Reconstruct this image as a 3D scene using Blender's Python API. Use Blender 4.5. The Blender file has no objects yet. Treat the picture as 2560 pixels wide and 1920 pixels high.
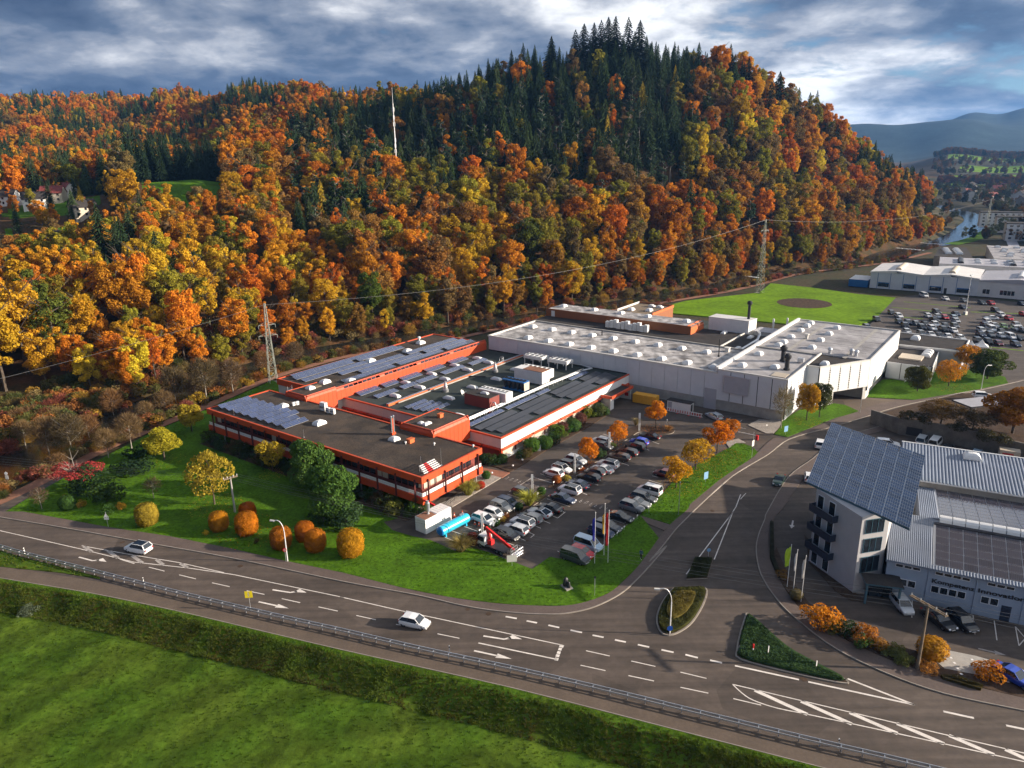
import bpy, bmesh, math, random
from mathutils import Vector, Matrix, noise, geometry
sc = bpy.context.scene
# ---------------------------------------------------------------- camera
CAM_H, PITCH, ROLL = 58.5, math.radians(17.2), math.radians(-0.9)
fwd = Vector((0, math.cos(PITCH), -math.sin(PITCH))); rgt = Vector((1, 0, 0)); up = rgt.cross(fwd)
rr = rgt * math.cos(ROLL) + up * math.sin(ROLL); uu = up * math.cos(ROLL) - rgt * math.sin(ROLL)
cd = bpy.data.cameras.new('camera'); cam = bpy.data.objects.new('camera', cd); sc.collection.objects.link(cam)
cd.sensor_width = 36; cd.lens = 36 * 1840 / 2560; cd.clip_start = .5; cd.clip_end = 30000
m = Matrix.Identity(4)
for i in range(3): m[i][0], m[i][1], m[i][2] = rr[i], uu[i], -fwd[i]
m[2][3] = CAM_H
cam.matrix_world = m; sc.camera = cam
# ---------------------------------------------------------------- sky, sun, exposure
SUN_V = Vector((0.957, -0.075, 0.279)).normalized()
w = bpy.data.worlds.new('World'); sc.world = w; w.use_nodes = True
nt = w.node_tree; nt.nodes.clear(); N = nt.nodes.new; Lk = nt.links.new
out = N('ShaderNodeOutputWorld'); bg = N('ShaderNodeBackground'); Lk(bg.outputs[0], out.inputs[0]); bg.inputs[1].default_value = 1.0
sky = N('ShaderNodeTexSky'); sky.sky_type = 'NISHITA'; sky.sun_disc = False
sky.sun_elevation = math.asin(SUN_V.z); sky.sun_rotation = math.atan2(SUN_V.x, SUN_V.y); sky.altitude = 300; sky.dust_density = .1; sky.ozone_density = 5.0; sky.air_density = 1.0
def vm(op, a=None, b=None):
    n = N('ShaderNodeVectorMath'); n.operation = op
    for i, s in enumerate((a, b)):
        if s is None: continue
        if hasattr(s, 'links'): Lk(s, n.inputs[i])
        else: n.inputs[i].default_value = s
    return n
def mt(op, a=None, b=None, c=None, clamp=False):
    n = N('ShaderNodeMath'); n.operation = op; n.use_clamp = clamp
    for i, s in enumerate((a, b, c)):
        if s is None: continue
        if hasattr(s, 'links'): Lk(s, n.inputs[i])
        else: n.inputs[i].default_value = s
    return n.outputs[0]
def mixc(f, a, b, mode='MIX'):
    n = N('ShaderNodeMix'); n.data_type = 'RGBA'; n.blend_type = mode
    for i, s in ((0, f), (6, a), (7, b)):
        if hasattr(s, 'links'): Lk(s, n.inputs[i])
        else: n.inputs[i].default_value = s if i == 0 else (*s, 1)
    return n.outputs[2]
def ramp(f, stops):
    n = N('ShaderNodeValToRGB'); Lk(f, n.inputs[0]); e = n.color_ramp.elements
    e[0].position, e[0].color = stops[0][0], (*stops[0][1], 1); e[1].position, e[1].color = stops[-1][0], (*stops[-1][1], 1)
    for p, c in stops[1:-1]:
        k = e.new(p); k.color = (*c, 1)
    return n.outputs[0]
def noi(vec, scale, detail=6, rough=.55, dist=0.0):
    n = N('ShaderNodeTexNoise'); n.inputs['Scale'].default_value = scale; n.inputs['Detail'].default_value = detail
    n.inputs['Roughness'].default_value = rough; n.inputs['Distortion'].default_value = dist
    if vec is not None: Lk(vec, n.inputs['Vector'])
    return n.outputs[0]
tc = N('ShaderNodeTexCoord'); sp = N('ShaderNodeSeparateXYZ'); Lk(tc.outputs['Generated'], sp.inputs[0])
den = mt('ADD', mt('MAXIMUM', sp.outputs[2], 0.0), 0.24)              # clouds lie on a high flat layer
cb = N('ShaderNodeCombineXYZ'); Lk(mt('DIVIDE', sp.outputs[0], den), cb.inputs[0]); Lk(mt('DIVIDE', sp.outputs[1], den), cb.inputs[1])
sunward = mt('ADD', mt('MULTIPLY', sp.outputs[0], .957), mt('MULTIPLY', sp.outputs[1], -.075))
shift = vm('ADD', cb.outputs[0], (21.4, 5.1, 0.0)).outputs[0]
n1 = noi(shift, 1.15, 10, .50, .15); n2 = noi(shift, 3.6, 8, .60, .2); n3 = noi(shift, .7, 6, .5, .2)
br = mt('ADD', mt('ADD', mt('MULTIPLY', n1, 1.25), mt('MULTIPLY', n2, .50)), mt('ADD', mt('MULTIPLY', sunward, .27), -.36))
cloud = ramp(br, [(.32, (.030, .047, .086)), (.43, (.060, .083, .130)), (.52, (.145, .165, .205)), (.61, (.31, .32, .345)), (.72, (.60, .60, .60))])
gap = ramp(mt('ADD', n3, mt('MULTIPLY', n2, .34)), [(.50, (0, 0, 0)), (.565, (1, 1, 1))])
skyc = vm('SCALE', sky.outputs[0]); skyc.inputs['Scale'].default_value = .05
Lk(mixc(gap, skyc.outputs[0], cloud), bg.inputs[0])
sl = bpy.data.lights.new('sun', 'SUN'); sl.energy = 5.0; sl.angle = math.radians(.55); sl.color = (1, .86, .70)
so = bpy.data.objects.new('sun', sl); sc.collection.objects.link(so); so.rotation_euler = SUN_V.to_track_quat('Z', 'Y').to_euler()
so.location = (300, 0, 200)
sc.view_settings.view_transform = 'Standard'; sc.view_settings.look = 'None'; sc.view_settings.gamma = 1
sc.view_settings.use_curve_mapping = False; sc.view_settings.exposure = 1.12
sc.cycles.max_bounces = 5; sc.cycles.diffuse_bounces = 2; sc.cycles.glossy_bounces = 2; sc.cycles.transmission_bounces = 3
sc.cycles.transparent_max_bounces = 6; sc.cycles.volume_bounces = 0; sc.cycles.use_denoising = True; sc.cycles.use_adaptive_sampling = True; sc.cycles.adaptive_threshold = .02
sc.cycles.caustics_reflective = False; sc.cycles.caustics_refractive = False
# ---------------------------------------------------------------- helpers
RN = random.Random(11)
COL = sc.collection
def link(o): COL.objects.link(o); return o
MATS = {}
def mat(name, col, rough=.7, metal=0.0, var=.12, scale=2.0, col2=None, bump=0.0, bscale=None, obj=False, inst=False, trans=0.0, spec=.4, detail=5, fine=0.0, coat=0.0, coords='Position'):
    """Procedural material: base colour broken up by two noises in world space, optional bump and translucency."""
    global nt, N, Lk
    mm = bpy.data.materials.new(name); mm.use_nodes = True; nt = mm.node_tree; nt.nodes.clear(); N = nt.nodes.new; Lk = nt.links.new
    o = N('ShaderNodeOutputMaterial'); b = N('ShaderNodeBsdfPrincipled')
    g = N('ShaderNodeNewGeometry') if coords == 'Position' else N('ShaderNodeTexCoord'); pos = g.outputs[coords]
    if obj:
        oi = N('ShaderNodeObjectInfo'); base = oi.outputs['Color']
    elif inst:
        at = N('ShaderNodeAttribute'); at.attribute_type = 'INSTANCER'; at.attribute_name = 'tint'; base = at.outputs['Color']
    else: base = None
    f = noi(pos, scale, detail, .6)
    if col2 is None:
        lo, hi = (1 - var,) * 3, (1 + var,) * 3
        k = ramp(f, [(.3, lo), (.7, hi)])
        c = mixc(1.0, base if base is not None else col, k, 'MULTIPLY')
    else:
        c = mixc(ramp(f, [(.38, (0, 0, 0)), (.62, (1, 1, 1))]), base if base is not None else col, col2)
    if fine:
        c = mixc(1.0, c, ramp(noi(pos, scale * 9, 4, .7), [(.3, (1 - fine,) * 3), (.7, (1 + fine,) * 3)]), 'MULTIPLY')
    Lk(c, b.inputs['Base Color'])
    b.inputs['Roughness'].default_value = rough; b.inputs['Metallic'].default_value = metal
    b.inputs['Specular IOR Level'].default_value = spec
    if coat: b.inputs['Coat Weight'].default_value = coat
    if bump:
        bn = N('ShaderNodeBump'); bn.inputs['Strength'].default_value = bump; bn.inputs['Distance'].default_value = .1
        Lk(noi(pos, bscale or scale * 4, 5, .65), bn.inputs['Height']); Lk(bn.outputs[0], b.inputs['Normal'])
    if trans:
        t = N('ShaderNodeBsdfTranslucent'); Lk(c, t.inputs[0]); ms = N('ShaderNodeMixShader'); ms.inputs[0].default_value = trans
        Lk(b.outputs[0], ms.inputs[1]); Lk(t.outputs[0], ms.inputs[2]); Lk(ms.outputs[0], o.inputs[0])
    else: Lk(b.outputs[0], o.inputs[0])
    MATS[name] = mm
    return mm
class MB:
    """Collects faces, then builds ONE mesh object."""
    def __init__(s): s.v = []; s.f = []; s.m = []
    def quad(s, *p, m=0):
        n = len(s.v); s.v += [tuple(q) for q in p]; s.f.append(tuple(range(n, n + len(p)))); s.m.append(m)
    def box(s, x0, x1, y0, y1, z0, z1, m=0, top=None):
        n = len(s.v)
        s.v += [(x0, y0, z0), (x1, y0, z0), (x1, y1, z0), (x0, y1, z0), (x0, y0, z1), (x1, y0, z1), (x1, y1, z1), (x0, y1, z1)]
        for k, f in enumerate(((0, 3, 2, 1), (4, 5, 6, 7), (0, 1, 5, 4), (1, 2, 6, 5), (2, 3, 7, 6), (3, 0, 4, 7))):
            s.f.append(tuple(n + i for i in f)); s.m.append(top if (top is not None and k == 1) else m)
    def prism(s, poly, z0, z1, m=0, top=None, bottom=True):
        """poly: list of (x, y); z1 may be a list of heights, one per corner."""
        if sum(poly[i - 1][0] * poly[i][1] - poly[i][0] * poly[i - 1][1] for i in range(len(poly))) < 0:
            poly = poly[::-1]; z1 = z1[::-1] if isinstance(z1, (list, tuple)) else z1
        n = len(s.v); k = len(poly); zt = z1 if isinstance(z1, (list, tuple)) else [z1] * k
        s.v += [(x, y, z0) for x, y in poly] + [(p[0], p[1], z) for p, z in zip(poly, zt)]
        tris = geometry.tessellate_polygon([[Vector((x, y, 0)) for x, y in poly]]) if k > 4 else None
        T = top if top is not None else m
        if tris is None:
            s.f.append(tuple(range(n + k, n + 2 * k))); s.m.append(T)
            if bottom: s.f.append(tuple(range(n + k - 1, n - 1, -1))); s.m.append(m)
        else:
            for t in tris:
                a, b, c = t
                ar = (poly[b][0] - poly[a][0]) * (poly[c][1] - poly[a][1]) - (poly[c][0] - poly[a][0]) * (poly[b][1] - poly[a][1])
                if ar < 0: b, c = c, b
                s.f.append((n + k + a, n + k + b, n + k + c)); s.m.append(T)
                if bottom: s.f.append((n + a, n + c, n + b)); s.m.append(m)
        for i in range(k):
            j = (i + 1) % k; s.f.append((n + i, n + j, n + k + j, n + k + i)); s.m.append(m)
    def tube(s, a, b, r0, r1=None, n=8, m=0, cap=True):
        a = Vector(a); b = Vector(b); r1 = r0 if r1 is None else r1; d = (b - a)
        if d.length < 1e-6: return
        d.normalize(); x = d.orthogonal().normalized(); y = d.cross(x); k = len(s.v)
        for c, r in ((a, r0), (b, r1)):
            for i in range(n):
                t = 2 * math.pi * i / n; s.v.append(tuple(c + (x * math.cos(t) + y * math.sin(t)) * r))
        for i in range(n):
            j = (i + 1) % n; s.f.append((k + i, k + j, k + n + j, k + n + i)); s.m.append(m)
        if cap:
            s.f.append(tuple(range(k + n - 1, k - 1, -1))); s.m.append(m); s.f.append(tuple(range(k + n, k + 2 * n))); s.m.append(m)
    def path(s, pts, r, n=6, m=0):
        for a, b in zip(pts[:-1], pts[1:]): s.tube(a, b, r, r, n, m)
    def bar(s, a, b, wd, h, m=0):
        """rectangular bar from a to b (any direction), width wd sideways and h up."""
        a = Vector(a); b = Vector(b); d = (b - a).normalized(); z = Vector((0, 0, 1))
        x = d.cross(z); x = Vector((1, 0, 0)) if x.length < 1e-4 else x.normalized(); y = x.cross(d).normalized(); k = len(s.v)
        for c in (a, b):
            for sx, sy in ((-1, -1), (1, -1), (1, 1), (-1, 1)): s.v.append(tuple(c + x * (sx * wd / 2) + y * (sy * h / 2)))
        for f in ((0, 1, 2, 3), (7, 6, 5, 4), (0, 4, 5, 1), (1, 5, 6, 2), (2, 6, 7, 3), (3, 7, 4, 0)):
            s.f.append(tuple(k + i for i in f)); s.m.append(m)
    def lathe(s, prof, c=(0, 0, 0), n=16, m=0, sx=1, sy=1):
        k = len(s.v)
        for r, z in prof:
            for i in range(n):
                t = 2 * math.pi * i / n; s.v.append((c[0] + r * math.cos(t) * sx, c[1] + r * math.sin(t) * sy, c[2] + z))
        for q in range(len(prof) - 1):
            for i in range(n):
                j = (i + 1) % n; s.f.append((k + q * n + i, k + q * n + j, k + q * n + n + j, k + q * n + n + i)); s.m.append(m)
    def mesh(s, name, mats, smooth=False):
        me = bpy.data.meshes.new(name); me.from_pydata(s.v, [], s.f)
        for x in (mats if isinstance(mats, (list, tuple)) else [mats]): me.materials.append(x)
        me.polygons.foreach_set('material_index', s.m)
        if smooth: me.polygons.foreach_set('use_smooth', [True] * len(s.f))
        me.update(); return me
    def build(s, name, mats, parent=None, smooth=False, loc=None, rz=0):
        o = bpy.data.objects.new(name, s.mesh(name, mats, smooth)); link(o)
        if parent is not None: o.parent = parent
        if loc is not None: o.location = loc
        if rz: o.rotation_euler[2] = rz
        return o
def tag(o, label=None, cat=None, group=None, kind=None):
    for k, v in (('label', label), ('category', cat), ('group', group), ('kind', kind)):
        if v: o[k] = v
    return o
def thing(name, label, cat, loc=(0, 0, 0), rz=0.0, group=None):
    o = bpy.data.objects.new(name, None); link(o); o.location = (*loc, 0)[:3] if len(loc) == 2 else loc; o.rotation_euler[2] = rz
    o.empty_display_size = .3
    return tag(o, label, cat, group)
def put(name, data, parent=None, loc=(0, 0, 0), rot=(0, 0, 0), scale=None, color=None):
    o = bpy.data.objects.new(name, data); link(o); o.parent = parent; o.location = loc; o.rotation_euler = rot
    if scale is not None: o.scale = scale if isinstance(scale, (list, tuple)) else (scale,) * 3
    if color is not None: o.color = (*color, 1)
    return o
ORD = ['', 'first', 'second', 'third', 'fourth', 'fifth', 'sixth', 'seventh', 'eighth', 'ninth', 'tenth', 'eleventh', 'twelfth', 'thirteenth', 'fourteenth', 'fifteenth',
       'sixteenth', 'seventeenth', 'eighteenth', 'nineteenth', 'twentieth']
def ordn(i): return ORD[i] if i < len(ORD) else f'{i}th'
def offset_line(pts, d):
    """polyline shifted sideways by d metres (left is positive)."""
    out = []
    for i, p in enumerate(pts):
        a = Vector(pts[max(i - 1, 0)]); b = Vector(pts[min(i + 1, len(pts) - 1)]); t = (b - a).normalized()
        out.append((p[0] - t.y * d, p[1] + t.x * d))
    return out
def smooth_line(pts, n=6):
    """Catmull-Rom through the points."""
    out = []; P = [Vector(p) for p in pts]; P = [P[0] * 2 - P[1]] + P + [P[-1] * 2 - P[-2]]
    for i in range(1, len(P) - 2):
        for k in range(n):
            t = k / n; a, b, c, d = P[i - 1:i + 3]
            q = .5 * ((2 * b) + (c - a) * t + (2 * a - 5 * b + 4 * c - d) * t * t + (3 * b - a - 3 * c + d) * t ** 3); out.append((q.x, q.y))
    out.append(tuple(P[-2])[:2]); return out
def seg_dist(p, line):
    """(distance, signed side) of p to a polyline; side > 0 on its left."""
    best = (1e9, 0)
    for a, b in zip(line[:-1], line[1:]):
        dx, dy = b[0] - a[0], b[1] - a[1]; l2 = dx * dx + dy * dy + 1e-12
        t = max(0, min(1, ((p[0] - a[0]) * dx + (p[1] - a[1]) * dy) / l2)); ex, ey = p[0] - a[0] - dx * t, p[1] - a[1] - dy * t
        d = math.hypot(ex, ey)
        if d < best[0]: best = (d, dx * (p[1] - a[1]) - dy * (p[0] - a[0]))
    return best
def inside(p, poly):
    c = False; j = len(poly) - 1
    for i in range(len(poly)):
        if (poly[i][1] > p[1]) != (poly[j][1] > p[1]) and p[0] < (poly[j][0] - poly[i][0]) * (p[1] - poly[i][1]) / (poly[j][1] - poly[i][1]) + poly[i][0]: c = not c
        j = i
    return c
HILL = [(-42.52, [(225, -1.5), (245, -1.5), (320, 12.0), (400, 22.6), (520, 34.8), (700, 38.1), (950, 63.5), (1350, 115.3), (1420, 109.3), (1700, 46.1), (2550, 46.1)]), (-33.38, [(199, -1.5), (222, -1.5), (300, 18.5), (390, 26.3), (520, 35.6), (700, 41.5), (950, 67.9), (1350, 134.6), (1420, 128.6), (1700, 53.9), (2550, 53.9)]), (-29.95, [(202, -1.5), (225, -1.5), (305, 21.3), (390, 28.6), (520, 37.9), (700, 43.9), (950, 72.0), (1350, 139.1), (1420, 133.1), (1700, 55.7), (2550, 55.7)]), (-26.26, [(207, -1.5), (230, 0.9), (310, 25.5), (380, 34.9), (440, 51.5), (520, 38.6), (700, 47.5), (950, 74.4), (1300, 138.3), (1370, 132.3), (1650, 55.3), (2500, 55.3)]), (-22.32, [(208, -1.5), (232, 1.3), (315, 24.9), (380, 34.8), (440, 51.6), (520, 40.4), (700, 53.4), (900, 80.5), (1150, 137.8), (1220, 131.8), (1500, 55.1), (2350, 55.1)]), (-18.14, [(210, -1.5), (245, 0.4), (335, 33.6), (430, 42.6), (520, 51.6), (700, 72.6), (950, 127.2), (1020, 121.2), (1300, 50.9), (2150, 50.9)]), (-13.75, [(230, -1.5), (260, 1.0), (345, 28.1), (430, 41.3), (520, 57.7), (650, 81.8), (850, 117.7), (920, 111.7), (1200, 47.1), (2050, 47.1)]), (-9.18, [(245, -1.5), (290, -0.8), (370, 24.1), (460, 47.0), (560, 72.5), (660, 94.6), (730, 88.6), (1010, 37.8), (1860, 37.8)]), (0.26, [(277, -1.5), (310, -1.5), (370, 23.0), (440, 52.3), (490, 75.4), (545, 100.4), (615, 94.4), (895, 40.2), (1745, 40.2)]), (7.96, [(303, -1.5), (340, 3.2), (410, 37.4), (470, 63.5), (545, 105.7), (615, 99.7), (895, 42.3), (1745, 42.3)]), (15.39, [(350, -1.5), (370, 3.3), (440, 36.5), (510, 66.6), (575, 106.5), (645, 100.5), (925, 42.6), (1775, 42.6)]), (20.78, [(408, -1.5), (410, 2.2), (490, 33.8), (600, 80.0), (670, 74.0), (950, 32.0), (1800, 32.0)]), (24.85, [(445, -1.5), (450, 4.8), (540, 27.6), (640, 52.5), (710, 46.5), (990, 21.0), (1840, 21.0)]), (27.97, [(499, -1.5), (510, 1.1), (650, 26.2), (720, 20.2), (1000, 10.5), (1850, 10.5)]), (29.8, [(543, -1.5), (560, -1.5), (620, 2.1), (690, -3.9), (970, 0.9), (1820, 0.9)]), (30.92, [(603, -1.5), (680, -1.0), (720, -1.0), (2000, 2.0)]), (42.07, [(673, -1.5), (680, -1.0), (720, -1.0), (2000, 2.0)])]
# ---------------------------------------------------------------- materials
mat('asphalt', (.086, .066, .053), .82, var=.22, scale=.09, fine=.18, bump=.15, bscale=14, detail=8)
mat('lot_asphalt', (.076, .060, .050), .8, var=.25, scale=.13, fine=.18, bump=.15, bscale=14, detail=8)
mat('path_asphalt', (.115, .085, .063), .85, var=.15, scale=.3, fine=.15)
mat('pavement', (.115, .085, .072), .85, var=.16, scale=.35, fine=.15)
mat('kerb', (.27, .235, .20), .8, var=.2, scale=.6)
mat('marking', (.72, .66, .60), .7, var=.2, scale=.9, fine=.12)
mat('worn_marking', (.38, .34, .31), .8, var=.35, scale=1.5, fine=.2)
mat('lawn', (.062, .138, .006), .95, var=.3, scale=.22, fine=.45, bump=.6, bscale=6, spec=.1, detail=8)
mat('meadow', (.050, .098, .008), .95, var=.3, scale=.12, fine=.45, bump=.5, bscale=5, spec=.05, detail=8, col2=(.068, .106, .011))
mat('grass_blade', (.070, .130, .014), .9, obj=False, inst=True, var=.35, scale=.5, trans=.3, spec=.1)
mat('field', (.125, .225, .006), .95, var=.28, scale=.06, fine=.3, bump=.5, bscale=3, spec=.1)
mat('litter', (.10, .052, .022), .95, var=.4, scale=.15, col2=(.045, .038, .015), fine=.4, bump=.6, bscale=2, spec=.1)
mat('scrub_ground', (.052, .055, .026), .95, var=.4, scale=.1, col2=(.075, .055, .032), fine=.4, bump=.6, bscale=2, spec=.1)
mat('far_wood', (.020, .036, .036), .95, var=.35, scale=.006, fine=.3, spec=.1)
mat('soil', (.075, .05, .035), .95, var=.3, scale=.8, fine=.4, spec=.1, bump=.5, bscale=6)
mat('gravel', (.34, .30, .26), .9, var=.25, scale=2.5, fine=.35, bump=.8, bscale=9, spec=.2)
mat('track', (.26, .13, .085), .95, var=.2, scale=.4, fine=.2, spec=.1)
mat('red_paving', (.27, .115, .07), .9, var=.2, scale=.6, fine=.2)
mat('water', (.025, .024, .018), .06, var=.2, scale=.2, bump=.25, bscale=1.5, spec=.6)
mat('river_foam', (.6, .6, .58), .6, var=.3, scale=2)
mat('orange', (.52, .070, .018), .5, var=.07, scale=.6)
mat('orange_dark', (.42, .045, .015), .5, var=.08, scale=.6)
mat('red', (.55, .02, .02), .4, var=.06)
mat('white', (.78, .77, .75), .5, var=.06, scale=.7)
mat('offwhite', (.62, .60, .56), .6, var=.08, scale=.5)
mat('cladding', (.62, .63, .66), .45, var=.06, scale=.4)
mat('concrete', (.36, .34, .31), .85, var=.16, scale=.5, fine=.1)
mat('retaining', (.17, .15, .125), .9, var=.35, scale=.5, fine=.15)
mat('gravel_roof', (.055, .046, .040), .95, var=.4, scale=.35, fine=.4, bump=.5, bscale=9, spec=.15, col2=(.085, .065, .05))
mat('felt_roof', (.040, .050, .046), .85, var=.3, scale=.3, fine=.15, spec=.25)
mat('dark_roof', (.045, .040, .038), .9, var=.25, scale=.4, fine=.3, spec=.2)
mat('pale_roof', (.50, .48, .47), .7, var=.25, scale=.42, col2=(.20, .185, .18), fine=.22, spec=.25, detail=8)
mat('pale_roof_grey', (.30, .285, .29), .7, var=.25, scale=.2, col2=(.40, .385, .385), fine=.12, spec=.25, detail=8)
mat('white_roof', (.66, .64, .62), .6, var=.1, scale=.12, fine=.05)
mat('grey_roof', (.40, .39, .42), .6, var=.12, scale=.12, fine=.05)
mat('blue_roof', (.20, .235, .30), .5, var=.12, scale=.3, fine=.05)
mat('metal', (.55, .56, .57), .35, .8, var=.1, scale=2)
mat('galv', (.62, .64, .67), .38, .75, var=.12, scale=2)
mat('white_metal', (.75, .75, .74), .4, .1, var=.06, scale=1)
mat('dark_metal', (.035, .035, .04), .45, .3, var=.15, scale=1)
mat('black', (.018, .018, .02), .5, var=.1, scale=1)
mat('rail_red', (.10, .02, .018), .5, var=.1)
mat('blind', (.52, .45, .36), .7, var=.07, scale=1.2)
mat('brown_wall', (.27, .095, .035), .55, var=.06, scale=.8)
mat('rust_orange', (.62, .14, .04), .5, var=.08, scale=.8)
mat('maroon', (.20, .045, .035), .6, var=.08, scale=.8)
mat('blue_steel', (.02, .13, .36), .45, .2, var=.1)
mat('tank_blue', (.03, .46, .68), .3, var=.05, scale=1)
mat('tank_end', (.01, .17, .50), .35, var=.05)
mat('yellow_box', (.72, .36, .03), .5, var=.06, scale=1)
mat('plaster', (.46, .45, .45), .8, var=.05, scale=.8)
mat('blue_plaster', (.30, .36, .45), .75, var=.05, scale=.8)
mat('navy', (.022, .03, .055), .5, var=.1)
mat('teal_frame', (.05, .12, .16), .45, var=.1)
mat('window_white', (.75, .76, .78), .45, var=.04)
mat('glass', (.016, .022, .030), .08, var=.3, scale=.5, spec=.8)
mat('glass_green', (.06, .14, .10), .12, var=.2, scale=.6, spec=.7)
mat('car_glass', (.012, .018, .026), .06, var=.1, scale=1, spec=.8)
mat('paint', (.5, .5, .5), .28, obj=True, var=.03, scale=2, coat=.6, spec=.5)
mat('tyre', (.014, .014, .015), .85, var=.1, scale=3)
mat('rim', (.36, .37, .38), .35, .7, var=.08)
mat('headlight', (.7, .72, .75), .15, var=.04, spec=.8)
mat('taillight', (.35, .012, .015), .25, var=.05)
mat('plate', (.75, .75, .72), .5, var=.03)
mat('trim', (.02, .02, .022), .6, var=.1)
mat('bark', (.085, .068, .052), .9, var=.3, scale=1.2, fine=.3, spec=.15)
mat('pale_bark', (.30, .27, .23), .85, var=.3, scale=1.2, spec=.15)
mat('leaf', (.3, .1, .02), .75, obj=True, var=.42, scale=.9, trans=.33, spec=.05, detail=4)
mat('leaf_far', (.3, .1, .02), .75, inst=True, var=.42, scale=.8, trans=.3, spec=.05, detail=3)
mat('needle', (.03, .05, .02), .8, obj=True, var=.42, scale=.9, trans=.12, spec=.06, detail=4)
mat('needle_far', (.03, .05, .02), .8, inst=True, var=.42, scale=.8, trans=.1, spec=.06, detail=3)
mat('wire', (.16, .16, .16), .5, .4, var=.05)
mat('lattice', (.34, .36, .31), .5, .3, var=.12, scale=1)
mat('wood', (.20, .15, .10), .85, var=.25, scale=1.5)
mat('sign_blue', (.20, .38, .58), .5, var=.06)
mat('sign_yellow', (.80, .62, .02), .45, var=.04)
mat('round_blue', (.02, .10, .45), .45, var=.04)
mat('cone', (.72, .10, .03), .5, var=.05)
mat('skin', (.45, .27, .20), .6, var=.05)
mat('cloth_blue', (.05, .10, .16), .85, var=.1, scale=4)
mat('cloth_black', (.015, .015, .018), .85, var=.1, scale=4)
mat('bronze', (.045, .045, .05), .45, .4, var=.2, scale=3)
mat('stone', (.33, .30, .27), .85, var=.2, scale=1.5)
mat('flag_blue', (.015, .02, .30), .7, var=.06)
mat('flag_red', (.60, .02, .02), .7, var=.06)
mat('flag_gold', (.55, .33, .03), .7, var=.06)
mat('flag_green', (.36, .52, .03), .7, var=.06)
mat('fascia_green', (.03, .20, .15), .6, var=.1)
def add_wear(name, ang, amt, sx=.035, sy=.75):
    """long faint streaks along the driving direction, plus patched darker areas."""
    global nt, N, Lk
    mm = MATS[name]; nt = mm.node_tree; N = nt.nodes.new; Lk = nt.links.new; b = [n for n in nt.nodes if n.type == 'BSDF_PRINCIPLED'][0]; src = b.inputs['Base Color'].links[0].from_socket
    g = N('ShaderNodeNewGeometry'); mp = N('ShaderNodeMapping'); mp.inputs['Rotation'].default_value[2] = ang; mp.inputs['Scale'].default_value = (sx, sy, 1); Lk(g.outputs['Position'], mp.inputs[0])
    c = mixc(1.0, src, ramp(noi(mp.outputs[0], 1.0, 4, .55), [(.35, (1 - amt,) * 3), (.65, (1 + amt,) * 3)]), 'MULTIPLY')
    v = N('ShaderNodeTexVoronoi'); v.inputs['Scale'].default_value = .11; v.inputs['Randomness'].default_value = 1; Lk(g.outputs['Position'], v.inputs['Vector']); s_ = N('ShaderNodeSeparateColor'); Lk(v.outputs['Color'], s_.inputs[0])
    c = mixc(1.0, c, ramp(s_.outputs[0], [(.08, (1 - amt * .7,) * 3), (.1, (1, 1, 1)), (.9, (1, 1, 1)), (.92, (1 + amt * .5,) * 3)]), 'MULTIPLY'); Lk(c, b.inputs['Base Color'])
def add_arcs(name, centre, amt):
    """mowing and tractor arcs in the meadow."""
    global nt, N, Lk
    mm = MATS[name]; nt = mm.node_tree; N = nt.nodes.new; Lk = nt.links.new; b = [n for n in nt.nodes if n.type == 'BSDF_PRINCIPLED'][0]; src = b.inputs['Base Color'].links[0].from_socket
    g = N('ShaderNodeNewGeometry'); d = vm('DISTANCE', g.outputs['Position'], centre).outputs['Value']; w_ = mt('ADD', mt('MULTIPLY', d, .9), mt('MULTIPLY', noi(g.outputs['Position'], .35, 3), 2.2))
    c = mixc(1.0, src, ramp(mt('ADD', mt('MULTIPLY', mt('SINE', w_), .5), .5), [(.1, (1 - amt,) * 3), (.5, (1, 1, 1)), (.9, (1 + amt,) * 3)]), 'MULTIPLY')
    tr = mt('LESS_THAN', mt('ABSOLUTE', mt('SUBTRACT', mt('ABSOLUTE', mt('SUBTRACT', d, 17.5)), .8)), .22); c = mixc(mt('MULTIPLY', tr, .45), c, (.045, .055, .012)); Lk(c, b.inputs['Base Color'])
add_wear('asphalt', .24, .24); add_wear('lot_asphalt', -.93, .18); add_wear('pale_roof', -.93, .28, .5, .12); add_wear('pale_roof_grey', -.93, .2, .3, .1); add_wear('gravel_roof', -.9, .15, .2, .1); add_arcs('meadow', (-8, 36, -2.2), .2)
def solar_mat(name, cell, line, nx, ny, lw, rough=.16):
    """photovoltaic glass: dark cells with thin grid lines, laid out in the panel's own UV square."""
    global nt, N, Lk
    mm = bpy.data.materials.new(name); mm.use_nodes = True; nt = mm.node_tree; nt.nodes.clear(); N = nt.nodes.new; Lk = nt.links.new
    o = N('ShaderNodeOutputMaterial'); b = N('ShaderNodeBsdfPrincipled'); t = N('ShaderNodeTexCoord'); s = N('ShaderNodeSeparateXYZ'); Lk(t.outputs['UV'], s.inputs[0])
    def grid(x, n):
        fr = mt('FRACT', mt('MULTIPLY', x, n)); return mt('GREATER_THAN', mt('ABSOLUTE', mt('SUBTRACT', fr, .5)), .5 - lw)
    e = mt('MAXIMUM', grid(s.outputs[0], nx), grid(s.outputs[1], ny))
    oi = N('ShaderNodeObjectInfo'); k = mt('ADD', mt('MULTIPLY', oi.outputs['Random'], .5), .75)
    cc = vm('SCALE', cell); Lk(k, cc.inputs['Scale'])
    Lk(mixc(e, cc.outputs[0], line), b.inputs['Base Color']); b.inputs['Roughness'].default_value = rough; b.inputs['Specular IOR Level'].default_value = .6
    Lk(b.outputs[0], o.inputs[0]); MATS[name] = mm
solar_mat('pv_blue', (.035, .055, .13), (.16, .18, .25), 6, 3, .06)
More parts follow.
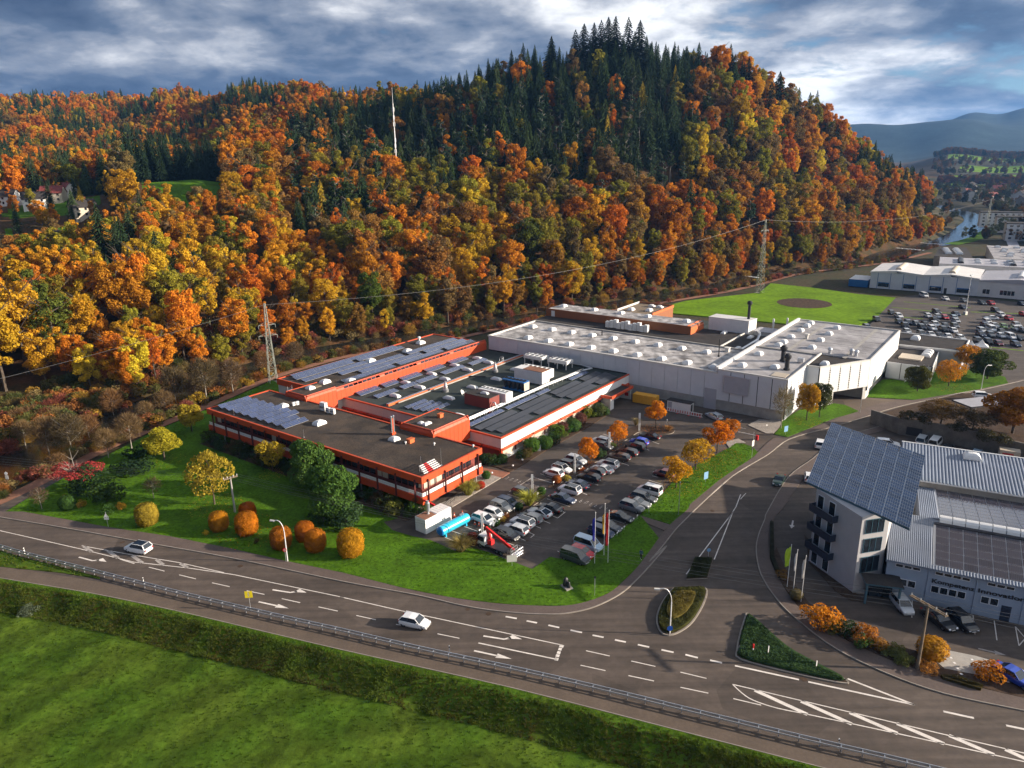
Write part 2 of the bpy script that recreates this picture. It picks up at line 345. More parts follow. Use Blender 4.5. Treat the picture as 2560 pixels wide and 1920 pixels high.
solar_mat('pv_black', (.026, .027, .034), (.045, .046, .055), 10, 3, .05, .3)
solar_mat('pv_tower', (.045, .078, .15), (.34, .38, .44), 6, 1, .06)
solar_mat('pv_brown', (.055, .048, .055), (.10, .09, .10), 8, 1, .1, .25)
solar_mat('pv_sky', (.040, .040, .058), (.10, .10, .12), 6, 6, .04, .07)
MT = MATS
# ---------------------------------------------------------------- terrain, river, meadow
RIVER = [(-150, 60), (-124, 95), (-112, 118), (-106, 138), (-98, 163), (-92, 180), (-82, 206), (-62, 233), (-30, 254), (0, 277), (50, 309), (100, 346), (130, 374), (203, 418), (243, 463), (310, 522), (380, 614), (435, 700), (480, 830), (500, 1000)]
RIVER = smooth_line(RIVER, 4)
PATH_EDGE = [(-102.61,102.66),(-84.99,98.51),(-76.20,95.90),(-59.97,91.39),(-45.81,86.72),(-32.65,81.92),(-21.45,77.87)] + [(-0.66,70.66),(17.63,63.44)] + [(29.49,58.73),(40.10,54.45),(50.17,50.29)]
def lerp(a, b, t): return a + (b - a) * t
def prof(L, r):
    if r <= L[0][0]: return L[0][1]
    for (r0, z0), (r1, z1) in zip(L[:-1], L[1:]):
        if r <= r1:
            t = (r - r0) / (r1 - r0); return lerp(z0, z1, t)
    return L[-1][1]
def hill_z(x, y):
    az = math.degrees(math.atan2(x, y)); r = math.hypot(x, y)
    if az <= HILL[0][0]: return prof(HILL[0][1], r)
    for (a0, L0), (a1, L1) in zip(HILL[:-1], HILL[1:]):
        if az <= a1:
            t = (az - a0) / (a1 - a0); t = t * t * (3 - 2 * t) * .5 + t * .5
            return lerp(prof(L0, r), prof(L1, r), t)
    return prof(HILL[-1][1], r)
def ss(a, b, x):
    t = max(0, min(1, (x - a) / (b - a))); return t * t * (3 - 2 * t)
def far_right(x, y):
    """rolling country beyond the town on the right of the view."""
    az = math.degrees(math.atan2(x, y)); r = math.hypot(x, y)
    k = ss(27, 30, az)
    z = k * (40 * ss(1450, 2300, r) * (1 - .3 * ss(2300, 3000, r)) + 7 * math.sin(az * .9) * ss(1500, 2200, r))
    if r > 3200: z += 400 * math.exp(-((r - 6300) / 1300) ** 2) * (.50 + .19 * ss(27.5, 33, az)) * (1 + .06 * math.sin(az * 2.1)) + 130 * math.exp(-((r - 4700) / 600) ** 2) * ss(38, 28, az)
    return z
def ground_z(x, y):
    r = math.hypot(x, y)
    if r < 1900:
        d, side = seg_dist((x, y), RIVER)
    else: d, side = 999, 0
    z = 0
    if side > 0 or d > 500:
        z = hill_z(x, y); z = min(z, lerp(-1.6, z, ss(8, 22, d))) if d < 22 else z; z = min(z, -1.5 + .5 * min(48, max(0, d - 12)) + 1.3 * max(0, d - 60))
    if side > 0:
        az = math.degrees(math.atan2(x, y)); z -= 8 * ss(-11, -17, az) * ss(235, 300, r) * ss(470, 400, r); z += 7 * math.exp(-((az - 8) / 4.5) ** 2) * ss(430, 540, r) * ss(700, 600, r); z = max(z, -1.6)
    if z > 3 and r > 230: z += 3.0 * noise.noise(Vector((x / 45, y / 45, 0))) * ss(3, 15, z)
    z += far_right(x, y)
    if d < 14: z = min(z, lerp(-4.2, z - .3, ss(6.5, 13.5, d)))
    elif side <= 0: z -= .3
    if y < 175 and x < 160 and r < 260 and side <= 0:
        dd, s2 = seg_dist((x, y), PATH_EDGE)
        if s2 < 0: z = -4.5
    return z
def build_terrain():
    na, nr = 300, 230; a0, a1 = -56, 56; r0, r1 = 45, 9000
    V = []; F = []; Mi = []
    for j in range(nr):
        r = r0 * (r1 / r0) ** (j / (nr - 1))
        for i in range(na):
            a = math.radians(a0 + (a1 - a0) * i / (na - 1)); x, y = r * math.sin(a), r * math.cos(a); V.append((x, y, ground_z(x, y)))
    for j in range(nr - 1):
        for i in range(na - 1):
            k = j * na + i; F.append((k, k + 1, k + na + 1, k + na)); c = V[k]; rr_ = math.hypot(c[0], c[1]); az = math.degrees(math.atan2(c[0], c[1])); mi = 0
            if az > 29.5 and 1450 < rr_ < 2200:
                n_ = noise.noise(Vector((c[0] / 260, c[1] / 160, 5)))
                mi = 1 if n_ > -.08 else 3
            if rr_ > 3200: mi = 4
            elif mi == 0 and c[2] < 8 and (az > 20 or c[2] < 0) and (seg_dist(c[:2], RIVER)[1] < 0 or az > 29): mi = 3
            if (-26 < az < -20.5 and 405 < rr_ < 470) or (-34 < az < -28.5 and 395 < rr_ < 500 and noise.noise(Vector((c[0] / 30, c[1] / 30, 1))) > -.1): mi = 2
            Mi.append(mi)
    me = bpy.data.meshes.new('terrain'); me.from_pydata(V, [], F)
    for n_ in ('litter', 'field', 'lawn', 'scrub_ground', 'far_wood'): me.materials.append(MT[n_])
    me.polygons.foreach_set('material_index', Mi); me.polygons.foreach_set('use_smooth', [True] * len(F))
    o = link(bpy.data.objects.new('terrain', me)); o['kind'] = 'structure'
    return o
TERRAIN = build_terrain()
b = MB(); Lf = offset_line(RIVER, 10.5); Rt = offset_line(RIVER, -10.5)
for i in range(len(RIVER) - 1): b.quad((*Rt[i], -2.6), (*Rt[i + 1], -2.6), (*Lf[i + 1], -2.6), (*Lf[i], -2.6))
rv = b.build('river', MT['water']); rv['kind'] = 'structure'
# weirs: low lines of broken white water across the river
for t, (cx, cy), ang, ln in ((0, (126, 375), 2.3, 14), (1, (258, 478), 2.2, 20), (2, (287, 505), 2.25, 16)):
    b = MB(); q = random.Random(t)
    for k in range(26):
        s = (k / 25 - .5) * ln; x, y = cx + math.cos(ang) * s + q.uniform(-.5, .5), cy + math.sin(ang) * s + q.uniform(-.6, .6)
        b.lathe([(q.uniform(.4, .9), 0), (q.uniform(.2, .5), .14), (0.01, .2)], (x, y, -2.6), 7)
    o = b.build('white_water', MT['river_foam'], rv)
# meadow in front of the road: bank falls away from the cycle path
PE = smooth_line(PATH_EDGE, 10); b = MB()
OFF = [0, .5, 1.1, 1.8, 2.6, 3.4, 4.2, 5.2, 6.5, 8, 10, 13, 17, 22, 28, 36, 46, 60, 80, 110]
def meadow_z(d, x, y):
    k = 1 + .35 * noise.noise(Vector((x / 9, y / 9, 6))); return -.02 - 1.3 * ss(.4, 5.6 * k, d) - .012 * max(0, d - 5) + (.16 * noise.noise(Vector((x / 2.2, y / 2.2, 1))) + .22 * noise.noise(Vector((x / 7, y / 7, 3)))) * ss(.3, 1.5, d)
rows = []
for d in OFF:
    row = []
    for p in offset_line(PE, -d): row.append((p[0], p[1], meadow_z(d, *p)))
    rows.append(row)
for a_, c_ in zip(rows[:-1], rows[1:]):
    for i in range(len(PE) - 1): b.quad(c_[i], c_[i + 1], a_[i + 1], a_[i])
meadow = b.build('meadow_field', MT['meadow'], smooth=True); meadow['kind'] = 'structure'
# ---------------------------------------------------------------- roads, pavements, lawns
def slab(name, poly, z0, z1, m, kind='structure', parent=None, side=None):
    b = MB(); b.prism(poly, z0, z1, 0 if side is None else 1, 0, bottom=False)
    o = b.build(name, [MT[m]] + ([MT[side]] if side else []), parent)
    if parent is None: o['kind'] = kind
    return o
def strip_into(b, pts, wd, z, closed=False, m=0):
    L, R_ = offset_line(pts, wd / 2), offset_line(pts, -wd / 2)
    for i in range(len(pts) - 1): b.quad((*R_[i], z), (*R_[i + 1], z), (*L[i + 1], z), (*L[i], z), m=m)
def strip(name, pts, wd, z, m, parent=None):
    b = MB(); strip_into(b, pts, wd, z); o = b.build(name, MT[m], parent)
    if parent is None: o['kind'] = 'structure'
    return o
def kerb_line(pts, parent=None, wd=.16, z=.125, name='kerb'):
    b = MB()
    for p, q in zip(pts[:-1], pts[1:]): b.bar((*p, z / 2), (*q, z / 2), wd, z)
    o = b.build(name, MT['kerb'], parent)
    if parent is None: o['kind'] = 'structure'
    return o
road_poly = PATH_EDGE + [(170, 30), (170, 150), (150, 205), (70, 215), (-20, 215), (-60, 175), (-92, 128), (-97, 112)]
road = slab('road', road_poly, -.02, 0.0, 'asphalt'); 
# cycle path beside the guard rail
pl = offset_line(smooth_line(PATH_EDGE, 4), 1.35)
strip('cycle_path', pl, 2.7, .008, 'path_asphalt')
strip('path_edging', offset_line(smooth_line(PATH_EDGE, 4), .06), .12, .012, 'kerb')
GUARD = [(-103.29,113.01),(-88.85,107.49),(-81.92,104.68),(-76.47,102.30),(-61.09,96.16),(-45.89,90.08),(-30.24,84.22)] + [(-22.71,81.51),(-11.81,77.47),(-0.64,73.59),(9.12,70.01),(18.28,66.40)] + [(23.53,64.34),(30.87,61.49),(38.16,58.79),(45.39,55.98),(52.27,53.20)]
verge = slab('verge', [(p[0], p[1]) for p in offset_line(GUARD[:5], -.5)] + [(p[0], p[1]) for p in [(-61.09,95.17),(-67.67,97.05),(-78.32,99.11),(-86.30,100.33),(-94.75,101.96)]], -.05, .06, 'meadow')
K1 = [(-106.94,121.16),(-89.12,115.47),(-74.33,110.81),(-57.41,105.12),(-43.29,100.41),(-24.76,93.39)] + [(-13.87,89.73),(-6.53,86.75),(-0.61,85.23),(4.16,84.69),(7.30,84.95),(10.78,86.28),(14.56,89.14),(17.27,92.40),(19.99,96.30),(23.72,102.11)] + [(20.16,97.52),(22.65,101.37),(26.29,107.36)] + [(28.57,110.62),(32.27,115.80),(41.50,127.80),(51.59,137.86)] + [(58.74,145.90),(70.07,152.43),(78.95,157.57),(89.28,164.09),(99.83,169.35),(117.04,176.53),(134.98,185.01)]
I1 = [(-109.43,124.43),(-86.30,117.42),(-68.00,111.14),(-56.01,107.60),(-44.31,103.26),(-34.58,99.24),(-25.25,95.69)] + [(-16.08,91.54),(-9.25,89.04),(-2.73,87.37),(2.57,86.68),(6.79,86.57),(10.07,87.58),(13.59,89.93),(17.78,95.50),(21.13,101.24),(22.99,104.58)] + [(25.68,108.95),(29.93,114.43)] + [(30.93,116.51),(38.22,125.84),(47.68,135.93),(49.78,138.84)] + [(55.63,146.48),(58.58,146.35),(63.75,150.30),(73.73,157.81),(81.33,162.81),(89.66,168.67),(97.92,170.04),(114.77,176.00),(135.90,186.38)]
K1s, I1s = smooth_line(K1, 4), smooth_line(I1, 4)
slab('pavement', K1s + I1s[::-1], -.02, .105, 'pavement'); kerb_line(K1s)
lawn_main = [(-89.50,117.53)] + I1[1:17] + [(21.43,112.05)] + [(21.30,112.37),(15.96,105.59),(12.42,99.77),(11.13,97.63),(9.31,96.70)] + [(8.92,98.02),(5.32,99.31),(2.57,95.93),(-1.73,99.10),(-4.26,101.14),(-7.12,102.82)] + [(-9.27,101.50),(-11.61,103.53),(-13.45,105.05),(-17.04,106.67),(-20.03,108.50),(-22.05,111.57),(-19.32,112.93),(-16.98,113.91)] + [(-17, 120), (-8, 126), (-30, 150), (-52, 178)] + [(-66.29,195.76),(-75.60,170.57),(-81.47,156.28),(-84.20,145.18),(-87.85,128.95)]
slab('lawn', lawn_main, -.05, .12, 'lawn')
lawn_strip = [(21.30,112.37),(25.72,109.15),(29.93,114.43)] + [(30.78,116.29),(38.15,125.59),(47.24,135.65),(49.78,138.84),(49.84,141.65),(48.53,143.63),(46.83,144.02),(44.77,141.54),(36.32,133.48),(29.59,125.40),(25.12,117.84),(23.43,115.88)]
slab('lawn', lawn_strip, -.05, .12, 'lawn')
lawn_corner = [(56.58,148.74),(58.90,147.25),(64.11,151.24),(74.17,158.83),(81.33,162.81),(80.05,167.39),(77.96,168.65),(68.68,165.08),(66.22,162.42),(61.49,157.33),(59.06,152.43)]
slab('lawn', lawn_corner, -.05, .12, 'lawn')
lawn_east = [(88.07,172.96),(98.23,170.63),(115.14,176.62),(129.19,182.54),(131.93,188.03),(128.69,195.73),(119.06,194.72),(98.54,186.97),(92.55,180.41)]
slab('lawn', lawn_east, -.05, .12, 'lawn')
walk = slab('footpath', [(21.30,112.37),(25.68,108.95),(24.34,107.03),(20.49,111.05)], -.04, .105, 'pavement')
field_poly = [(53.50,282.29),(72.43,301.85),(108.52,318.19),(121.49,341.45),(136.45,327.44),(147.86,311.35),(159.84,301.70),(131.90,261.14),(115.13,245.91),(84.30,264.67)]
slab('field', field_poly, -.3, .05, 'field')
b = MB(); cx, cy = (118.46,293.02)
ring = [(cx + 10.5 * math.cos(t / 24 * 2 * math.pi), cy + 10.5 * math.sin(t / 24 * 2 * math.pi)) for t in range(24)]
b.prism(ring, .0, .075); o = b.build('bare_soil_ring', MT['soil']); o['kind'] = 'structure'
lot = slab('car_park', [(124.13,249.91),(159.13,300.53),(175.81,309.68),(205.99,284.81),(222.12,264.20),(172.64,201.58),(147.55,211.25),(141.71,221.60),(130.14,239.78)], -.25, .03, 'lot_asphalt')
yard = slab('yard', [(141.71,221.60),(148.89,213.31),(167.64,201.88),(151.38,180.65),(132.37,184.10),(131.36,190.08),(124.68,191.32)], -.25, .02, 'lot_asphalt')
for q in ([(158.45,292.57),(167.08,286.11),(177.21,278.87)], [(148.43,282.07),(157.52,275.13),(168.06,265.87)], [(143.37,264.50),(149.16,260.88)], [(172.70,271.36),(189.55,266.70)], [(142.37,222.72),(154.69,214.59)]):
    b = MB(); strip_into(b, smooth_line(q, 8), .9, .045); b.build('grass_line', MT['field'], lot)
slab('parking_lot', [(10.99,96.98),(5.32,99.31),(2.57,95.93),(-1.73,99.10),(-4.26,101.14),(-7.12,102.82)] + [(-9.27,101.50),(-11.61,103.53),(-13.45,105.05),(-17.04,106.67),(-20.03,108.50),(-18.00,110.42)] + [(-10.76,116.62),(-2.22,128.66),(-0.44,131.28)] + [(7.50,142.76),(15.65,153.27)] + [(22.42,162.89),(23.80,166.74),(35.08,168.22),(47.42,159.83)] + [(44.28,158.74),(51.90,154.79)] + [(53.29,150.90),(49.78,138.84),(44.77,141.54),(29.59,125.40),(25.12,117.84)] + [(21.30,112.37),(15.96,105.59),(12.42,99.77)], -.02, .005, 'lot_asphalt')
# gravel path along the river
PATHL = [(-67.26,198.95),(-76.72,173.40),(-82.73,159.01),(-87.17,147.11),(-90.10,135.09),(-91.65,127.24),(-95.01,117.01)]
RB = [p for p in offset_line(RIVER, -16.5)]
mid = [p for p in RB if p[1] > 215 and p[0] < -20]
TRK = PATHL[::-1] + mid + [(11.46,270.07),(35.62,283.68),(64.46,300.47),(92.74,319.59),(115.43,339.43)] + [(150, 372), (205, 402), (250, 440)]
b = MB(); TS = smooth_line(TRK, 4); strip_into(b, TS, 3.0, .03); tp = b.build('gravel_track', MT['track']); tp['kind'] = 'structure'
# beds and paving round the office
slab('planting_bed', [(-10.76,116.62),(-2.22,128.66),(-6.05,131.22),(-7.41,128.85),(-7.90,123.28),(-12.96,118.04)], -.04, .13, 'gravel')
slab('red_paving', [(-6.35,133.45),(-0.67,130.74),(-2.21,128.39),(-6.05,131.22),(-7.50,131.00)], -.03, .135, 'red_paving')
slab('planting_bed', [(-0.67,131.01),(-2.94,133.32),(-6.53,135.16),(-6.71,136.92),(-1.83,137.91)] + [(2.19,143.30),(6.38,150.48),(11.15,157.17)] + [(21.61,166.85),(22.61,163.52)] + [(15.65,153.27),(7.50,142.76),(3.10,136.23)], -.04, .13, 'soil')
slab('median_bed', [(-7.67,104.65),(-5.86,107.81),(-3.72,109.52),(-0.64,114.18),(4.24,119.83),(6.46,120.69),(4.27,117.76),(1.35,114.11),(-1.61,110.25),(-3.13,108.90),(-5.04,105.88),(-6.90,103.90)], -.04, .12, 'soil', side='kerb')
slab('median_bed', [(6.19,124.00),(8.23,127.48),(11.50,132.76),(14.67,136.07),(19.36,141.02),(20.76,142.53),(20.98,140.64),(17.63,136.54),(14.75,133.47),(11.19,128.95),(9.01,126.16),(7.52,122.96)], -.04, .12, 'soil', side='kerb')
ISL = smooth_line([(21.58,146.41),(24.18,151.46),(28.00,155.29),(31.74,154.38),(35.49,153.12),(35.28,150.98),(33.81,149.99),(30.99,150.46),(28.03,151.65),(24.85,147.62),(21.91,144.42),(21.58,146.41)], 4)
slab('median_bed', ISL, -.04, .14, 'soil', side='kerb')
slab('planting_bed', [(52.72,154.75),(56.30,158.19),(61.45,157.34),(59.39,153.28),(56.65,149.44),(55.08,149.51)], -.04, .125, 'gravel', side='kerb')
slab('planting_bed', [(44.83,141.54),(46.99,144.18),(49.09,144.26),(48.21,146.62),(46.21,145.70),(44.87,144.43)], -.04, .125, 'gravel', side='kerb')
slab('forecourt', [(81.19,170.87),(87.42,172.38),(97.92,170.04),(81.20,161.72),(80.05,167.39)], -.02, .012, 'path_asphalt')
# traffic islands
TEAR = smooth_line([(22.28,90.31),(25.89,90.44),(26.79,89.61),(25.23,85.99),(22.59,81.95),(19.87,79.89),(18.52,80.50),(18.63,83.56),(20.16,87.21),(22.28,90.31)], 4)
SML = [(27.13,98.27),(29.84,97.92),(27.67,92.77),(24.57,92.61)]
TRI = smooth_line([(30.70,84.27),(31.63,82.01),(33.42,76.97),(36.00,73.46),(38.06,70.99),(37.22,70.54),(31.83,72.58),(27.09,74.94),(27.16,76.68),(28.72,80.33),(30.70,84.27)], 3)
for nm, pg in (('traffic_island', TEAR), ('traffic_island', SML), ('traffic_island', TRI)):
    slab(nm, pg, -.02, .13, 'soil', side='kerb'); 
kerb_line(TEAR, wd=.22, z=.15); kerb_line(TRI, wd=.2, z=.145)
slab('island_paving', [(27.67,77.51),(29.32,77.23),(30.69,76.45),(30.32,75.72),(28.80,76.20),(27.31,76.83)], .1, .16, 'stone')
# junction corner towards the office tower
K2 = [(91.61,158.03),(77.51,150.65),(68.50,145.48),(60.00,135.71),(51.89,127.06),(43.31,113.36)] + [(41.75,110.26),(39.03,105.08),(37.12,100.28),(35.68,93.72),(35.75,87.43),(36.87,82.46),(39.29,76.68),(43.32,72.03),(48.07,68.54),(55.14,65.71),(61.45,63.18)]
O2 = [(93.14,156.92),(78.30,148.72),(69.68,143.65),(61.21,134.09),(53.96,125.59),(45.54,113.28)] + [(44.25,111.84),(41.02,106.03),(38.41,97.96),(37.79,92.02),(37.96,85.91),(39.87,80.40),(42.93,76.30),(46.80,72.77),(50.83,70.26),(56.40,67.60),(62.91,65.07)]
K2s, O2s = smooth_line(K2, 4), smooth_line(O2, 4)
slab('pavement', K2s + O2s[::-1], -.02, .105, 'pavement'); kerb_line(K2s)
bed2 = [(38.41,97.96),(37.79,92.02),(37.96,85.91),(39.87,80.40),(42.93,76.30),(46.80,72.77),(50.83,70.26),(56.40,67.60),(58.93,66.58),(59.62,70.06),(56.78,71.18),(54.44,71.77),(50.57,72.96),(48.99,75.85),(45.30,78.05),(42.25,80.83),(39.76,86.22),(39.41,92.78),(40.52,101.12)]
slab('planting_bed', bed2, -.03, .12, 'soil')
slab('paver_apron', [(50.10,74.09),(52.33,76.07),(55.38,74.82),(59.80,71.92),(59.62,70.06),(56.53,70.79),(54.11,71.24),(50.42,72.68)], -.02, .125, 'concrete')
slab('planting_bed', [(46.28,104.85),(43.76,96.47),(44.60,88.69),(45.70,86.79),(47.62,86.37),(46.85,89.39),(45.01,95.56),(46.44,103.35)], -.03, .10, 'soil')
b = MB()
for px in [(52.39,75.33),(52.23,74.52),(52.10,73.59),(51.92,72.59),(51.79,71.64),(54.53,74.13),(54.32,73.28),(56.73,73.01),(56.71,72.21),(56.30,70.22)]:
    b.box(px[0] - .14, px[0] + .14, px[1] - .14, px[1] + .14, .11, .14)
b.build('paver_stones', MT['white'])['kind'] = 'structure'
# ---------------------------------------------------------------- road markings (flat paint, each its own piece)
def line_mark(pts, wd=.13, m='marking', name='lane_line'):
    return strip(name, pts, wd, .0065, m, road)
for q in ([(-104.33,117.73),(-85.94,110.65),(-68.79,104.11),(-58.34,99.86),(-49.19,97.90),(-41.67,95.87),(-23.91,89.44)], [(-24.52,89.65),(-15.76,86.20),(5.79,78.24)], [(-69.24,105.15),(-60.22,102.22),(-51.28,99.52),(-43.26,96.43)], [(24.86,70.65),(44.94,62.43),(51.24,59.89),(55.95,58.01)],
          smooth_line([(24.86,70.65),(25.52,69.17),(26.40,68.03),(28.57,66.77),(31.89,65.63),(39.90,62.76),(50.52,58.80),(55.17,56.98)], 3)): line_mark(q, .14)
for a_, c_ in (((-68.73,104.88), (-66.59,103.22)), ((-64.10,103.39), (-61.34,101.09)), ((-59.54,101.83), (-56.90,99.59)), ((-55.22,100.59), (-53.39,98.91)), ((-50.93,99.24), (-49.36,98.04))): line_mark([a_, c_], .55, 'worn_marking', 'hatch_bar')
for q in ([(27.08,69.62),(31.58,65.71)], [(31.64,67.74),(35.73,64.20)], [(36.23,65.89),(39.91,62.78)], [(40.54,64.18),(43.95,61.26)], [(45.08,62.39),(48.12,59.73)], [(49.65,60.40),(51.54,58.53)]): line_mark(q, .5, name='hatch_bar')
DASH = [[(-60.96,100.81),(-58.00,99.40)], [(-55.30,98.30),(-52.40,97.12)], [(-49.74,96.02),(-46.78,94.84)], [(-44.00,93.73),(-41.05,92.64)], [(-38.20,91.53),(-35.37,90.52)], [(-32.59,89.41),(-29.75,88.36)], [(-26.95,87.29),(-24.08,86.24)],
        [(-21.35,85.18),(-18.57,84.14)], [(-15.73,83.08),(-12.95,82.08)], [(-10.08,80.93),(-7.20,79.93)], [(8.63,77.08),(11.43,76.00)], [(13.87,75.01),(16.60,73.96)], [(7.70,74.39),(10.56,73.35)], [(13.15,72.41),(15.97,71.41)],
        [(19.36,72.87),(22.13,71.72)], [(18.78,70.29),(21.71,69.26)], [(24.27,68.32),(27.04,67.23)], [(40.03,118.01),(41.74,120.40)], [(35.56,110.38),(38.61,115.47)]]
for q in DASH: line_mark(q, .14, name='lane_dash')
WIDE = [[(-1.33,84.41),(0.15,83.93)], [(1.44,83.38),(2.79,82.91)], [(4.25,82.37),(5.64,81.83)], [(7.04,81.24),(8.48,80.72)], [(9.77,80.14),(11.12,79.66)], [(12.48,79.12),(13.79,78.65)], [(15.20,78.10),(16.52,77.58)], [(17.94,77.03),(19.32,76.49)], [(20.67,76.04),(22.04,75.42)], [(23.39,74.93),(24.69,74.41)],
        [(46.44,65.85),(49.14,64.80)], [(51.87,63.67),(54.16,62.83)]]
for q in WIDE: line_mark(q, .3, name='lane_dash')
for q in ([(26.08,73.87),(32.74,71.26)], [(33.67,70.87),(43.86,66.91)], [(38.40,71.29),(43.86,66.91)]): line_mark(q, .26)
line_mark([(-4.74,78.93),(4.94,75.52)], .2)
for q in ([(4.68,75.64),(5.11,75.51)], [(4.85,76.28),(5.28,76.15)], [(5.04,76.87),(5.45,76.74)], [(5.24,77.52),(5.65,77.39)], [(5.41,78.12),(5.92,77.93)]): line_mark(q, .5, name='stop_block')
for q in ([(37.30,113.21),(24.92,94.03)], [(37.30,113.21),(30.05,97.98)], [(38.45,115.26),(40.65,119.92)]): line_mark(q, .16)
line_mark([(28.66,111.00),(32.32,116.02),(41.55,127.98),(51.67,138.10)] + [(59.00,146.61),(70.39,153.20),(79.32,158.39),(89.71,164.97),(100.33,170.28),(117.65,177.53)], .2)
def arrow(tail, tip, turn=0, m='marking'):
    a = Vector((*tail, 0)); t = Vector((*tip, 0)); d = (t - a); ln = d.length; d.normalize(); n_ = Vector((-d.y, d.x, 0)); b = MB(); z = Vector((0, 0, .0065))
    P = lambda s, k: tuple(a + d * s + n_ * k + z)
    if turn == 0:
        b.quad(P(0, -.13), P(ln * .62, -.13), P(ln * .62, .13), P(0, .13)); b.quad(P(ln * .6, -.42), P(ln, 0), P(ln * .6, .42))
    else:
        b.quad(P(0, -.13), P(ln * .55, -.13), P(ln * .55, .13), P(0, .13))
        b.quad(P(ln * .55, -.13), P(ln * .74, turn * .45 - .1), P(ln * .68, turn * .45 + .2 * turn), P(ln * .55, .13))
        b.quad(P(ln * .62, turn * .2), P(ln, turn * .55), P(ln * .72, turn * 1.15))
    return b.build('turn_arrow' if turn else 'lane_arrow', MT[m], road)
arrow((-5.22,77.42), (-0.54,75.74)); arrow((-4.16,80.33), (0.61,79.01), 1); arrow((-35.61,88.74), (-30.94,87.04)); arrow((-34.56,91.67), (-29.65,90.28), 1); arrow((-67.70,101.61), (-62.82,99.54), 1)
arrow((46.31,109.83), (45.04,107.15)); arrow((56.63,76.32), (59.20,75.02), 0, 'worn_marking')
# parking bay lines
BAYS = [[(0.64,105.51),(1.82,104.50)], [(2.36,107.26),(3.22,106.41)], [(3.33,109.49),(4.39,108.52)], [(4.79,111.26),(6.00,110.16)], [(6.35,112.98),(7.37,112.00)], [(8.23,114.63),(8.64,113.97)], [(5.88,119.42),(9.75,116.18)], [(-1.15,121.56),(1.03,119.82)], [(-2.14,104.76),(-0.03,103.14)],
        [(7.88,102.98),(8.66,102.42)], [(6.63,101.16),(7.35,100.53)], [(10.69,106.80),(12.41,105.13)], [(14.88,112.38),(18.73,109.38)], [(10.68,106.70),(12.73,104.94)], [(7.87,102.98),(8.64,102.33)], [(3.73,128.70),(7.26,125.97)], [(5.17,130.25),(8.02,127.75)], [(11.42,127.75),(15.67,124.77)], [(12.38,121.69),(13.42,120.58)],
        [(20.92,135.24),(22.74,133.59)], [(20.88,147.11),(22.47,146.04)], [(19.84,150.77),(21.20,149.49)], [(-8.30,109.60),(-5.73,107.65)], [(-10.20,108.09),(-6.97,105.88)], [(-11.37,106.21),(-9.49,104.65)], [(27.48,142.10),(28.15,141.12)], [(29.18,146.76),(30.85,144.53)], [(26.39,128.50),(27.36,127.81)], [(25.38,126.58),(27.59,124.58)],
        [(2.59,105.45),(3.22,106.41)], [(7.37,112.00),(8.80,114.18)], [(-0.79,122.53),(2.74,127.42)], [(1.19,125.18),(4.02,129.22)], [(47.56,156.17),(50.43,160.00)], [(49.50,154.31),(52.58,158.36)], [(49.50,154.31),(51.69,152.76)],
        [(54.01,86.78),(51.86,82.77)], [(58.00,84.19),(55.88,80.37)], [(60.06,83.07),(57.89,79.09)], [(62.07,81.85),(59.88,77.84)], [(63.96,80.54),(61.90,76.74)], [(63.96,80.54),(63.67,78.46)], [(61.90,76.74),(63.28,77.87)],
        [(83.26,142.42),(84.58,143.67)], [(85.17,140.89),(85.95,141.73)], [(86.64,138.68),(88.24,140.19)], [(89.23,137.63),(91.86,139.76)]]
for q in BAYS: strip('bay_line', q, .12, .0105, 'marking', road)
# worn painted lettering blocks on the drive lanes (illegible from the air: a row of faded strokes)
def letters(a, c, n, s=.55):
    a = Vector(a); c = Vector(c); d = (c - a).normalized(); n_ = Vector((-d.y, d.x)); q = random.Random(n)
    for k in range(n):
        p = a.lerp(c, k / max(n - 1, 1)); b = MB()
        b_w = s * q.uniform(.6, .85)
        for s0, s1, t0, t1 in ((-1, -.7, -1, 1), (.6, .9, -1, 1), (-.7, .6, .7, 1)) if q.random() < .6 else ((-1, -.7, -1, 1), (-.7, .5, -.15, .15), (-.7, .6, -1, -.72)):
            pts = [p + d * (b_w * i * .5) + n_ * (s * j * 1.1) for i, j in ((s0, t0), (s1, t0), (s1, t1), (s0, t1))]
            b.quad(*[(*x, .0105) for x in pts])
        b.build('pavement_letter', MT['worn_marking'], road)
letters((-1.22,128.49), (1.28,126.70), 4); letters((2.60,125.63), (5.11,123.79), 4); letters((11.96,118.28), (16.06,115.12), 6)

for p, r_ in (((-41.45,98.20), .4), ((-3.63,85.07), .38), ((-6.50,86.17), .32), ((33.31,71.33), .42), ((38.51,125.32), .4), ((17.41,94.79), .4), ((13.48,120.56), .3), ((33.95,113.77), .4), ((-63.10,106.05), .35), ((2.01,104.50), .3)):
    b = MB(); b.prism([(p[0] + r_ * math.cos(t * .5236), p[1] + r_ * math.sin(t * .5236)) for t in range(12)], 0, .014); b.build('manhole_cover', MT['soil'], road)
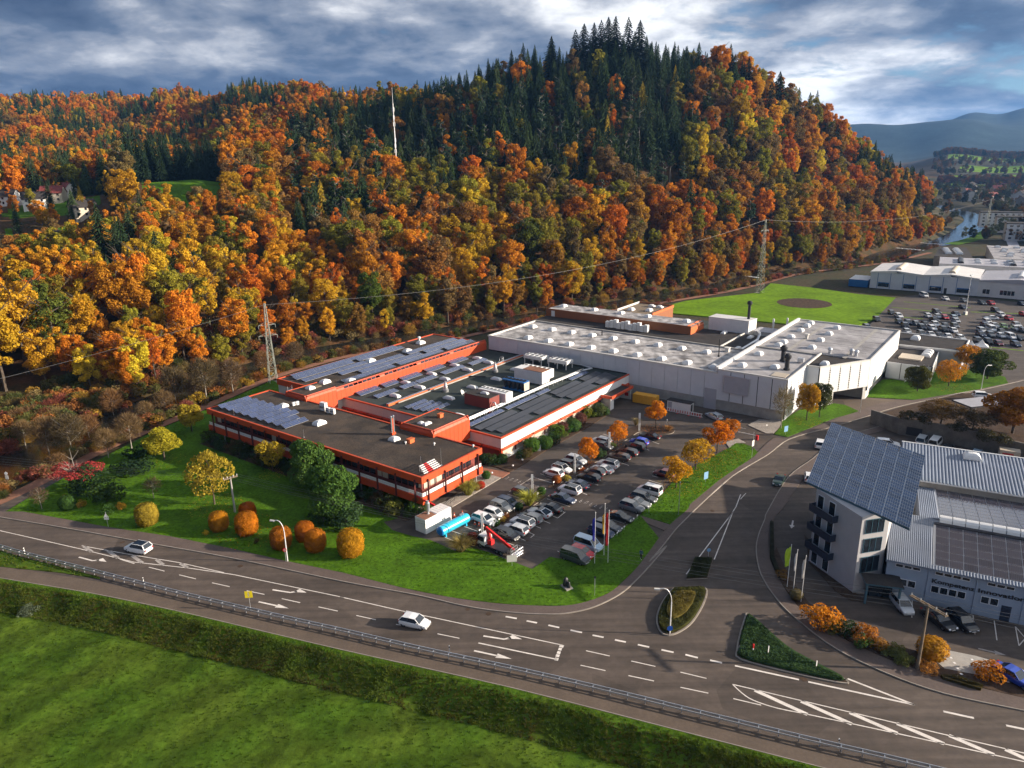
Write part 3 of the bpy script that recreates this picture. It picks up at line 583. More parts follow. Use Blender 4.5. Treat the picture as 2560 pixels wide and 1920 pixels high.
# ---------------------------------------------------------------- the works: all built in one local frame (x across the site, y along the office front)
BO = (-15.44, 113.54); BR = math.radians(53.3)
def bldg(name, label, cat='building', group=None): return thing(name, label, cat, BO, BR, group)
def to_world(x, y):
    c, s = math.cos(BR), math.sin(BR); return (BO[0] + x * c - y * s, BO[1] + x * s + y * c)
def pv_mesh(name, wd, dp, tilt, pvm, lift=.12, flip=False, frame='metal', fr=.03):
    """one photovoltaic module on a wedge stand, centred, low edge towards -y."""
    me = bpy.data.meshes.new(name); h = dp * math.sin(tilt); d = dp * math.cos(tilt); x, y = wd / 2, d / 2
    V = [(-x, -y, lift), (x, -y, lift), (x, y, lift + h), (-x, y, lift + h), (-x, -y, lift - .05), (x, -y, lift - .05), (x, y, lift + h - .05), (-x, y, lift + h - .05)]
    k = fr; e = .006
    V += [(-x + k, -y + k, lift + e + h * k / d), (x - k, -y + k, lift + e + h * k / d), (x - k, y - k, lift + h * (1 - k / d) + e), (-x + k, y - k, lift + h * (1 - k / d) + e)]
    V += [(-x * .8, y * .9, 0), (-x * .74, y * .9, 0), (-x * .74, y * .9, lift + h), (-x * .8, y * .9, lift + h), (x * .8, y * .9, 0), (x * .74, y * .9, 0), (x * .74, y * .9, lift + h), (x * .8, y * .9, lift + h)]
    F = [(0, 1, 2, 3), (7, 6, 5, 4), (0, 4, 5, 1), (1, 5, 6, 2), (2, 6, 7, 3), (3, 7, 4, 0), (8, 9, 10, 11), (12, 13, 14, 15), (16, 17, 18, 19)]
    me.from_pydata(V, [], F); me.materials.append(MT[frame]); me.materials.append(MT[pvm]); me.polygons[6].material_index = 1
    uv = me.uv_layers.new(name='UVMap')
    for li, c in zip(me.polygons[6].loop_indices, ((0, 0), (1, 0), (1, 1), (0, 1))): uv.data[li].uv = c
    return me
def pv_row(parent, me, x0, x1, wd, y, z, gaps=(), rz=0.0, axis='x'):
    n = int(round((x1 - x0) / wd))
    for i in range(n):
        x = x0 + (i + .5) * wd
        if any(g0 < x < g1 for g0, g1 in gaps): continue
        put('solar_panel', me, parent, (x, y, z) if axis == 'x' else (y, x, z), (0, 0, rz))
def dome_mesh(w_, d_, h, cm='white', dm='white_metal'):
    b = MB(); b.box(-w_ / 2, w_ / 2, -d_ / 2, d_ / 2, 0, .28, 0)
    for (s0, z0), (s1, z1) in (((.98, .28), (.8, .28 + h * .55)), ((.8, .28 + h * .55), (.45, .28 + h * .9)), ((.45, .28 + h * .9), (0.02, .28 + h))):
        A = [(sx * w_ / 2 * s0, sy * d_ / 2 * s0, z0) for sx, sy in ((-1, -1), (1, -1), (1, 1), (-1, 1))]; C = [(sx * w_ / 2 * s1, sy * d_ / 2 * s1, z1) for sx, sy in ((-1, -1), (1, -1), (1, 1), (-1, 1))]
        for i in range(4): b.quad(A[i], A[(i + 1) % 4], C[(i + 1) % 4], C[i], m=1)
    return b.mesh('skylight', [MT[cm], MT[dm]])
DOME = dome_mesh(1.7, 1.7, .55); DOME_L = dome_mesh(1.2, 2.8, .45); DOME_B = dome_mesh(2.4, 1.8, .7)
def win_mesh(w_, h, d=.1, fm='dark_metal', gm='glass', n=1, bar=.06):
    """window in the local x-z plane looking to -y: frame with n panes set back."""
    f = MB(); f.box(-w_ / 2, w_ / 2, -.07, d, 0, bar); f.box(-w_ / 2, w_ / 2, -.07, d, h - bar, h)
    for i in range(n + 1):
        x = -w_ / 2 + (w_ - bar) * i / n; f.box(x, x + bar, -.068, d - .002, bar, h - bar)
    p = MB()
    for i in range(n):
        x0 = -w_ / 2 + (w_ - bar) * i / n + bar; x1 = -w_ / 2 + (w_ - bar) * (i + 1) / n; p.quad((x0, -.03, bar), (x1, -.03, bar), (x1, -.03, h - bar), (x0, -.03, h - bar))
    return f.mesh('window', MT[fm]), p.mesh('pane', MT[gm])
def window(parent, ms, loc, rz, pane_mat=None):
    f = put('window', ms[0], parent, loc, (0, 0, rz)); put('pane', ms[1], f); return f
FACE = {'-y': 0.0, '+x': math.pi / 2, '+y': math.pi, '-x': -math.pi / 2}
# ================================================================ office
off = bldg('office_building', 'two-storey office block with orange fascia bands and dark gravel roof facing the lawn')
b = MB(); b.box(.3, 15.7, .3, 63.2, 6.0, 7.0, 1, 0)
roof = b.build('roof', [MT['gravel_roof'], MT['orange_dark']], off)
def band(name, z0, z1, t0, t1, full):
    """fascia made of separate sheet panels with open joints."""
    n = 14; L = (63.6 - t0) / n; b = MB(); b.box(t0, t1, .01, L - .03, z0, z1); me = b.mesh(name, MT['orange'])
    for k in range(n): put(name, me, off, (0, t0 + k * L, 0))
    if full:
        b = MB(); b.box(15.72, 15.72 + t1 - t0, .01, L - .03, z0, z1); me = b.mesh(name, MT['orange'])
        for k in range(n): put(name, me, off, (0, t0 + k * L, 0))
        b = MB(); b.box(t1, 15.72, 63.22, 63.6, z0, z1); b.build(name, MT['orange'], off)
    n = 4; L = (16.1 - t1) / n; b = MB(); b.box(.02, L - .02, t0, t1, z0, z1); me = b.mesh(name, MT['orange'])
    for k in range(n): put(name, me, off, (t1 + k * L, 0, 0))
band('fascia', 5.95, 7.16, -.12, .28, True); band('balcony_band', 2.1, 3.42, -.15, .15, False)
b = MB(); b.box(.15, 15.9, .15, 63.4, 3.0, 3.3); b.build('floor_slab', MT['concrete'], off)
b = MB(); b.box(1.35, 15.6, 1.35, 63.2, 3.3, 5.98); b.build('upper_wall', MT['maroon'], off)
b = MB(); b.box(3.0, 15.4, 2.6, 63.0, 0, 3.0); b.build('lower_wall', MT['maroon'], off)
for k in range(2):
    for x0, x1, y0, y1 in ((.02, .1, .1, 63.4), (.1, 15.9, .02, .1)):
        b = MB(); b.box(x0, x1, y0, y1, 3.5 + k * .36, 3.78 + k * .36); b.build('balustrade_board', MT['white'], off)
for z in (4.33, 4.55):
    b = MB(); b.bar((.05, .05, z), (.05, 63.4, z), .05, .05); b.bar((.05, .05, z), (15.9, .05, z), .05, .05); b.build('handrail', MT['rail_red'], off)
pm = MB()
for z0, z1, xx in ((2.4, 6.4, -.28),):
    pm.box(-.06, .06, -.06, .06, z0, z1); pm.box(-.06, .06, .14, .26, z0, z1); pm.box(-.06, .06, -.06, .26, z1, z1 + .1); pm.box(-.06, .06, -.06, .26, z0 - .1, z0)
PM = pm.mesh('post', MT['rail_red'])
for x in (1.2, 5.6, 10.1, 14.6): put('post', PM, off, (x, -.42, 0))
for k in range(14): put('post', PM, off, (-.42, 1.4 + k * 4.6, 0), (0, 0, -math.pi / 2))
W1 = win_mesh(1.54, 1.85, fm='maroon', bar=.05); W1B = win_mesh(1.54, 1.85, fm='maroon', gm='blind', bar=.05); WG = win_mesh(2.2, 2.1, fm='dark_metal')
q = random.Random(3)
for k in range(38): window(off, W1B if q.random() < .22 else W1, (1.33, 2.2 + k * 1.6, 3.95), FACE['-x'])
for k in range(8): window(off, W1B if k < 3 else W1, (2.5 + k * 1.6, 1.33, 3.95), FACE['-y'])
for k in range(24): window(off, WG, (2.98, 4.2 + k * 2.45, .35), FACE['-x'])
for k in range(4): window(off, WG, (4.6 + k * 2.5, 2.58, .35), FACE['-y'])
b = MB()
for k in range(9): b.tube((.9, 2 + k * 7.2, 0), (.9, 2 + k * 7.2, 3.0), .14, n=8)
b.tube((15.3, .9, 0), (15.3, .9, 3.0), .12, n=8); b.build('pillars', MT['concrete'], off)['kind'] = 'stuff'
PVO = pv_mesh('solar_panel', 1.9, 1.5, math.radians(20), 'pv_blue', .25)
for r_ in range(9):
    y = 61.2 - r_ * 2.74
    for k in range(4 if r_ < 7 else 3): put('solar_panel', PVO, off, (2.6 + k * 1.95, y, 7.0))
for x, y, me in ((10.4, 50.8, DOME), (7.6, 35.4, DOME_B), (9.9, 16.4, DOME)): put('skylight', me, off, (x, y, 7.0))
acm = MB(); acm.box(-.5, .5, -.25, .25, .1, 1.2); acm.lathe([(.42, 0), (.42, .03), (.1, .04)], (0, -.26, .65), 12, 1); acm.box(-.45, -.35, -.2, .2, 0, .1, 1); acm.box(.35, .45, -.2, .2, 0, .1, 1)
AC = acm.mesh('air_conditioner', [MT['white_metal'], MT['dark_metal']])
for x, y, s in ((13.6, 41.2, 1.6), (13.2, 39.3, 1.05), (13.3, 37.9, 1.05)): put('air_conditioner', AC, off, (x, y, 7.0), (0, 0, FACE['-x']), s)
for x, y in ((12.1, 49.4), (12.9, 49.2)): put('air_conditioner', AC, off, (x, y, 7.0), (0, 0, 0), .7)
b = MB()
for dx in (-.3, .3): b.tube((dx, 0, .4), (dx, 0, 3.6), .17, n=10, m=1); b.lathe([(.17, 0), (.26, .1), (.02, .35)], (dx, 0, 3.6), 10, 1)
b.box(-.12, .12, -.12, .12, 0, 3.3, 0); b.box(-.5, .5, -.3, .3, 0, .45, 0); b.build('flue', [MT['orange'], MT['metal']], off, loc=(12.0, 18.8, 7.0))
b = MB(); b.box(-.6, .6, -.4, .4, 0, .75); b.box(-.7, .7, -.5, .5, .75, .85); b.build('roof_vent', MT['rust_orange'], off, loc=(10.8, 12.9, 7))
for x, y in ((9.7, 13.2), (12.3, 8.3), (15.6, 1.6)):
    b = MB(); b.tube((0, 0, 0), (0, 0, .35), .12, n=8); b.lathe([(.24, .35), (.2, .5), (.02, .58)], (0, 0, 0), 10); b.build('roof_vent', MT['white_metal'], off, loc=(x, y, 7))
for x, y, h in ((6.0, .9, 3.2), (3.1, 3.0, 2.2), (1.0, 55, 1.6), (1, 32, 1.6), (6, 46, 1.8)):
    b = MB(); b.tube((0, 0, 0), (0, 0, h), .03, .015, 5); b.tube((0, 0, 0), (0, 0, .1), .16, n=8); b.build('lightning_rod', MT['galv'], off, loc=(x, y, 7))
# leaning company sign on the roof edge: white slats with a red block
sg = thing('roof_sign', 'slatted white sign with a red middle lying on the office roof corner', 'sign', to_world(1.1, 1.3) + (7.0,), BR)
for k in range(5):
    b = MB(); y = -.8 + k * .42; o_ = k * .18
    for x0, x1, m_ in ((0 + o_, 1.0 + o_, 0), (1.0 + o_, 2.3 + o_ * .4, 1 if k < 5 else 0), (2.3 + o_ * .4, 4.2 + o_ * .5, 0)):
        b.bar((x0, y, .35 + .16 * k), (x1, y, .35 + .16 * k), .24, .1, m_)
    b.tube((.8, y, 0), (.8, y, .35 + .16 * k), .03, n=5); b.tube((3.4, y, 0), (3.4, y, .35 + .16 * k), .03, n=5)
    b.build('slat', [MT['white'], MT['red']], sg)
# ================================================================ raised orange stair blocks and the production building
prod = bldg('production_building', 'single-storey production building with white wall, orange hoods and solar roof beside the car park')
b = MB(); b.box(26.4, 79.8, 3.4, 49.4, 4.3, 5.0, 1, 0); proof = b.build('roof', [MT['felt_roof'], MT['offwhite']], prod)
b = MB(); b.box(26.6, 79.8, 3.8, 49.4, 0, 4.3); b.build('core_wall', MT['maroon'], prod)
NB = 10; bw = (80 - 26.2) / NB
hood = MB(); hood.box(-bw / 2 + .22, bw / 2 - .22, -.55, .2, 0, .22)
hood.quad((-bw / 2 + .22, -.55, .22), (bw / 2 - .22, -.55, .22), (bw / 2 - .22, .15, .5), (-bw / 2 + .22, .15, .5)); HOOD = hood.mesh('window_hood', MT['orange'])
bl = MB(); nbl = 4
for i in range(nbl):
    x0 = -bw / 2 + .3 + i * (bw - .6) / nbl; bl.box(x0 + .015, x0 + (bw - .6) / nbl - .015, 0, .06, 0, 1.75)
BLIND = bl.mesh('window_blind', MT['blind'])
wp = MB(); wp.box(-bw / 2 + .02, bw / 2 - .02, -.02, .25, 0, 2.05); WPAN = wp.mesh('wall_panel', MT['white']); WPAN_G = wp.mesh('wall_panel', MT['concrete'])
plm = MB(); plm.box(-bw / 2 + .02, bw / 2 - .02, 0, .25, 0, .75); PLIN = plm.mesh('plinth', MT['white'])
for k in range(NB):
    x = 26.2 + (k + .5) * bw
    if k < 9 or True: put('wall_panel', WPAN, prod, (x, 3.22, 2.8)); put('window_hood', HOOD, prod, (x, 3.3, 2.38)); put('plinth', PLIN, prod, (x, 3.3, 0))
    if not 65.5 < x < 74: put('window_blind', BLIND, prod, (x, 3.62, .72))
SBW = 4.8
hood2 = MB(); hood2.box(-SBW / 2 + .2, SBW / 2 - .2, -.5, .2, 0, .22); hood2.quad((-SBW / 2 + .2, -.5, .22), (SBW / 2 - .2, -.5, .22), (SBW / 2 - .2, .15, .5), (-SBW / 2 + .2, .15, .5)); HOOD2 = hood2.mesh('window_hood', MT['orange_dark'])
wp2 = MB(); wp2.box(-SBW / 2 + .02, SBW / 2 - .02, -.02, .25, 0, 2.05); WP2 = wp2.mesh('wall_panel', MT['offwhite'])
bl2 = MB()
for i in range(4): bl2.box(-SBW / 2 + .3 + i * 1.05 + .02, -SBW / 2 + .3 + (i + 1) * 1.05 - .02, 0, .06, 0, 1.75)
BL2 = bl2.mesh('window_blind', MT['blind'])
for k in range(10):
    y = 3.4 + (k + .5) * SBW - .2
    if y > 49.6: continue
    put('wall_panel', WP2, prod, (26.22, y, 2.8), (0, 0, FACE['-x'])); put('window_hood', HOOD2, prod, (26.3, y, 2.38), (0, 0, FACE['-x'])); put('window_blind', BL2, prod, (26.62, y, .72), (0, 0, FACE['-x']))
for nm, x0, x1, y0, y1 in (('roof_edge', 26.05, 80, 3.05, 3.5), ('roof_edge', 26.05, 26.5, 3.5, 49.5)):
    b = MB(); b.box(x0, x1, y0, y1, 4.86, 5.14); b.build(nm, MT['orange'], prod)
b = MB(); b.box(26.05, 26.55, 3.05, 3.55, 0, 2.8); b.build('corner_pier', MT['orange'], prod)
def chamfer_block(parent, x0, x1, y0, y1, z0, z1, rib=1.25, ch=.75, sides=('-x', '-y', '+x'), roofm='gravel_roof'):
    b = MB(); b.box(x0 + .25, x1 - .25, y0 + .25, y1 - .25, z0, z1 - .12, 1, 0); b.build('roof', [MT[roofm], MT['orange_dark']], parent)
    def run(a, c, out):
        L = (Vector(c) - Vector(a)).length; n = max(1, int(round(L / rib))); d = (Vector(c) - Vector(a)).normalized(); o = Vector(out)
        for i in range(n):
            p0 = Vector(a) + d * (L * i / n + .02); p1 = Vector(a) + d * (L * (i + 1) / n - .02); m_ = MB()
            P = lambda p, k, z: (p.x + o.x * k, p.y + o.y * k, z)
            m_.quad(P(p0, 0, z0), P(p1, 0, z0), P(p1, 0, z1 - ch), P(p0, 0, z1 - ch)); m_.quad(P(p0, 0, z1 - ch), P(p1, 0, z1 - ch), P(p1, -ch * .55, z1), P(p0, -ch * .55, z1))
            m_.quad(P(p0, -ch * .55, z1), P(p1, -ch * .55, z1), P(p1, -ch * .55 - .18, z1), P(p0, -ch * .55 - .18, z1)); m_.quad(P(p0, -ch * .55 - .18, z1), P(p1, -ch * .55 - .18, z1), P(p1, -ch * .55 - .18, z1 - .3), P(p0, -ch * .55 - .18, z1 - .3))
            m_.quad(P(p0, 0, z0), P(p0, 0, z1 - ch), P(p0, -ch * .55, z1), P(p0, -.3, z0)); m_.quad(P(p1, 0, z0), P(p1, -.3, z0), P(p1, -ch * .55, z1), P(p1, 0, z1 - ch))
            m_.build('cladding_panel', MT['orange'], parent)
    if '-x' in sides: run((x0, y1), (x0, y0), (-1, 0))
    if '-y' in sides: run((x0, y0), (x1, y0), (0, -1))
    if '+x' in sides: run((x1, y0), (x1, y1), (1, 0))
    if '+y' in sides: run((x1, y1), (x0, y1), (0, 1))
blk = bldg('stair_block', 'raised orange-clad roof block between the office and the black solar rows', 'building')
chamfer_block(blk, 15.0, 26.0, 11.0, 20.0, 3.4, 8.3, sides=('-x', '-y', '+x', '+y'))
for dx, dy in ((17.2, 15.0), (17.2, 16.2), (18.0, 15.0)): put('skylight', DOME, blk, (dx, dy, 8.15), scale=.62)
b = MB(); b.box(-.5, .5, -.35, .35, 0, .8); b.box(-.6, .6, -.45, .45, .8, .9); b.build('roof_vent', MT['rust_orange'], blk, loc=(22.1, 15.4, 8.15))
wing = bldg('upper_wing', 'long raised wing with orange parapet and blue solar rows nearest the river', 'building')
b = MB(); b.box(23.0, 79.8, 50.2, 69.8, 0, 6.9, 1, 0); b.build('roof', [MT['gravel_roof'], MT['offwhite']], wing)
for x0, x1, y0, y1 in ((22.85, 79.9, 69.7, 70.05), (22.85, 23.2, 56.5, 69.7), (79.5, 79.9, 50.2, 69.7)):
    b = MB(); b.box(x0, x1, y0, y1, 5.6, 7.1); b.build('roof_edge', MT['orange'], wing)
chamfer_block(wing, 24.0, 80.0, 49.4, 51.6, 4.9, 7.85, 1.45, .8, ('-y',))
chamfer_block(wing, 15.4, 24.2, 49.4, 56.8, 3.2, 8.2, 1.25, .75, ('-x', '-y', '+y'))
rb = MB(); rb.quad((-.6, -.28, -.26), (.6, -.28, -.26), (.6, .12, .28), (-.6, .12, .28)); rb.quad((-.6, -.28, -.26), (-.6, .12, .28), (.6, .12, .28), (.6, -.28, -.26)); RBN = rb.mesh('ribbon_window', MT['glass'])
for k in range(36):
    x = 27.2 + k * 1.45
    if k % 9 == 8: continue
    put('ribbon_window', RBN, wing, (x, 49.62, 7.45))
PVW = pv_mesh('solar_panel', 1.7, 1.75, math.radians(11), 'pv_blue', .22)
for y, x0, x1, gp in ((68.0, 26, 61, ()), (65.8, 25, 62, ((43.5, 45.5),)), (62.6, 25, 45, ()), (59.6, 34, 78, ((56, 58.5),)), (56.6, 38, 78.5, ((60, 62),)), (53.8, 30, 79, ((47, 48.8), (66, 67.8)))): pv_row(wing, PVW, x0, x1, 1.7, y, 6.9, gp)
for x, y in ((27.5, 57.5), (47, 62.5), (60, 61.6), (69, 65), (31.5, 52.9)): put('skylight', DOME_B, wing, (x, y, 6.9))
b = MB()
for k in range(9): b.box(-.6, .6, k * .28, k * .28 + .22, -k * .2, -k * .2 + .05)
for s in (-.6, .6): b.bar((s, 0, .1), (s, 2.5, -1.75), .06, .16); b.bar((s, 0, 1.0), (s, 2.5, -.8), .04, .04); b.bar((s, 0, 0), (s, 0, 1.0), .04, .04); b.bar((s, 2.5, -1.8), (s, 2.5, -.8), .04, .04)
b.build('roof_stairs', MT['galv'], wing, loc=(17.0, 57.0, 8.3 - .35))
put('skylight', DOME, wing, (20.0, 53.5, 8.05)); b = MB(); b.box(-.8, .8, -.7, .7, 0, .25); b.build('roof_hatch', MT['wood'], wing, loc=(22.0, 53.6, 8.05))
b = MB(); b.tube((0, 0, 0), (0, 0, 1.0), .28, n=10); b.lathe([(.28, 1.0), (.55, 1.25), (.5, 1.6), (.05, 1.8)], n=12); b.build('roof_vent', MT['white_metal'], wing, loc=(70, 66.5, 6.9))
# roof of the production building: solar rows, skylights, pipes
PVB = pv_mesh('solar_panel', 1.65, 1.85, math.radians(8), 'pv_black', .16, frame='dark_metal', fr=.012)
for y, sh in ((10.1, 0), (7.7, .6), (5.4, 1.2)): pv_row(proof, PVB, 27.2 + sh, 76.5 + sh * .3, 1.65, y, 5.0, ((40.2, 41.6), (53.2, 54.6), (66.6, 68.2)))
PVS = pv_mesh('solar_panel', 1.65, 1.1, math.radians(16), 'pv_blue', .2)
pv_row(proof, PVS, 27.8, 39.2, 1.65, 12.7, 5.0); pv_row(proof, PVS, 40.5, 51.5, 1.65, 12.6, 5.0); pv_row(proof, PVS, 52.5, 57.5, 1.65, 12.6, 5.0); pv_row(proof, PVS, 67.0, 75.0, 1.65, 12.7, 5.0)
for x0, x1, y in ((30, 37, 42.8), (38.5, 43, 42.8), (44, 51.5, 42.8), (53.4, 61.7, 42.8), (64, 70.5, 42.4)): pv_row(proof, PVW, x0, x1, 1.7, y, 5.0)
for x0, x1, y in ((29, 36, 47.2), (37, 42, 47.2), (43.5, 50.5, 47.2), (52.5, 59.5, 47.2), (62, 69, 47.2)): pv_row(proof, PVS, x0, x1, 1.65, y, 5.0); pv_row(proof, PVS, x0 + .5, x1, 1.65, y + 1.4, 5.0)
for r_ in range(4): pv_row(proof, PVS, 28.5 + r_ * .3, 35 + r_ * .3, 1.65, 31.5 - r_ * 2.0, 5.0)
for x, y in ((41.7, 39.8), (50.3, 39.3), (59.9, 39.9), (68.6, 39.7), (57.5, 28.5), (39.3, 28.3), (42.5, 45.2), (51.8, 45.2), (61.3, 45.4), (70.3, 44.9), (48.8, 29.1), (31.4, 18.6), (66.9, 29.4), (33.5, 40)): put('skylight', DOME_L, proof, (x, y, 5.0), (0, 0, 0))
for x, y in ((43.0, 32.6), (62.9, 33.0)):
    b = MB(); b.lathe([(.75, 0), (.75, .6), (.55, .7), (.5, 1.2), (.25, 2.2), (.22, 2.6), (.01, 2.62)], n=14); b.build('cone_vent', MT['metal'], proof, loc=(x, y, 5.0))
b = MB(); b.tube((0, 0, 0), (0, 0, 1.1), .06, n=6); b.lathe([(.02, -.2), (.5, -.08), (.85, .12), (.82, .14), (.5, -.04), (.02, -.16)], (0, 0, 0), 14)
o = b.build('satellite_dish', MT['white_metal'], proof, loc=(43.9, 28.1, 5.2)); o.rotation_euler = (math.radians(60), 0, .4)
def pipe_run(pts, r, m='galv', posts=True, name='pipe_run'):
    b = MB(); b.path(pts, r, 8)
    if posts:
        for p, q_ in zip(pts[:-1], pts[1:]):
            n = int((Vector(q_) - Vector(p)).length / 3)
            for i in range(1, n): c = Vector(p).lerp(Vector(q_), i / n); b.bar((c.x, c.y, 5.0), (c.x, c.y, c.z), .08, .08)
    b.build(name, MT[m], proof)
for k in range(3): pipe_run([(29.0 + k * .3, 14.6 + k * .42, 5.45), (60, 14.4 + k * .42, 5.45), (75 - k, 13.9 + k * .42, 5.45)], .13, 'galv' if k < 2 else 'white_metal')
b = MB(); b.bar((29, 14.0, 6.15), (75, 13.6, 6.15), .05, .05); b.bar((29, 14.0, 5.8), (75, 13.6, 5.8), .04, .04)
for k in range(24): b.bar((29 + k * 2, 14.0 - k * .017, 5.0), (29 + k * 2, 14.0 - k * .017, 6.15), .05, .05)
b.build('roof_railing', MT['galv'], proof)
b = MB(); b.box(27.5, 79.7, 36.0, 36.8, 5.0, 5.55, 1, 0); b.build('expansion_kerb', [MT['metal'], MT['rust_orange']], proof)
pipe_run([(30, 35.4, 5.3), (80, 35.4, 5.3)], .16, 'concrete', False); pipe_run([(55, 35.2, 5.4), (57, 31.5, 5.4)], .2, 'dark_metal', False); pipe_run([(75, 14, 5.5), (78.2, 13, 5.5), (79.4, 17, 5.5), (79.4, 30, 5.5)], .22, 'galv', False)
b = MB()
for s in (-.35, .35): b.path([(s, 0, 0), (s, 0, 1.7), (s, .5, 1.9), (s, .9, 1.5), (s, .9, 0)], .03, 5)
for k in range(6): b.tube((-.35, 0, .25 + k * .27), (.35, 0, .25 + k * .27), .02, n=5)
b.build('roof_ladder', MT['galv'], proof, loc=(70.5, 36.2, 5.0))
# rooftop machines, each a thing of its own
def machine(name, label, x, y, z=5.0, rz=0.0): return thing(name, label, 'cooling unit', to_world(x, y) + (z,), BR + rz)
def fan_ring(b, x, y, z, r, m=1):
    b.lathe([(r, 0), (r, .16), (r * .9, .16), (r * .88, .04), (.02, .04)], (x, y, z), 14, m)
for i, (x, y, lb) in enumerate(((75.5, 28.8, 'white fan table cooler standing nearest the grey hall wall'), (75.8, 21.2, 'white fan table cooler beside its twin, nearer the black solar rows'))):
    t = machine('dry_cooler', lb, x, y); b = MB(); b.box(-1.6, 1.6, -3.0, 3.0, 1.5, 2.3); b.build('cabinet', MT['white_metal'], t)
    for k in range(4):
        for j in (-.8, .8):
            f = MB(); fan_ring(f, 0, 0, 0, .62, 0); f.lathe([(.12, .1), (.55, .09), (.02, .08)], (0, 0, 0), 10, 1); f.build('fan', [MT['white_metal'], MT['dark_metal']], t, loc=(j, -2.2 + k * 1.47, 2.3))
    for sx in (-1.5, 1.5):
        for sy in (-2.7, 0, 2.7): b = MB(); b.box(sx - .08, sx + .08, sy - .08, sy + .08, 0, 1.5); b.build('leg', MT['white_metal'], t)
t = machine('plant_room', 'white rooftop plant box with rusty lid and a row of fans', 61.3, 20.3); b = MB(); b.box(-1.6, 1.6, -4.2, 4.2, .2, 3.3); b.build('housing', MT['white'], t); b = MB(); b.box(-1.65, 1.65, -4.25, 1.5, 3.3, 3.4); b.build('lid', MT['track'], t)
t = machine('condenser', 'long white condenser with six fans behind the rusty plant box', 65.5, 21.5); b = MB(); b.box(-1.2, 1.2, -4.2, 4.2, .3, 2.5); b.build('housing', MT['white_metal'], t)
for k in range(6): f = MB(); fan_ring(f, 0, 0, 0, .6, 0); f.lathe([(.5, .09), (.02, .08)], (0, 0, 0), 10, 1); f.build('fan', [MT['white_metal'], MT['dark_metal']], t, loc=(0, -3.5 + k * 1.4, 2.5))
t = machine('v_cooler', 'blue framed cooler with V-shaped black coils', 53.6, 19.6)
b = MB(); b.box(-1.1, 1.1, -3.1, 3.1, .15, .4); b.box(-1.15, 1.15, -3.2, 3.2, 2.3, 2.55); b.build('frame', MT['blue_steel'], t)
for k in range(5):
    y = -2.5 + k * 1.25; b = MB(); b.quad((-1.05, y - .55, 2.3), (-1.05, y, .4), (1.05, y, .4), (1.05, y - .55, 2.3)); b.quad((-1.05, y + .55, 2.3), (1.05, y + .55, 2.3), (1.05, y, .4), (-1.05, y, .4)); b.quad((-1.05, y - .55, 2.3), (-1.05, y + .55, 2.3), (-1.05, y, .4)); b.build('coil', MT['black'], t)
for k in range(6): f = MB(); fan_ring(f, 0, 0, 0, .5, 0); f.build('fan', [MT['black']], t, loc=(0, -2.6 + k * 1.05, 2.55))
b = MB(); b.quad((-1.0, -3.25, .4), (1.0, -3.25, .4), (1.1, -3.25, 2.3), (-1.1, -3.25, 2.3)); b.build('end_plate', MT['blind'], t)
t = machine('chiller_house', 'dark red rooftop hut with fan deck and pipework', 40.5, 19.4)
b = MB(); b.box(-1.9, 1.7, -3.6, 3.6, 0, 2.5); b.build('wall', MT['maroon'], t); b = MB(); b.box(-1.9, 1.7, -3.6, 3.6, 2.5, 2.6); b.build('roof', MT['dark_roof'], t); put('skylight', DOME_L, t, (.2, -.6, 2.6), scale=.7)
t2 = machine('condenser', 'white condenser with a fan row beside the dark red roof hut', 44.3, 18.6); b = MB(); b.box(-1.3, 1.3, -4.0, 4.0, .3, 2.6); b.build('housing', MT['white_metal'], t2)
for k in range(7): f = MB(); fan_ring(f, 0, 0, 0, .52, 0); f.lathe([(.45, .09), (.02, .08)], (0, 0, 0), 10, 1); f.build('fan', [MT['white_metal'], MT['dark_metal']], t2, loc=(0, -3.3 + k * 1.1, 2.6))
b = MB(); b.path([(-1.2, -3.9, 1.6), (-1.2, -4.6, 1.6), (-1.2, -5.0, .5), (.6, -5.0, .5)], .15, 8); b.path([(-.6, -3.9, 1.2), (-.6, -4.8, 1.0), (.9, -4.8, .4)], .12, 8); b.build('pipework', MT['galv'], t)
b = MB()
for k in range(5): b.bar((-4 + .3 * k, -2.5 - .6 * k, .08 + .03 * k), (1.5 + .3 * k, -3.6 - .5 * k, .08 + .03 * k), .12, .1, k % 2)
o = b.build('spare_beams', [MT['galv'], MT['maroon']]); o.location = to_world(36.5, 19.5) + (5.0,); o.rotation_euler[2] = BR + .6; tag(o, 'loose steel beams lying in front of the dark red roof hut', 'beams')
# entrance portal at the end of the white wall
por = bldg('entrance_porch', 'small flat-roofed porch with orange edge at the end of the white wall', 'porch')
b = MB(); b.box(65.6, 76.0, .2, 3.0, 3.0, 3.15); b.build('roof', MT['dark_roof'], por)
for x0, x1, y0, y1 in ((65.4, 76.2, -.1, .25), (65.4, 65.8, .25, 3.0), (75.8, 76.2, .25, 3.0)):
    b = MB(); b.box(x0, x1, y0, y1, 2.85, 3.5); b.build('roof_edge', MT['orange'], por)
b = MB(); b.box(65.7, 67.2, .4, .6, 0, 2.9); b.build('side_wall', MT['white'], por); b = MB(); b.box(65.8, 66.0, .6, 3.1, 0, 2.9); b.build('side_wall', MT['concrete'], por); b = MB(); b.box(75.6, 75.9, .3, 3.1, 0, 2.9); b.build('side_wall', MT['offwhite'], por)
b = MB(); b.box(70, 72.4, 3.05, 3.2, 0, 2.4); b.build('door', MT['glass'], por); b = MB(); b.box(75.52, 75.6, .9, 1.9, .8, 1.7); b.build('notice', MT['red'], por)
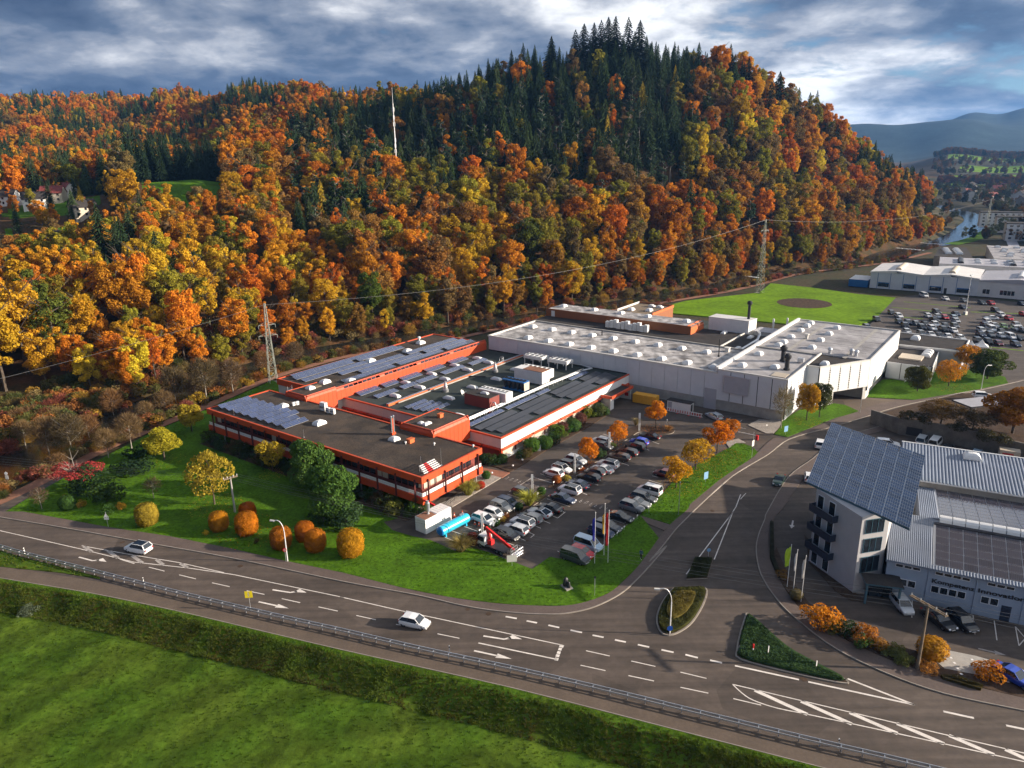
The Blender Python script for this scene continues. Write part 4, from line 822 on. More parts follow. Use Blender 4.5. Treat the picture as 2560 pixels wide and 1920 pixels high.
# ================================================================ white assembly hall
hall = bldg('assembly_hall', 'long flat-roofed hall with grey-white wall panels and rows of roof domes')
b = MB(); b.box(80.25, 104, -19.7, 48.6, 2.5, 9.0, 1, 0); b.build('roof', [MT['pale_roof'], MT['cladding']], hall)
for x0, x1, y0, y1, m_ in ((80.0, 80.5, -19.9, 48.8, 'offwhite'), (103.6, 104.1, -19.9, 48.8, 'concrete'), (80.5, 103.6, 48.3, 48.8, 'offwhite')):
    b = MB(); b.box(x0, x1, y0, y1, 8.9, 9.35); b.build('roof_edge', MT[m_], hall)
b = MB(); b.box(80.1, 104, -19.7, 48.6, 0, 2.5); b.build('plinth', MT['concrete'], hall)
cp = MB(); cp.box(-1.69, 1.69, -.03, .2, 0, 6.35); CPAN = cp.mesh('cladding_panel', MT['cladding'])
cp = MB(); cp.box(-1.69, 1.69, -.02, .2, 0, 3.7); CP2 = cp.mesh('cladding_panel', MT['cladding'])
jb = MB(); jb.box(80.16, 80.22, -19.7, 48.6, 2.5, 8.9); jb.build('joint_backing', MT['dark_metal'], hall)
for k in range(20):
    y = 46.9 - k * 3.445; lo = 2.55 if y < 4 else 5.2
    put('cladding_panel', CPAN if y < 4 else CP2, hall, (80.1, y, lo), (0, 0, FACE['-x']))
for k in range(9): put('skylight', DOME_B, hall, (84.0, 37.4 - k * 6.85, 9.0)); put('skylight', DOME_B, hall, (96.2, 44.3 - k * 6.85, 9.0))
b = MB(); b.tube((0, 0, 0), (0, 0, 1.5), .18, n=8); b.build('roof_pipe', MT['black'], hall, loc=(99, 22, 9.0)); b = MB(); b.tube((0, 0, 0), (0, 0, 4.6), .13, n=8); b.lathe([(.3, 0), (.3, .2), (.13, .4)], n=10); b.build('roof_pipe', MT['black'], hall, loc=(94.5, -14.5, 9.0))
b = MB(); b.box(-.6, .6, -.5, .5, 0, 1.0); b.box(-.75, .75, -.65, .65, 1.0, 1.15); b.build('roof_vent', MT['offwhite'], hall, loc=(100.5, -14.5, 9.0))
b = MB(); b.box(-.15, .15, -.2, .2, 0, 1.2); b.build('roof_vent', MT['white'], hall, loc=(81.2, -19.0, 9.3))
b = MB(); b.box(79.98, 80.1, -20.0, -17.0, 0, 5.0); b.build('steel_door', MT['grey_roof'], hall)
# ---- corner hall to the right
ch = bldg('corner_hall', 'white corner hall with black slotted joints, blank billboard and twin black chimneys')
main = [(80.2, -19.7), (80.2, -35.7), (94.6, -35.7), (108.2, -35.7), (108.2, -47.0), (145.2, -47.0), (145.2, -19.7)]
b = MB(); b.prism(main, 9.0, 9.8, 1, 0); rf = b.build('roof', [MT['pale_roof_grey'], MT['cladding']], ch)
b = MB(); b.prism([(80.35, -19.7), (80.35, -35.6), (108.2, -35.6), (108.2, -46.9), (145.1, -46.9), (145.1, -19.7)], 0, 9.0); b.build('wall_core', MT['concrete'], ch)
tri = [(94.7, -35.9), (94.7, -38.9), (108.0, -47.2), (108.2, -35.9)]
b = MB(); b.prism(tri, 9.0, 9.6, 1, 0); b.build('roof', [MT['dark_roof'], MT['cladding']], ch)
for a_, c_ in (((80.2, -19.7), (80.2, -35.7)), ((80.2, -35.9), (94.7, -35.9)), ((94.7, -35.9), (94.7, -39.0)), ((94.7, -39.0), (108.1, -47.3)), ((108.1, -47.3), (145.3, -47.3)), ((145.3, -47.3), (145.3, -19.5)), ((94.7, -35.8), (108.2, -35.8))):
    b = MB(); b.bar((*a_, 9.95), (*c_, 9.95), .35, .4); b.build('roof_edge', MT['offwhite'], ch)
b = MB(); b.bar((80.2, -19.7, 10.0), (145.2, -19.7, 10.0), .7, .9); b.build('roof_edge', MT['white'], ch)
b = MB(); b.bar((106.2, -20.0, 9.95), (106.2, -35.5, 9.95), .5, .4); b.build('roof_edge', MT['concrete'], ch)
def clad(parent, a, c, z0, z1, n, slots=True, m='cladding'):
    a = Vector(a); c = Vector(c); L = (c - a).length; ang = math.atan2(c.y - a.y, c.x - a.x); w_ = L / n
    pn = MB(); pn.box(.09, w_ - .09, -.08, .1, z0, z1); me = pn.mesh('cladding_panel', MT[m])
    for i in range(n):
        p = a.lerp(c, i / n); put('cladding_panel', me, parent, (p.x, p.y, 0), (0, 0, ang))
    bk = MB(); bk.box(0, L, .02, .09, z0, z1 - .05); o = put('joint_backing', bk.mesh('joint_backing', MT['black']), parent, (a.x, a.y, 0), (0, 0, ang))
    if slots:
        s = MB()
        for k in range(int((z1 - z0 - .8) / .55)): s.box(-.14, .14, -.11, -.04, z0 + .5 + k * .55, z0 + .78 + k * .55)
        sm = s.mesh('joint_slots', MT['black'])
        for i in range(1, n):
            p = a.lerp(c, i / n); put('joint_slots', sm, parent, (p.x, p.y, 0), (0, 0, ang))
clad(ch, (80.1, -19.9), (80.1, -35.9), 2.6, 9.75, 5, False)
clad(ch, (80.2, -36.0), (94.6, -36.0), .5, 9.75, 5)
clad(ch, (94.6, -36.0), (94.6, -39.0), 2.8, 9.75, 1, False)
clad(ch, (94.6, -39.1), (108.0, -47.4), 3.3, 9.75, 5, True, 'white')
clad(ch, (108.0, -47.4), (145.3, -47.4), 2.2, 9.75, 11, True, 'white')
# passage under the slanting wall
b = MB(); b.prism([(94.7, -36), (94.7, -38.9), (99.2, -41.7), (99.2, -36)], 0, 3.25); b.build('passage_pier', MT['offwhite'], ch)
b = MB(); b.prism([(107.2, -46.6), (108.0, -47.2), (112, -47.2), (112, -46)], 0, 3.25); b.build('passage_pier', MT['offwhite'], ch)
b = MB(); b.prism([(94.8, -36), (94.8, -38.8), (108.1, -47.0), (108.1, -36)], 3.2, 9.0); b.build('overhang', MT['concrete'], ch)
b = MB(); b.box(79.7, 80.0, -27.6, -21.6, 4.8, 8.85); b.build('billboard', MT['grey_roof'], ch); 
b = MB(); b.bar((79.68, -27.65, 4.8), (79.68, -27.65, 8.85), .12, .12); b.bar((79.68, -21.6, 4.8), (79.68, -21.6, 8.85), .12, .12); b.bar((79.68, -27.65, 8.85), (79.68, -21.6, 8.85), .12, .1); b.bar((79.68, -27.65, 4.8), (79.68, -21.6, 4.8), .12, .1); b.build('billboard_frame', MT['galv'], ch)
for x, y in ((141.6, -24.1), (137.3, -24.2), (130.4, -24.3), (121.2, -24.4), (114.5, -24.5), (110.3, -24.5), (139.4, -31.9), (130.6, -32.0), (121.8, -32.0), (112.6, -32.3), (98.8, -23.2), (86.3, -23.4), (89.0, -30.3)): put('skylight', DOME_B, ch, (x, y, 9.8))
put('skylight', DOME_B, ch, (99.0, -39.0, 9.6))
for x, y in ((96.1, -30.0), (88.9, -33.1)):
    b = MB(); b.lathe([(.75, 0), (.75, .35), (.55, .5), (.52, 2.6), (.55, 2.6), (.85, 3.0), (.85, 3.5), (.55, 3.7), (.5, 3.95), (.02, 3.95)], n=14); b.build('chimney', MT['black'], ch, loc=(x, y, 9.8))
b = MB(); b.box(-.55, .55, -.7, .7, .2, 1.2); b.tube((-.6, 0, .7), (.6, 0, .7), .45, n=12); b.build('roof_fan', MT['galv'], ch, loc=(97, -34, 9.8)); b = MB(); b.box(-.35, .35, -.3, .3, 0, 1.1); b.box(-.6, .6, -.5, .5, 1.1, 1.35); b.build('roof_vent', MT['offwhite'], ch, loc=(122.5, -28.3, 9.8))
for x, y in ((109.5, -37.5), (110.5, -43.5), (111.2, -42.2)):
    b = MB(); b.tube((0, 0, 0), (0, 0, .9), .4, n=12); b.tube((0, 0, .6), (.9, .4, .9), .32, n=10); b.lathe([(.4, .9), (.6, 1.1), (.5, 1.5), (.05, 1.7)], n=12); b.build('roof_fan', MT['galv'], ch, loc=(x, y, 9.8))
b = MB()
for k in range(7): b.box(82.0 + k * .5, 82.42 + k * .5, -34.8, -31.6, 9.82, 9.95)
b.build('timber_stack', MT['blind'], ch)
for y in (-27.9, -41.5): b = MB(); b.box(107, 145, y - .45, y + .45, 9.8, 9.815); b.build('roof_seam', MT['concrete'], ch)
for k in range(6): b = MB(); b.box(108 + k * 6.4, 108.07 + k * 6.4, -46.8, -20.2, 9.8, 9.82); b.build('roof_seam', MT['dark_roof'], ch)
for k in range(11): b = MB(); b.box(80.6, 103.5, 45.2 - k * 6.85, 45.27 - k * 6.85, 9.0, 9.02); b.build('roof_seam', MT['concrete'], hall)
# ---- low dark roofs and the brown annex behind
back = bldg('rear_building', 'low dark-roofed building behind the long hall, carrying the brown upper storey')
b = MB(); b.box(104.2, 131, -19.2, 56, 0, 6.9, 1, 0); b.build('roof', [MT['dark_roof'], MT['offwhite']], back); b = MB(); b.box(131, 146, -19.2, 21, 0, 6.0, 1, 0); b.build('roof', [MT['felt_roof'], MT['offwhite']], back)
for x, y in ((128.5, -3), (127.0, -11.5), (112.5, -13), (122, -15.5)): put('skylight', DOME_L, back, (x, y, 6.9), (0, 0, 1.57))
b = MB(); b.bar((104.4, -8.2, 7.05), (131, -8.2, 7.05), .4, .3); b.build('roof_edge', MT['offwhite'], back)
b = MB(); b.path([(106, -14.5, 7.3), (124, -14.5, 7.3), (126, -14.5, 8.6), (130, -12.5, 8.6)], .35, 10); b.build('duct', MT['galv'], back)
br2 = bldg('annex_building', 'brown-clad upper storey with orange end wall behind the long white roof')
def wallrun(parent, a, c, z0, z1, n, m, name='cladding_panel'):
    a = Vector(a); c = Vector(c); L = (c - a).length; ang = math.atan2(c.y - a.y, c.x - a.x); w_ = L / n; p_ = MB(); p_.box(.01, w_ - .01, -.06, .06, z0, z1); me = p_.mesh(name, MT[m])
    for i in range(n): p = a.lerp(c, i / n); put(name, me, parent, (p.x, p.y, 0), (0, 0, ang))
b = MB(); b.prism([(121.2, 4.6), (121.2, 55.8), (130.6, 55.8), (130.6, 4.6)], 6.9, 9.3, 1, 0); b.build('roof', [MT['pale_roof'], MT['brown_wall']], br2)
wallrun(br2, (121.0, 56.0), (121.0, 4.4), 6.92, 9.5, 40, 'brown_wall')
b = MB(); b.quad((121.0, 4.4, 6.92), (130.8, 4.4, 6.92), (130.8, 4.4, 8.6), (121.0, 4.4, 8.6)); b.quad((121.0, 4.4, 8.6), (130.8, 4.4, 8.6), (130.8, 5.6, 9.6), (121.0, 5.6, 9.6)); b.quad((121.0, 4.4, 8.6), (121.0, 5.6, 9.6), (121.0, 5.6, 6.92), (121.0, 4.4, 6.92)); b.build('end_wall', MT['rust_orange'], br2)
b = MB(); b.prism([(131, 22), (131, 34.5), (147, 34.5), (147, 22)], 0, 9.2, 1, 0); b.build('roof', [MT['wood'], MT['brown_wall']], br2)
for a_, c_, m_ in (((131, 34.6), (147, 34.6), 'offwhite'), ((147, 34.6), (147, 22), 'brown_wall'), ((131, 21.9), (147, 21.9), 'rust_orange')): b = MB(); b.bar((*a_, 9.4), (*c_, 9.4), .3, .8); b.build('parapet', MT[m_], br2)
for x, y in ((127, 53), (127, 41), (127, 31), (127, 21.5), (127, 8.5), (134, 31), (136, 25.5)): put('skylight', DOME_B, br2, (x, y, 9.25))
for y in (27, 24): b = MB(); b.box(-.8, .8, -1, 1, 0, .5); b.lathe([(.7, .5), (.7, .8), (.1, .9)], n=12); b.build('roof_fan', MT['white_metal'], br2, loc=(143, y + 1, 9.2))
b = MB(); b.box(120.85, 120.95, 52.6, 53.9, 7.0, 8.9); b.build('door', MT['white'], br2)
# pallets of white building blocks on the low roof
for i in range(11):
    y = 30 - i * 1.32; t = thing('block_stack', f'shrink-wrapped white pallet stack, {ordn(i + 1)} from the left beside the brown wall', 'pallet', to_world(116.6 + .25 * (i % 3), y) + (6.9,), BR, 'white pallet stacks on the low roof')
    b = MB(); h = 1.9 + .35 * ((i * 7) % 3)
    for k in range(3): b.box(-.55, .55, -.56, .56, .15 + k * (h / 3), .15 + (k + 1) * h / 3 - .05)
    b.build('blocks', MT['white'], t); b = MB(); b.box(-.6, .6, -.6, .6, 0, .13); b.build('pallet_base', MT['wood'], t)
wb = bldg('plant_house', 'white windowless plant room with a black flue at the rear of the site')
b = MB(); b.prism([(131.5, 3.2), (131.5, -9.2), (136.6, -9.8), (136.6, 2.8)], 6, 10.6); b.build('wall', MT['white'], wb); b = MB(); b.prism([(131.4, 3.3), (131.4, -9.3), (136.7, -9.9), (136.7, 2.9)], 10.6, 10.75); b.build('roof', MT['white_roof'], wb)
b = MB(); b.lathe([(.5, 0), (.42, .4), (.42, 4.2), (.75, 4.6), (.75, 5.2), (.45, 5.5), (.02, 5.5)], n=14); b.build('chimney', MT['black'], wb, loc=(134.5, -8.0, 10.7))
can = bldg('canopy_shed', 'grey corrugated canopy shed beside the white plant room', 'shed')
b = MB()
for k in range(14): b.box(132.5, 139, -10.6 - k * .5, -10.2 - k * .5, 7.6 + .02 * (k % 2), 7.75 + .02 * (k % 2))
b.build('roof', MT['grey_roof'], can); b = MB(); b.box(132.8, 138.8, -17, -10.4, 6, 7.55); b.build('wall', MT['offwhite'], can)
for x, y, h in ((141, -13.5, 4.2), (143, -17, 4.5)): b = MB(); b.tube((0, 0, 0), (0, 0, h), .3, n=10); b.build('roof_pipe', MT['white_metal'], can, loc=(x, y, 6.0))
# ---- dark-roofed wings at the right
ex = bldg('east_wing', 'low grey-walled wing with a dark roof at the right end of the hall')
b = MB(); b.prism([(147, -46.5), (148.5, -63), (163.5, -63), (164, -45)], 0, 5.4, 1, 0); b.build('roof', [MT['dark_roof'], MT['grey_roof']], ex)
for a_, c_ in (((147, -46.5), (148.5, -63)), ((148.5, -63), (163.5, -63)), ((163.5, -63), (164, -45))): b = MB(); b.bar((*a_, 5.4), (*c_, 5.4), .35, .45); b.build('roof_edge', MT['white'], ex)
put('skylight', DOME_B, ex, (157, -50, 5.4), scale=1.3)
ex2 = bldg('stair_wing', 'low wing with steel outdoor stairs and a pale roof deck beside the corner hall')
b = MB(); b.prism([(129.5, -47.6), (129.3, -58.2), (148.2, -57.2), (146.8, -47.6)], 0, 4.7, 1, 0); b.build('roof', [MT['dark_roof'], MT['grey_roof']], ex2)
clad(ex2, (129.3, -58.4), (148.0, -57.4), 1.0, 4.8, 6, True, 'white'); clad(ex2, (129.2, -47.6), (129.2, -58.2), .4, 4.7, 3, False)
b = MB(); b.box(134, 139.5, -55, -49.5, 4.7, 5.1); b.build('roof_deck', MT['blind'], ex2)
for x in (140.5, 143, 145.5): put('skylight', DOME_B, ex2, (x, -55.2, 4.7), (0, 0, 1.57))
st = MB()
for k in range(12): st.box(128.0, 129.0, -56.5 + k * .32, -56.2 + k * .32, 4.3 - k * .35, 4.38 - k * .35)
for x in (128.0, 129.0): st.bar((x, -56.5, 4.3), (x, -52.6, .2), .06, .2); st.bar((x, -56.5, 5.3), (x, -52.6, 1.2), .05, .05)
st.box(128.0, 129.0, -57.6, -56.5, 4.25, 4.35)
for x, y in ((128, -57.6), (129, -57.6), (128, -56.5)): st.bar((x, y, 0), (x, y, 5.3), .08, .08)
st.build('outdoor_stairs', MT['galv'], ex2)
# ================================================================ office tower with tilted solar roof, and the low solar hall
def plane_z(x, y):
    L_, R_, T_ = Vector((43.0, 98.7, 12.2)), Vector((50.6, 84.2, 12.2)), Vector((52.3, 113.2, 16.0)); n = (R_ - L_).cross(T_ - L_); return L_.z - (n.x * (x - L_.x) + n.y * (y - L_.y)) / n.z
tw = thing('office_tower', 'four-storey office tower with balconies under a tilted solar roof', 'building', (46.7, 88.7, 0))
def tl(p): return (p[0] - 46.7, p[1] - 88.7)
K0, KR, KB, KC, KL = (46.7, 88.7), (50.9, 89.7), (57.4, 99.6), (51.6, 111.5), (43.9, 97.1)
poly = [K0, KR, KB, KC, KL]; b = MB(); b.prism([tl(p) for p in poly], 0, [plane_z(*p) - .3 for p in poly]); b.build('wall', MT['plaster'], tw)
cs = [(43.0, 98.7), (50.6, 84.2), (58.3, 98.7), (52.3, 113.2)]
b = MB(); lo = [(*tl(p), plane_z(*p) - .28) for p in cs]; hi = [(*tl(p), plane_z(*p)) for p in cs]
b.quad(*hi); b.quad(*lo[::-1])
for i in range(4): b.quad(lo[i], lo[(i + 1) % 4], hi[(i + 1) % 4], hi[i], m=1)
rfo = b.build('roof', [MT['galv'], MT['teal_frame']], tw)
def skew_panel(name, A, B_, C, D, m, lift=.06, uv=True, frame=.02):
    """one glass module on the quad A-B-C-D."""
    A, B_, C, D = map(Vector, (A, B_, C, D)); n = (B_ - A).cross(D - A).normalized() * lift; me = bpy.data.meshes.new(name)
    V = [A, B_, C, D] + [p + n for p in (A, B_, C, D)]; me.from_pydata([tuple(v_) for v_ in V], [], [(4, 5, 6, 7), (0, 1, 5, 4), (1, 2, 6, 5), (2, 3, 7, 6), (3, 0, 4, 7)])
    me.materials.append(MT[m]); u = me.uv_layers.new(name='UVMap')
    for li, c in zip(me.polygons[0].loop_indices, ((0, 0), (1, 0), (1, 1), (0, 1))): u.data[li].uv = c
    return me
H0 = [Vector(h) for h in hi]; NC, NRW = 8, 25
ex_, ey_ = (H0[1] - H0[0]), (H0[3] - H0[0])
dx, dy = ex_ / NC, ey_ / NRW
pm_ = skew_panel('solar_panel', (0, 0, 0), dx * .93, dx * .93 + dy * .90, dy * .90, 'pv_tower')
for i in range(NC):
    for j in range(NRW): put('solar_panel', pm_, rfo, tuple(H0[0] + dx * (i + .035) + dy * (j + .05) + Vector((0, 0, .02))))
def on_wall(parent, a, c, s, z, out=.02):
    """point s metres along wall a->c at height z, and the wall's heading."""
    a = Vector(a); c = Vector(c); d = (c - a).normalized(); n = Vector((d.y, -d.x)); p = a + d * s + n * out; return (p.x, p.y, z), math.atan2(d.y, d.x)
WT = win_mesh(1.25, 2.05, .08, 'window_white', 'glass', 1); WB = win_mesh(2.9, 2.1, .1, 'teal_frame', 'glass', 3); WBL = win_mesh(2.9, 2.4, .1, 'teal_frame', 'glass', 3)
def wall_obj(parent, ms, a, c, s, z, out=.03):
    p, h = on_wall(parent, tl(a), tl(c), s, z, out); return window(parent, ms, p, h)
for k in range(4):
    for s in (1.1, 3.4): wall_obj(tw, WT, KL, K0, s, .35 + k * 2.95)
for k in range(3):
    z = 2.95 * (k + 1); p, h = on_wall(tw, tl(KL), tl(K0), .1, z, 0); bal = MB()
    bal.box(0, 4.6, -1.15, 0, -.12, .02); bal.build('balcony_slab', MT['navy'], tw, loc=p, rz=h)
    for i in range(4): g = MB(); g.box(.03 + i * 1.15, 1.12 + i * 1.15, -1.13, -1.09, .08, .92); g.build('balcony_panel', MT['navy'], tw, loc=p, rz=h)
    for e_ in (0.02, 4.54): g = MB(); g.box(e_, e_ + .04, -1.08, 0, .08, .92); g.build('balcony_panel', MT['navy'], tw, loc=p, rz=h)
    g = MB(); g.bar((0, -1.12, .98), (4.6, -1.12, .98), .05, .05)
    for i in range(5): g.bar((i * 1.14 + .02, -1.12, 0), (i * 1.14 + .02, -1.12, 1.0), .05, .05)
    g.build('balcony_rail', MT['dark_metal'], tw, loc=p, rz=h)
for z, ms in ((9.0, WB), (6.1, WB), (3.0, WBL)): wall_obj(tw, ms, K0, KR, 2.1, z)
po = MB(); A_ = tl((47.6, 85.6)); po.prism([tl((46.9, 85.9)), tl((51.4, 84.6)), tl((52.3, 87.8)), tl((47.4, 88.6))], 3.0, 3.2, 0, 1); po.build('porch_roof', [MT['teal_frame'], MT['dark_roof']], tw)
po = MB(); po.box(-.12, .12, -.12, .12, 0, 3.0); pom = po.mesh('porch_post', MT['teal_frame'])
for p in ((47.2, 86.1), (51.1, 85.0)): put('porch_post', pom, tw, (*tl(p), 0))
po = MB(); po.prism([tl((48.4, 88.4)), tl((48.6, 87.9)), tl((51.4, 87.3)), tl((51.3, 88.2))], 0, 2.9); po.build('porch_glazing', MT['glass'], tw)
b = MB(); b.prism([tl(K0), tl(KR), tl((50.55, 88.05)), tl((46.62, 88.55))], 0, .3); b.build('base_strip', MT['concrete'], tw)
# ---- low hall (s along the front, t into the depth)
LH = (50.7, 88.3); LA = math.atan2(-.461, .887)
lh = thing('solar_hall', 'low grey-blue hall with lettering on its front and solar roof slopes', 'building', (*LH, 0), LA)
b = MB(); b.prism([(0, 0), (48, 0), (48, 24.4), (4.5, 24.4), (4.5, 9), (0, 6)], 0, 5.6); b.build('wall', MT['blue_plaster'], lh)
b = MB(); b.quad((-.2, -.6, 5.55), (48, -.6, 5.55), (48, 9.2, 8.3), (-.2, 9.2, 8.3)); b.quad((-.2, -.6, 5.4), (-.2, 9.2, 8.15), (48, 9.2, 8.15), (48, -.6, 5.4)); b.quad((-.2, -.6, 5.4), (48, -.6, 5.4), (48, -.6, 5.55), (-.2, -.6, 5.55))
b.quad((-.2, -.6, 5.4), (-.2, -.6, 5.55), (-.2, 9.2, 8.3), (-.2, 9.2, 8.15)); b.quad((3.5, 9.2, 8.3), (48, 9.2, 8.3), (48, 24.4, 6.6), (3.5, 24.4, 6.6)); b.quad((3.5, 9.2, 8.15), (3.5, 24.4, 6.4), (48, 24.4, 6.4), (48, 9.2, 8.15))
b.quad((3.5, 9.2, 5), (3.5, 9.2, 8.3), (3.5, 24.4, 6.6), (3.5, 24.4, 5))
lroof = b.build('roof', MT['blue_roof'], lh)
def rib_sheet(parent, name, s0, s1, A, B_, n, m, w_=.5, h=.09):
    """corrugated sheet: each rib its own strip of one roofing part."""
    b = MB(); step = (s1 - s0) / n
    for i in range(n):
        x = s0 + i * step
        for (xa, za), (xb, zb) in (((x, 0), (x + step * .3, h)), ((x + step * .3, h), (x + step * .6, h)), ((x + step * .6, h), (x + step * .9, 0)), ((x + step * .9, 0), (x + step, 0))):
            b.quad((xa, A[0], A[1] + za), (xb, A[0], A[1] + zb), (xb, B_[0], B_[1] + zb), (xa, B_[0], B_[1] + za))
    return b.build(name, MT[m], parent)
rib_sheet(lroof, 'corrugated_sheet', -.2, 5.2, (-.62, 5.58), (9.2, 8.34), 22, 'blue_roof'); rib_sheet(lroof, 'corrugated_sheet', 3.5, 6.0, (9.25, 8.34), (24.4, 6.64), 10, 'blue_roof')
rib_sheet(lroof, 'eave_sheet', 5.2, 48, (-.62, 5.58), (.2, 5.8), 120, 'blue_roof')
f0 = Vector((5.6, .25, 5.86)); fx = Vector((1.0, 0, 0)); fy = Vector((0, 1.0, .2806)).normalized()
b = MB(); b.quad((5.3, .1, 5.83), (48, .1, 5.83), (48, 8.0, 8.04), (5.3, 8.0, 8.04)); b.quad((6.0, 10.4, 8.2), (48, 10.4, 8.2), (48, 24.3, 6.64), (6.0, 24.3, 6.64)); b.build('panel_mount', MT['white_roof'], lroof)
pvf = skew_panel('solar_panel', (0, 0, 0), fx * 1.57, fx * 1.57 + fy * 1.36, fy * 1.36, 'pv_brown')
for i in range(24):
    for j in range(6): put('solar_panel', pvf, lroof, tuple(f0 + fx * (i * 1.66) + fy * (j * 1.45)))
g0 = Vector((6.2, 10.6, 8.18)); gy = Vector((0, 15.2, -1.7)).normalized(); pvg = skew_panel('solar_panel', (0, 0, 0), fx * 1.58, fx * 1.58 + gy * 1.45, gy * 1.45, 'pv_sky')
for i in range(22):
    for j in range(9): put('solar_panel', pvg, lroof, tuple(g0 + fx * (i * 1.66) + gy * (j * 1.53)))
rl = MB()
for i in range(26):
    x = 6.0 + i * 1.6
    for k in range(6):
        a0, a1 = math.pi * k / 6, math.pi * (k + 1) / 6; rl.quad((x, 9.2 + .75 * math.cos(a0), 8.3 + .75 * math.sin(a0)), (x + 1.5, 9.2 + .75 * math.cos(a0), 8.3 + .75 * math.sin(a0)), (x + 1.5, 9.2 + .75 * math.cos(a1), 8.3 + .75 * math.sin(a1)), (x, 9.2 + .75 * math.cos(a1), 8.3 + .75 * math.sin(a1)))
rl.build('ridge_light', MT['white_metal'], lroof)
b = MB(); b.bar((5.4, 8.3, 8.12), (48, 8.3, 8.12), .7, .12); b.build('ridge_flashing', MT['dark_metal'], lroof)
WL = win_mesh(.95, 1.05, .08, 'window_white', 'glass', 1); WU = win_mesh(.95, .5, .08, 'window_white', 'glass', 1)
for s0, n in ((1.0, 3), (5.7, 4), (11.6, 3), (17, 4), (23, 4)):
    for i in range(n): window(lh, WU, (s0 + .5 + i * 1.02, -.02, 4.6), 0)
for s0, n in ((.7, 3), (5.5, 4), (11.2, 2), (16.5, 4), (23, 4)):
    for i in range(n): window(lh, WL, (s0 + .5 + i * 1.02, -.02, 1.9), 0)
for x in (5.0, 10.5, 15.8): b = MB(); b.tube((x, -.06, 0), (x, -.06, 5.5), .05, n=6); b.build('downpipe', MT['blue_plaster'], lh)
b = MB(); b.box(13.6, 14.7, -.03, .05, 0, 2.2); b.build('door', MT['navy'], lh)
def lettering(txt, x, z, wd, hgt_):
    cu = bpy.data.curves.new('lettering', 'FONT'); cu.body = txt; cu.extrude = .03; cu.offset = .022; cu.size = 1; cu.materials.append(MT['black']); o = link(bpy.data.objects.new('lettering', cu)); o.parent = lh
    bpy.context.view_layer.update(); k = wd / max(o.dimensions.x, .01); o.location = (x, -.05, z); o.rotation_euler = (math.pi / 2, 0, 0); o.scale = (k, hgt_, 1); bpy.context.view_layer.update()
    me = bpy.data.meshes.new_from_object(o.evaluated_get(bpy.context.evaluated_depsgraph_get())); o2 = put('lettering', me, lh, o.location, o.rotation_euler, tuple(o.scale)); bpy.data.objects.remove(o); return o2
lettering('Kompetenz', 5.45, 3.35, 4.9, .82); lettering('Innovation', 10.75, 3.35, 5.1, .82)
# ---- corrugated hall behind
co = thing('corrugated_hall', 'hall with a blue-grey corrugated roof behind the solar hall', 'building', (*LH, 0), LA)
b = MB(); b.box(1.5, 48, 24.6, 37.6, 0, 7.7); b.build('wall', MT['concrete'], co); rib_sheet(co, 'roof', 1.0, 48.6, (24.2, 7.8), (38.2, 8.9), 96, 'blue_roof', h=.14)
b = MB(); b.bar((1.0, 38.2, 8.95), (48.6, 38.2, 8.95), .3, .25); b.bar((1.0, 24.2, 7.75), (48.6, 24.2, 7.75), .2, .2); b.build('ridge_cap', MT['white_metal'], co); put('skylight', DOME_B, co, (11.5, 35.4, 8.7), scale=1.1)
# ---- retaining wall and terrace
rt = thing('retaining_wall', 'stained concrete retaining wall behind the parked vans', 'wall', (83, 148.2, 0))
pts_ = [(83, 148.2), (90.9, 142.4), (99.6, 132.1), (110, 118), (125, 100)]
for i, (a_, c_) in enumerate(zip(pts_[:-1], pts_[1:])): b = MB(); a2 = (a_[0] - 83, a_[1] - 148.2); c2 = (c_[0] - 83, c_[1] - 148.2); b.bar((*a2, 1.9), (*c2, 1.9), .4, 3.8); b.build('wall_section', MT['retaining'], rt)
b = MB(); b.bar((0, -.1, 1.9), (-2.5, 7, 1.4), .4, 3.4); b.build('wall_section', MT['retaining'], rt)
b = MB(); b.box(.6, 3.6, -.04, .05, .3, 2.1); o = b.build('wall_gate', MT['dark_metal'], rt); o.rotation_euler[2] = math.atan2(-5.8, 7.9); o.location = (.7, -.75, 0)
ter = [(83.2, 148.4), (91, 142.6), (99.8, 132.3), (110, 118.4), (125, 100.4), (150, 110), (150, 165), (112, 174), (95, 166), (82, 156)]
b = MB(); b.prism(ter, -.1, [3.5, 3.7, 3.7, 3.7, 3.7, 3.7, 2.0, .4, .3, 1.6]); b.build('terrace_ground', MT['soil'])['kind'] = 'structure'
cpt = thing('carport', 'flat dark-roofed carport on steel posts above the retaining wall', 'carport', (100.2, 151.5, 2.2), math.radians(14))
b = MB(); b.box(0, 13, 0, 5.2, 2.3, 2.45, 1, 0); b.build('roof', [MT['grey_roof'], MT['dark_metal']], cpt); b = MB(); b.box(-.1, 13.1, -.1, 0, 2.2, 2.5); b.box(-.1, 0, 0, 5.3, 2.2, 2.5); b.build('roof_edge', MT['dark_metal'], cpt)
for x in (.6, 6.5, 12.4):
    for y in (.4, 4.8): b = MB(); b.tube((x, y, -1.6), (x, y, 2.3), .08, n=8); b.build('post', MT['galv'], cpt)
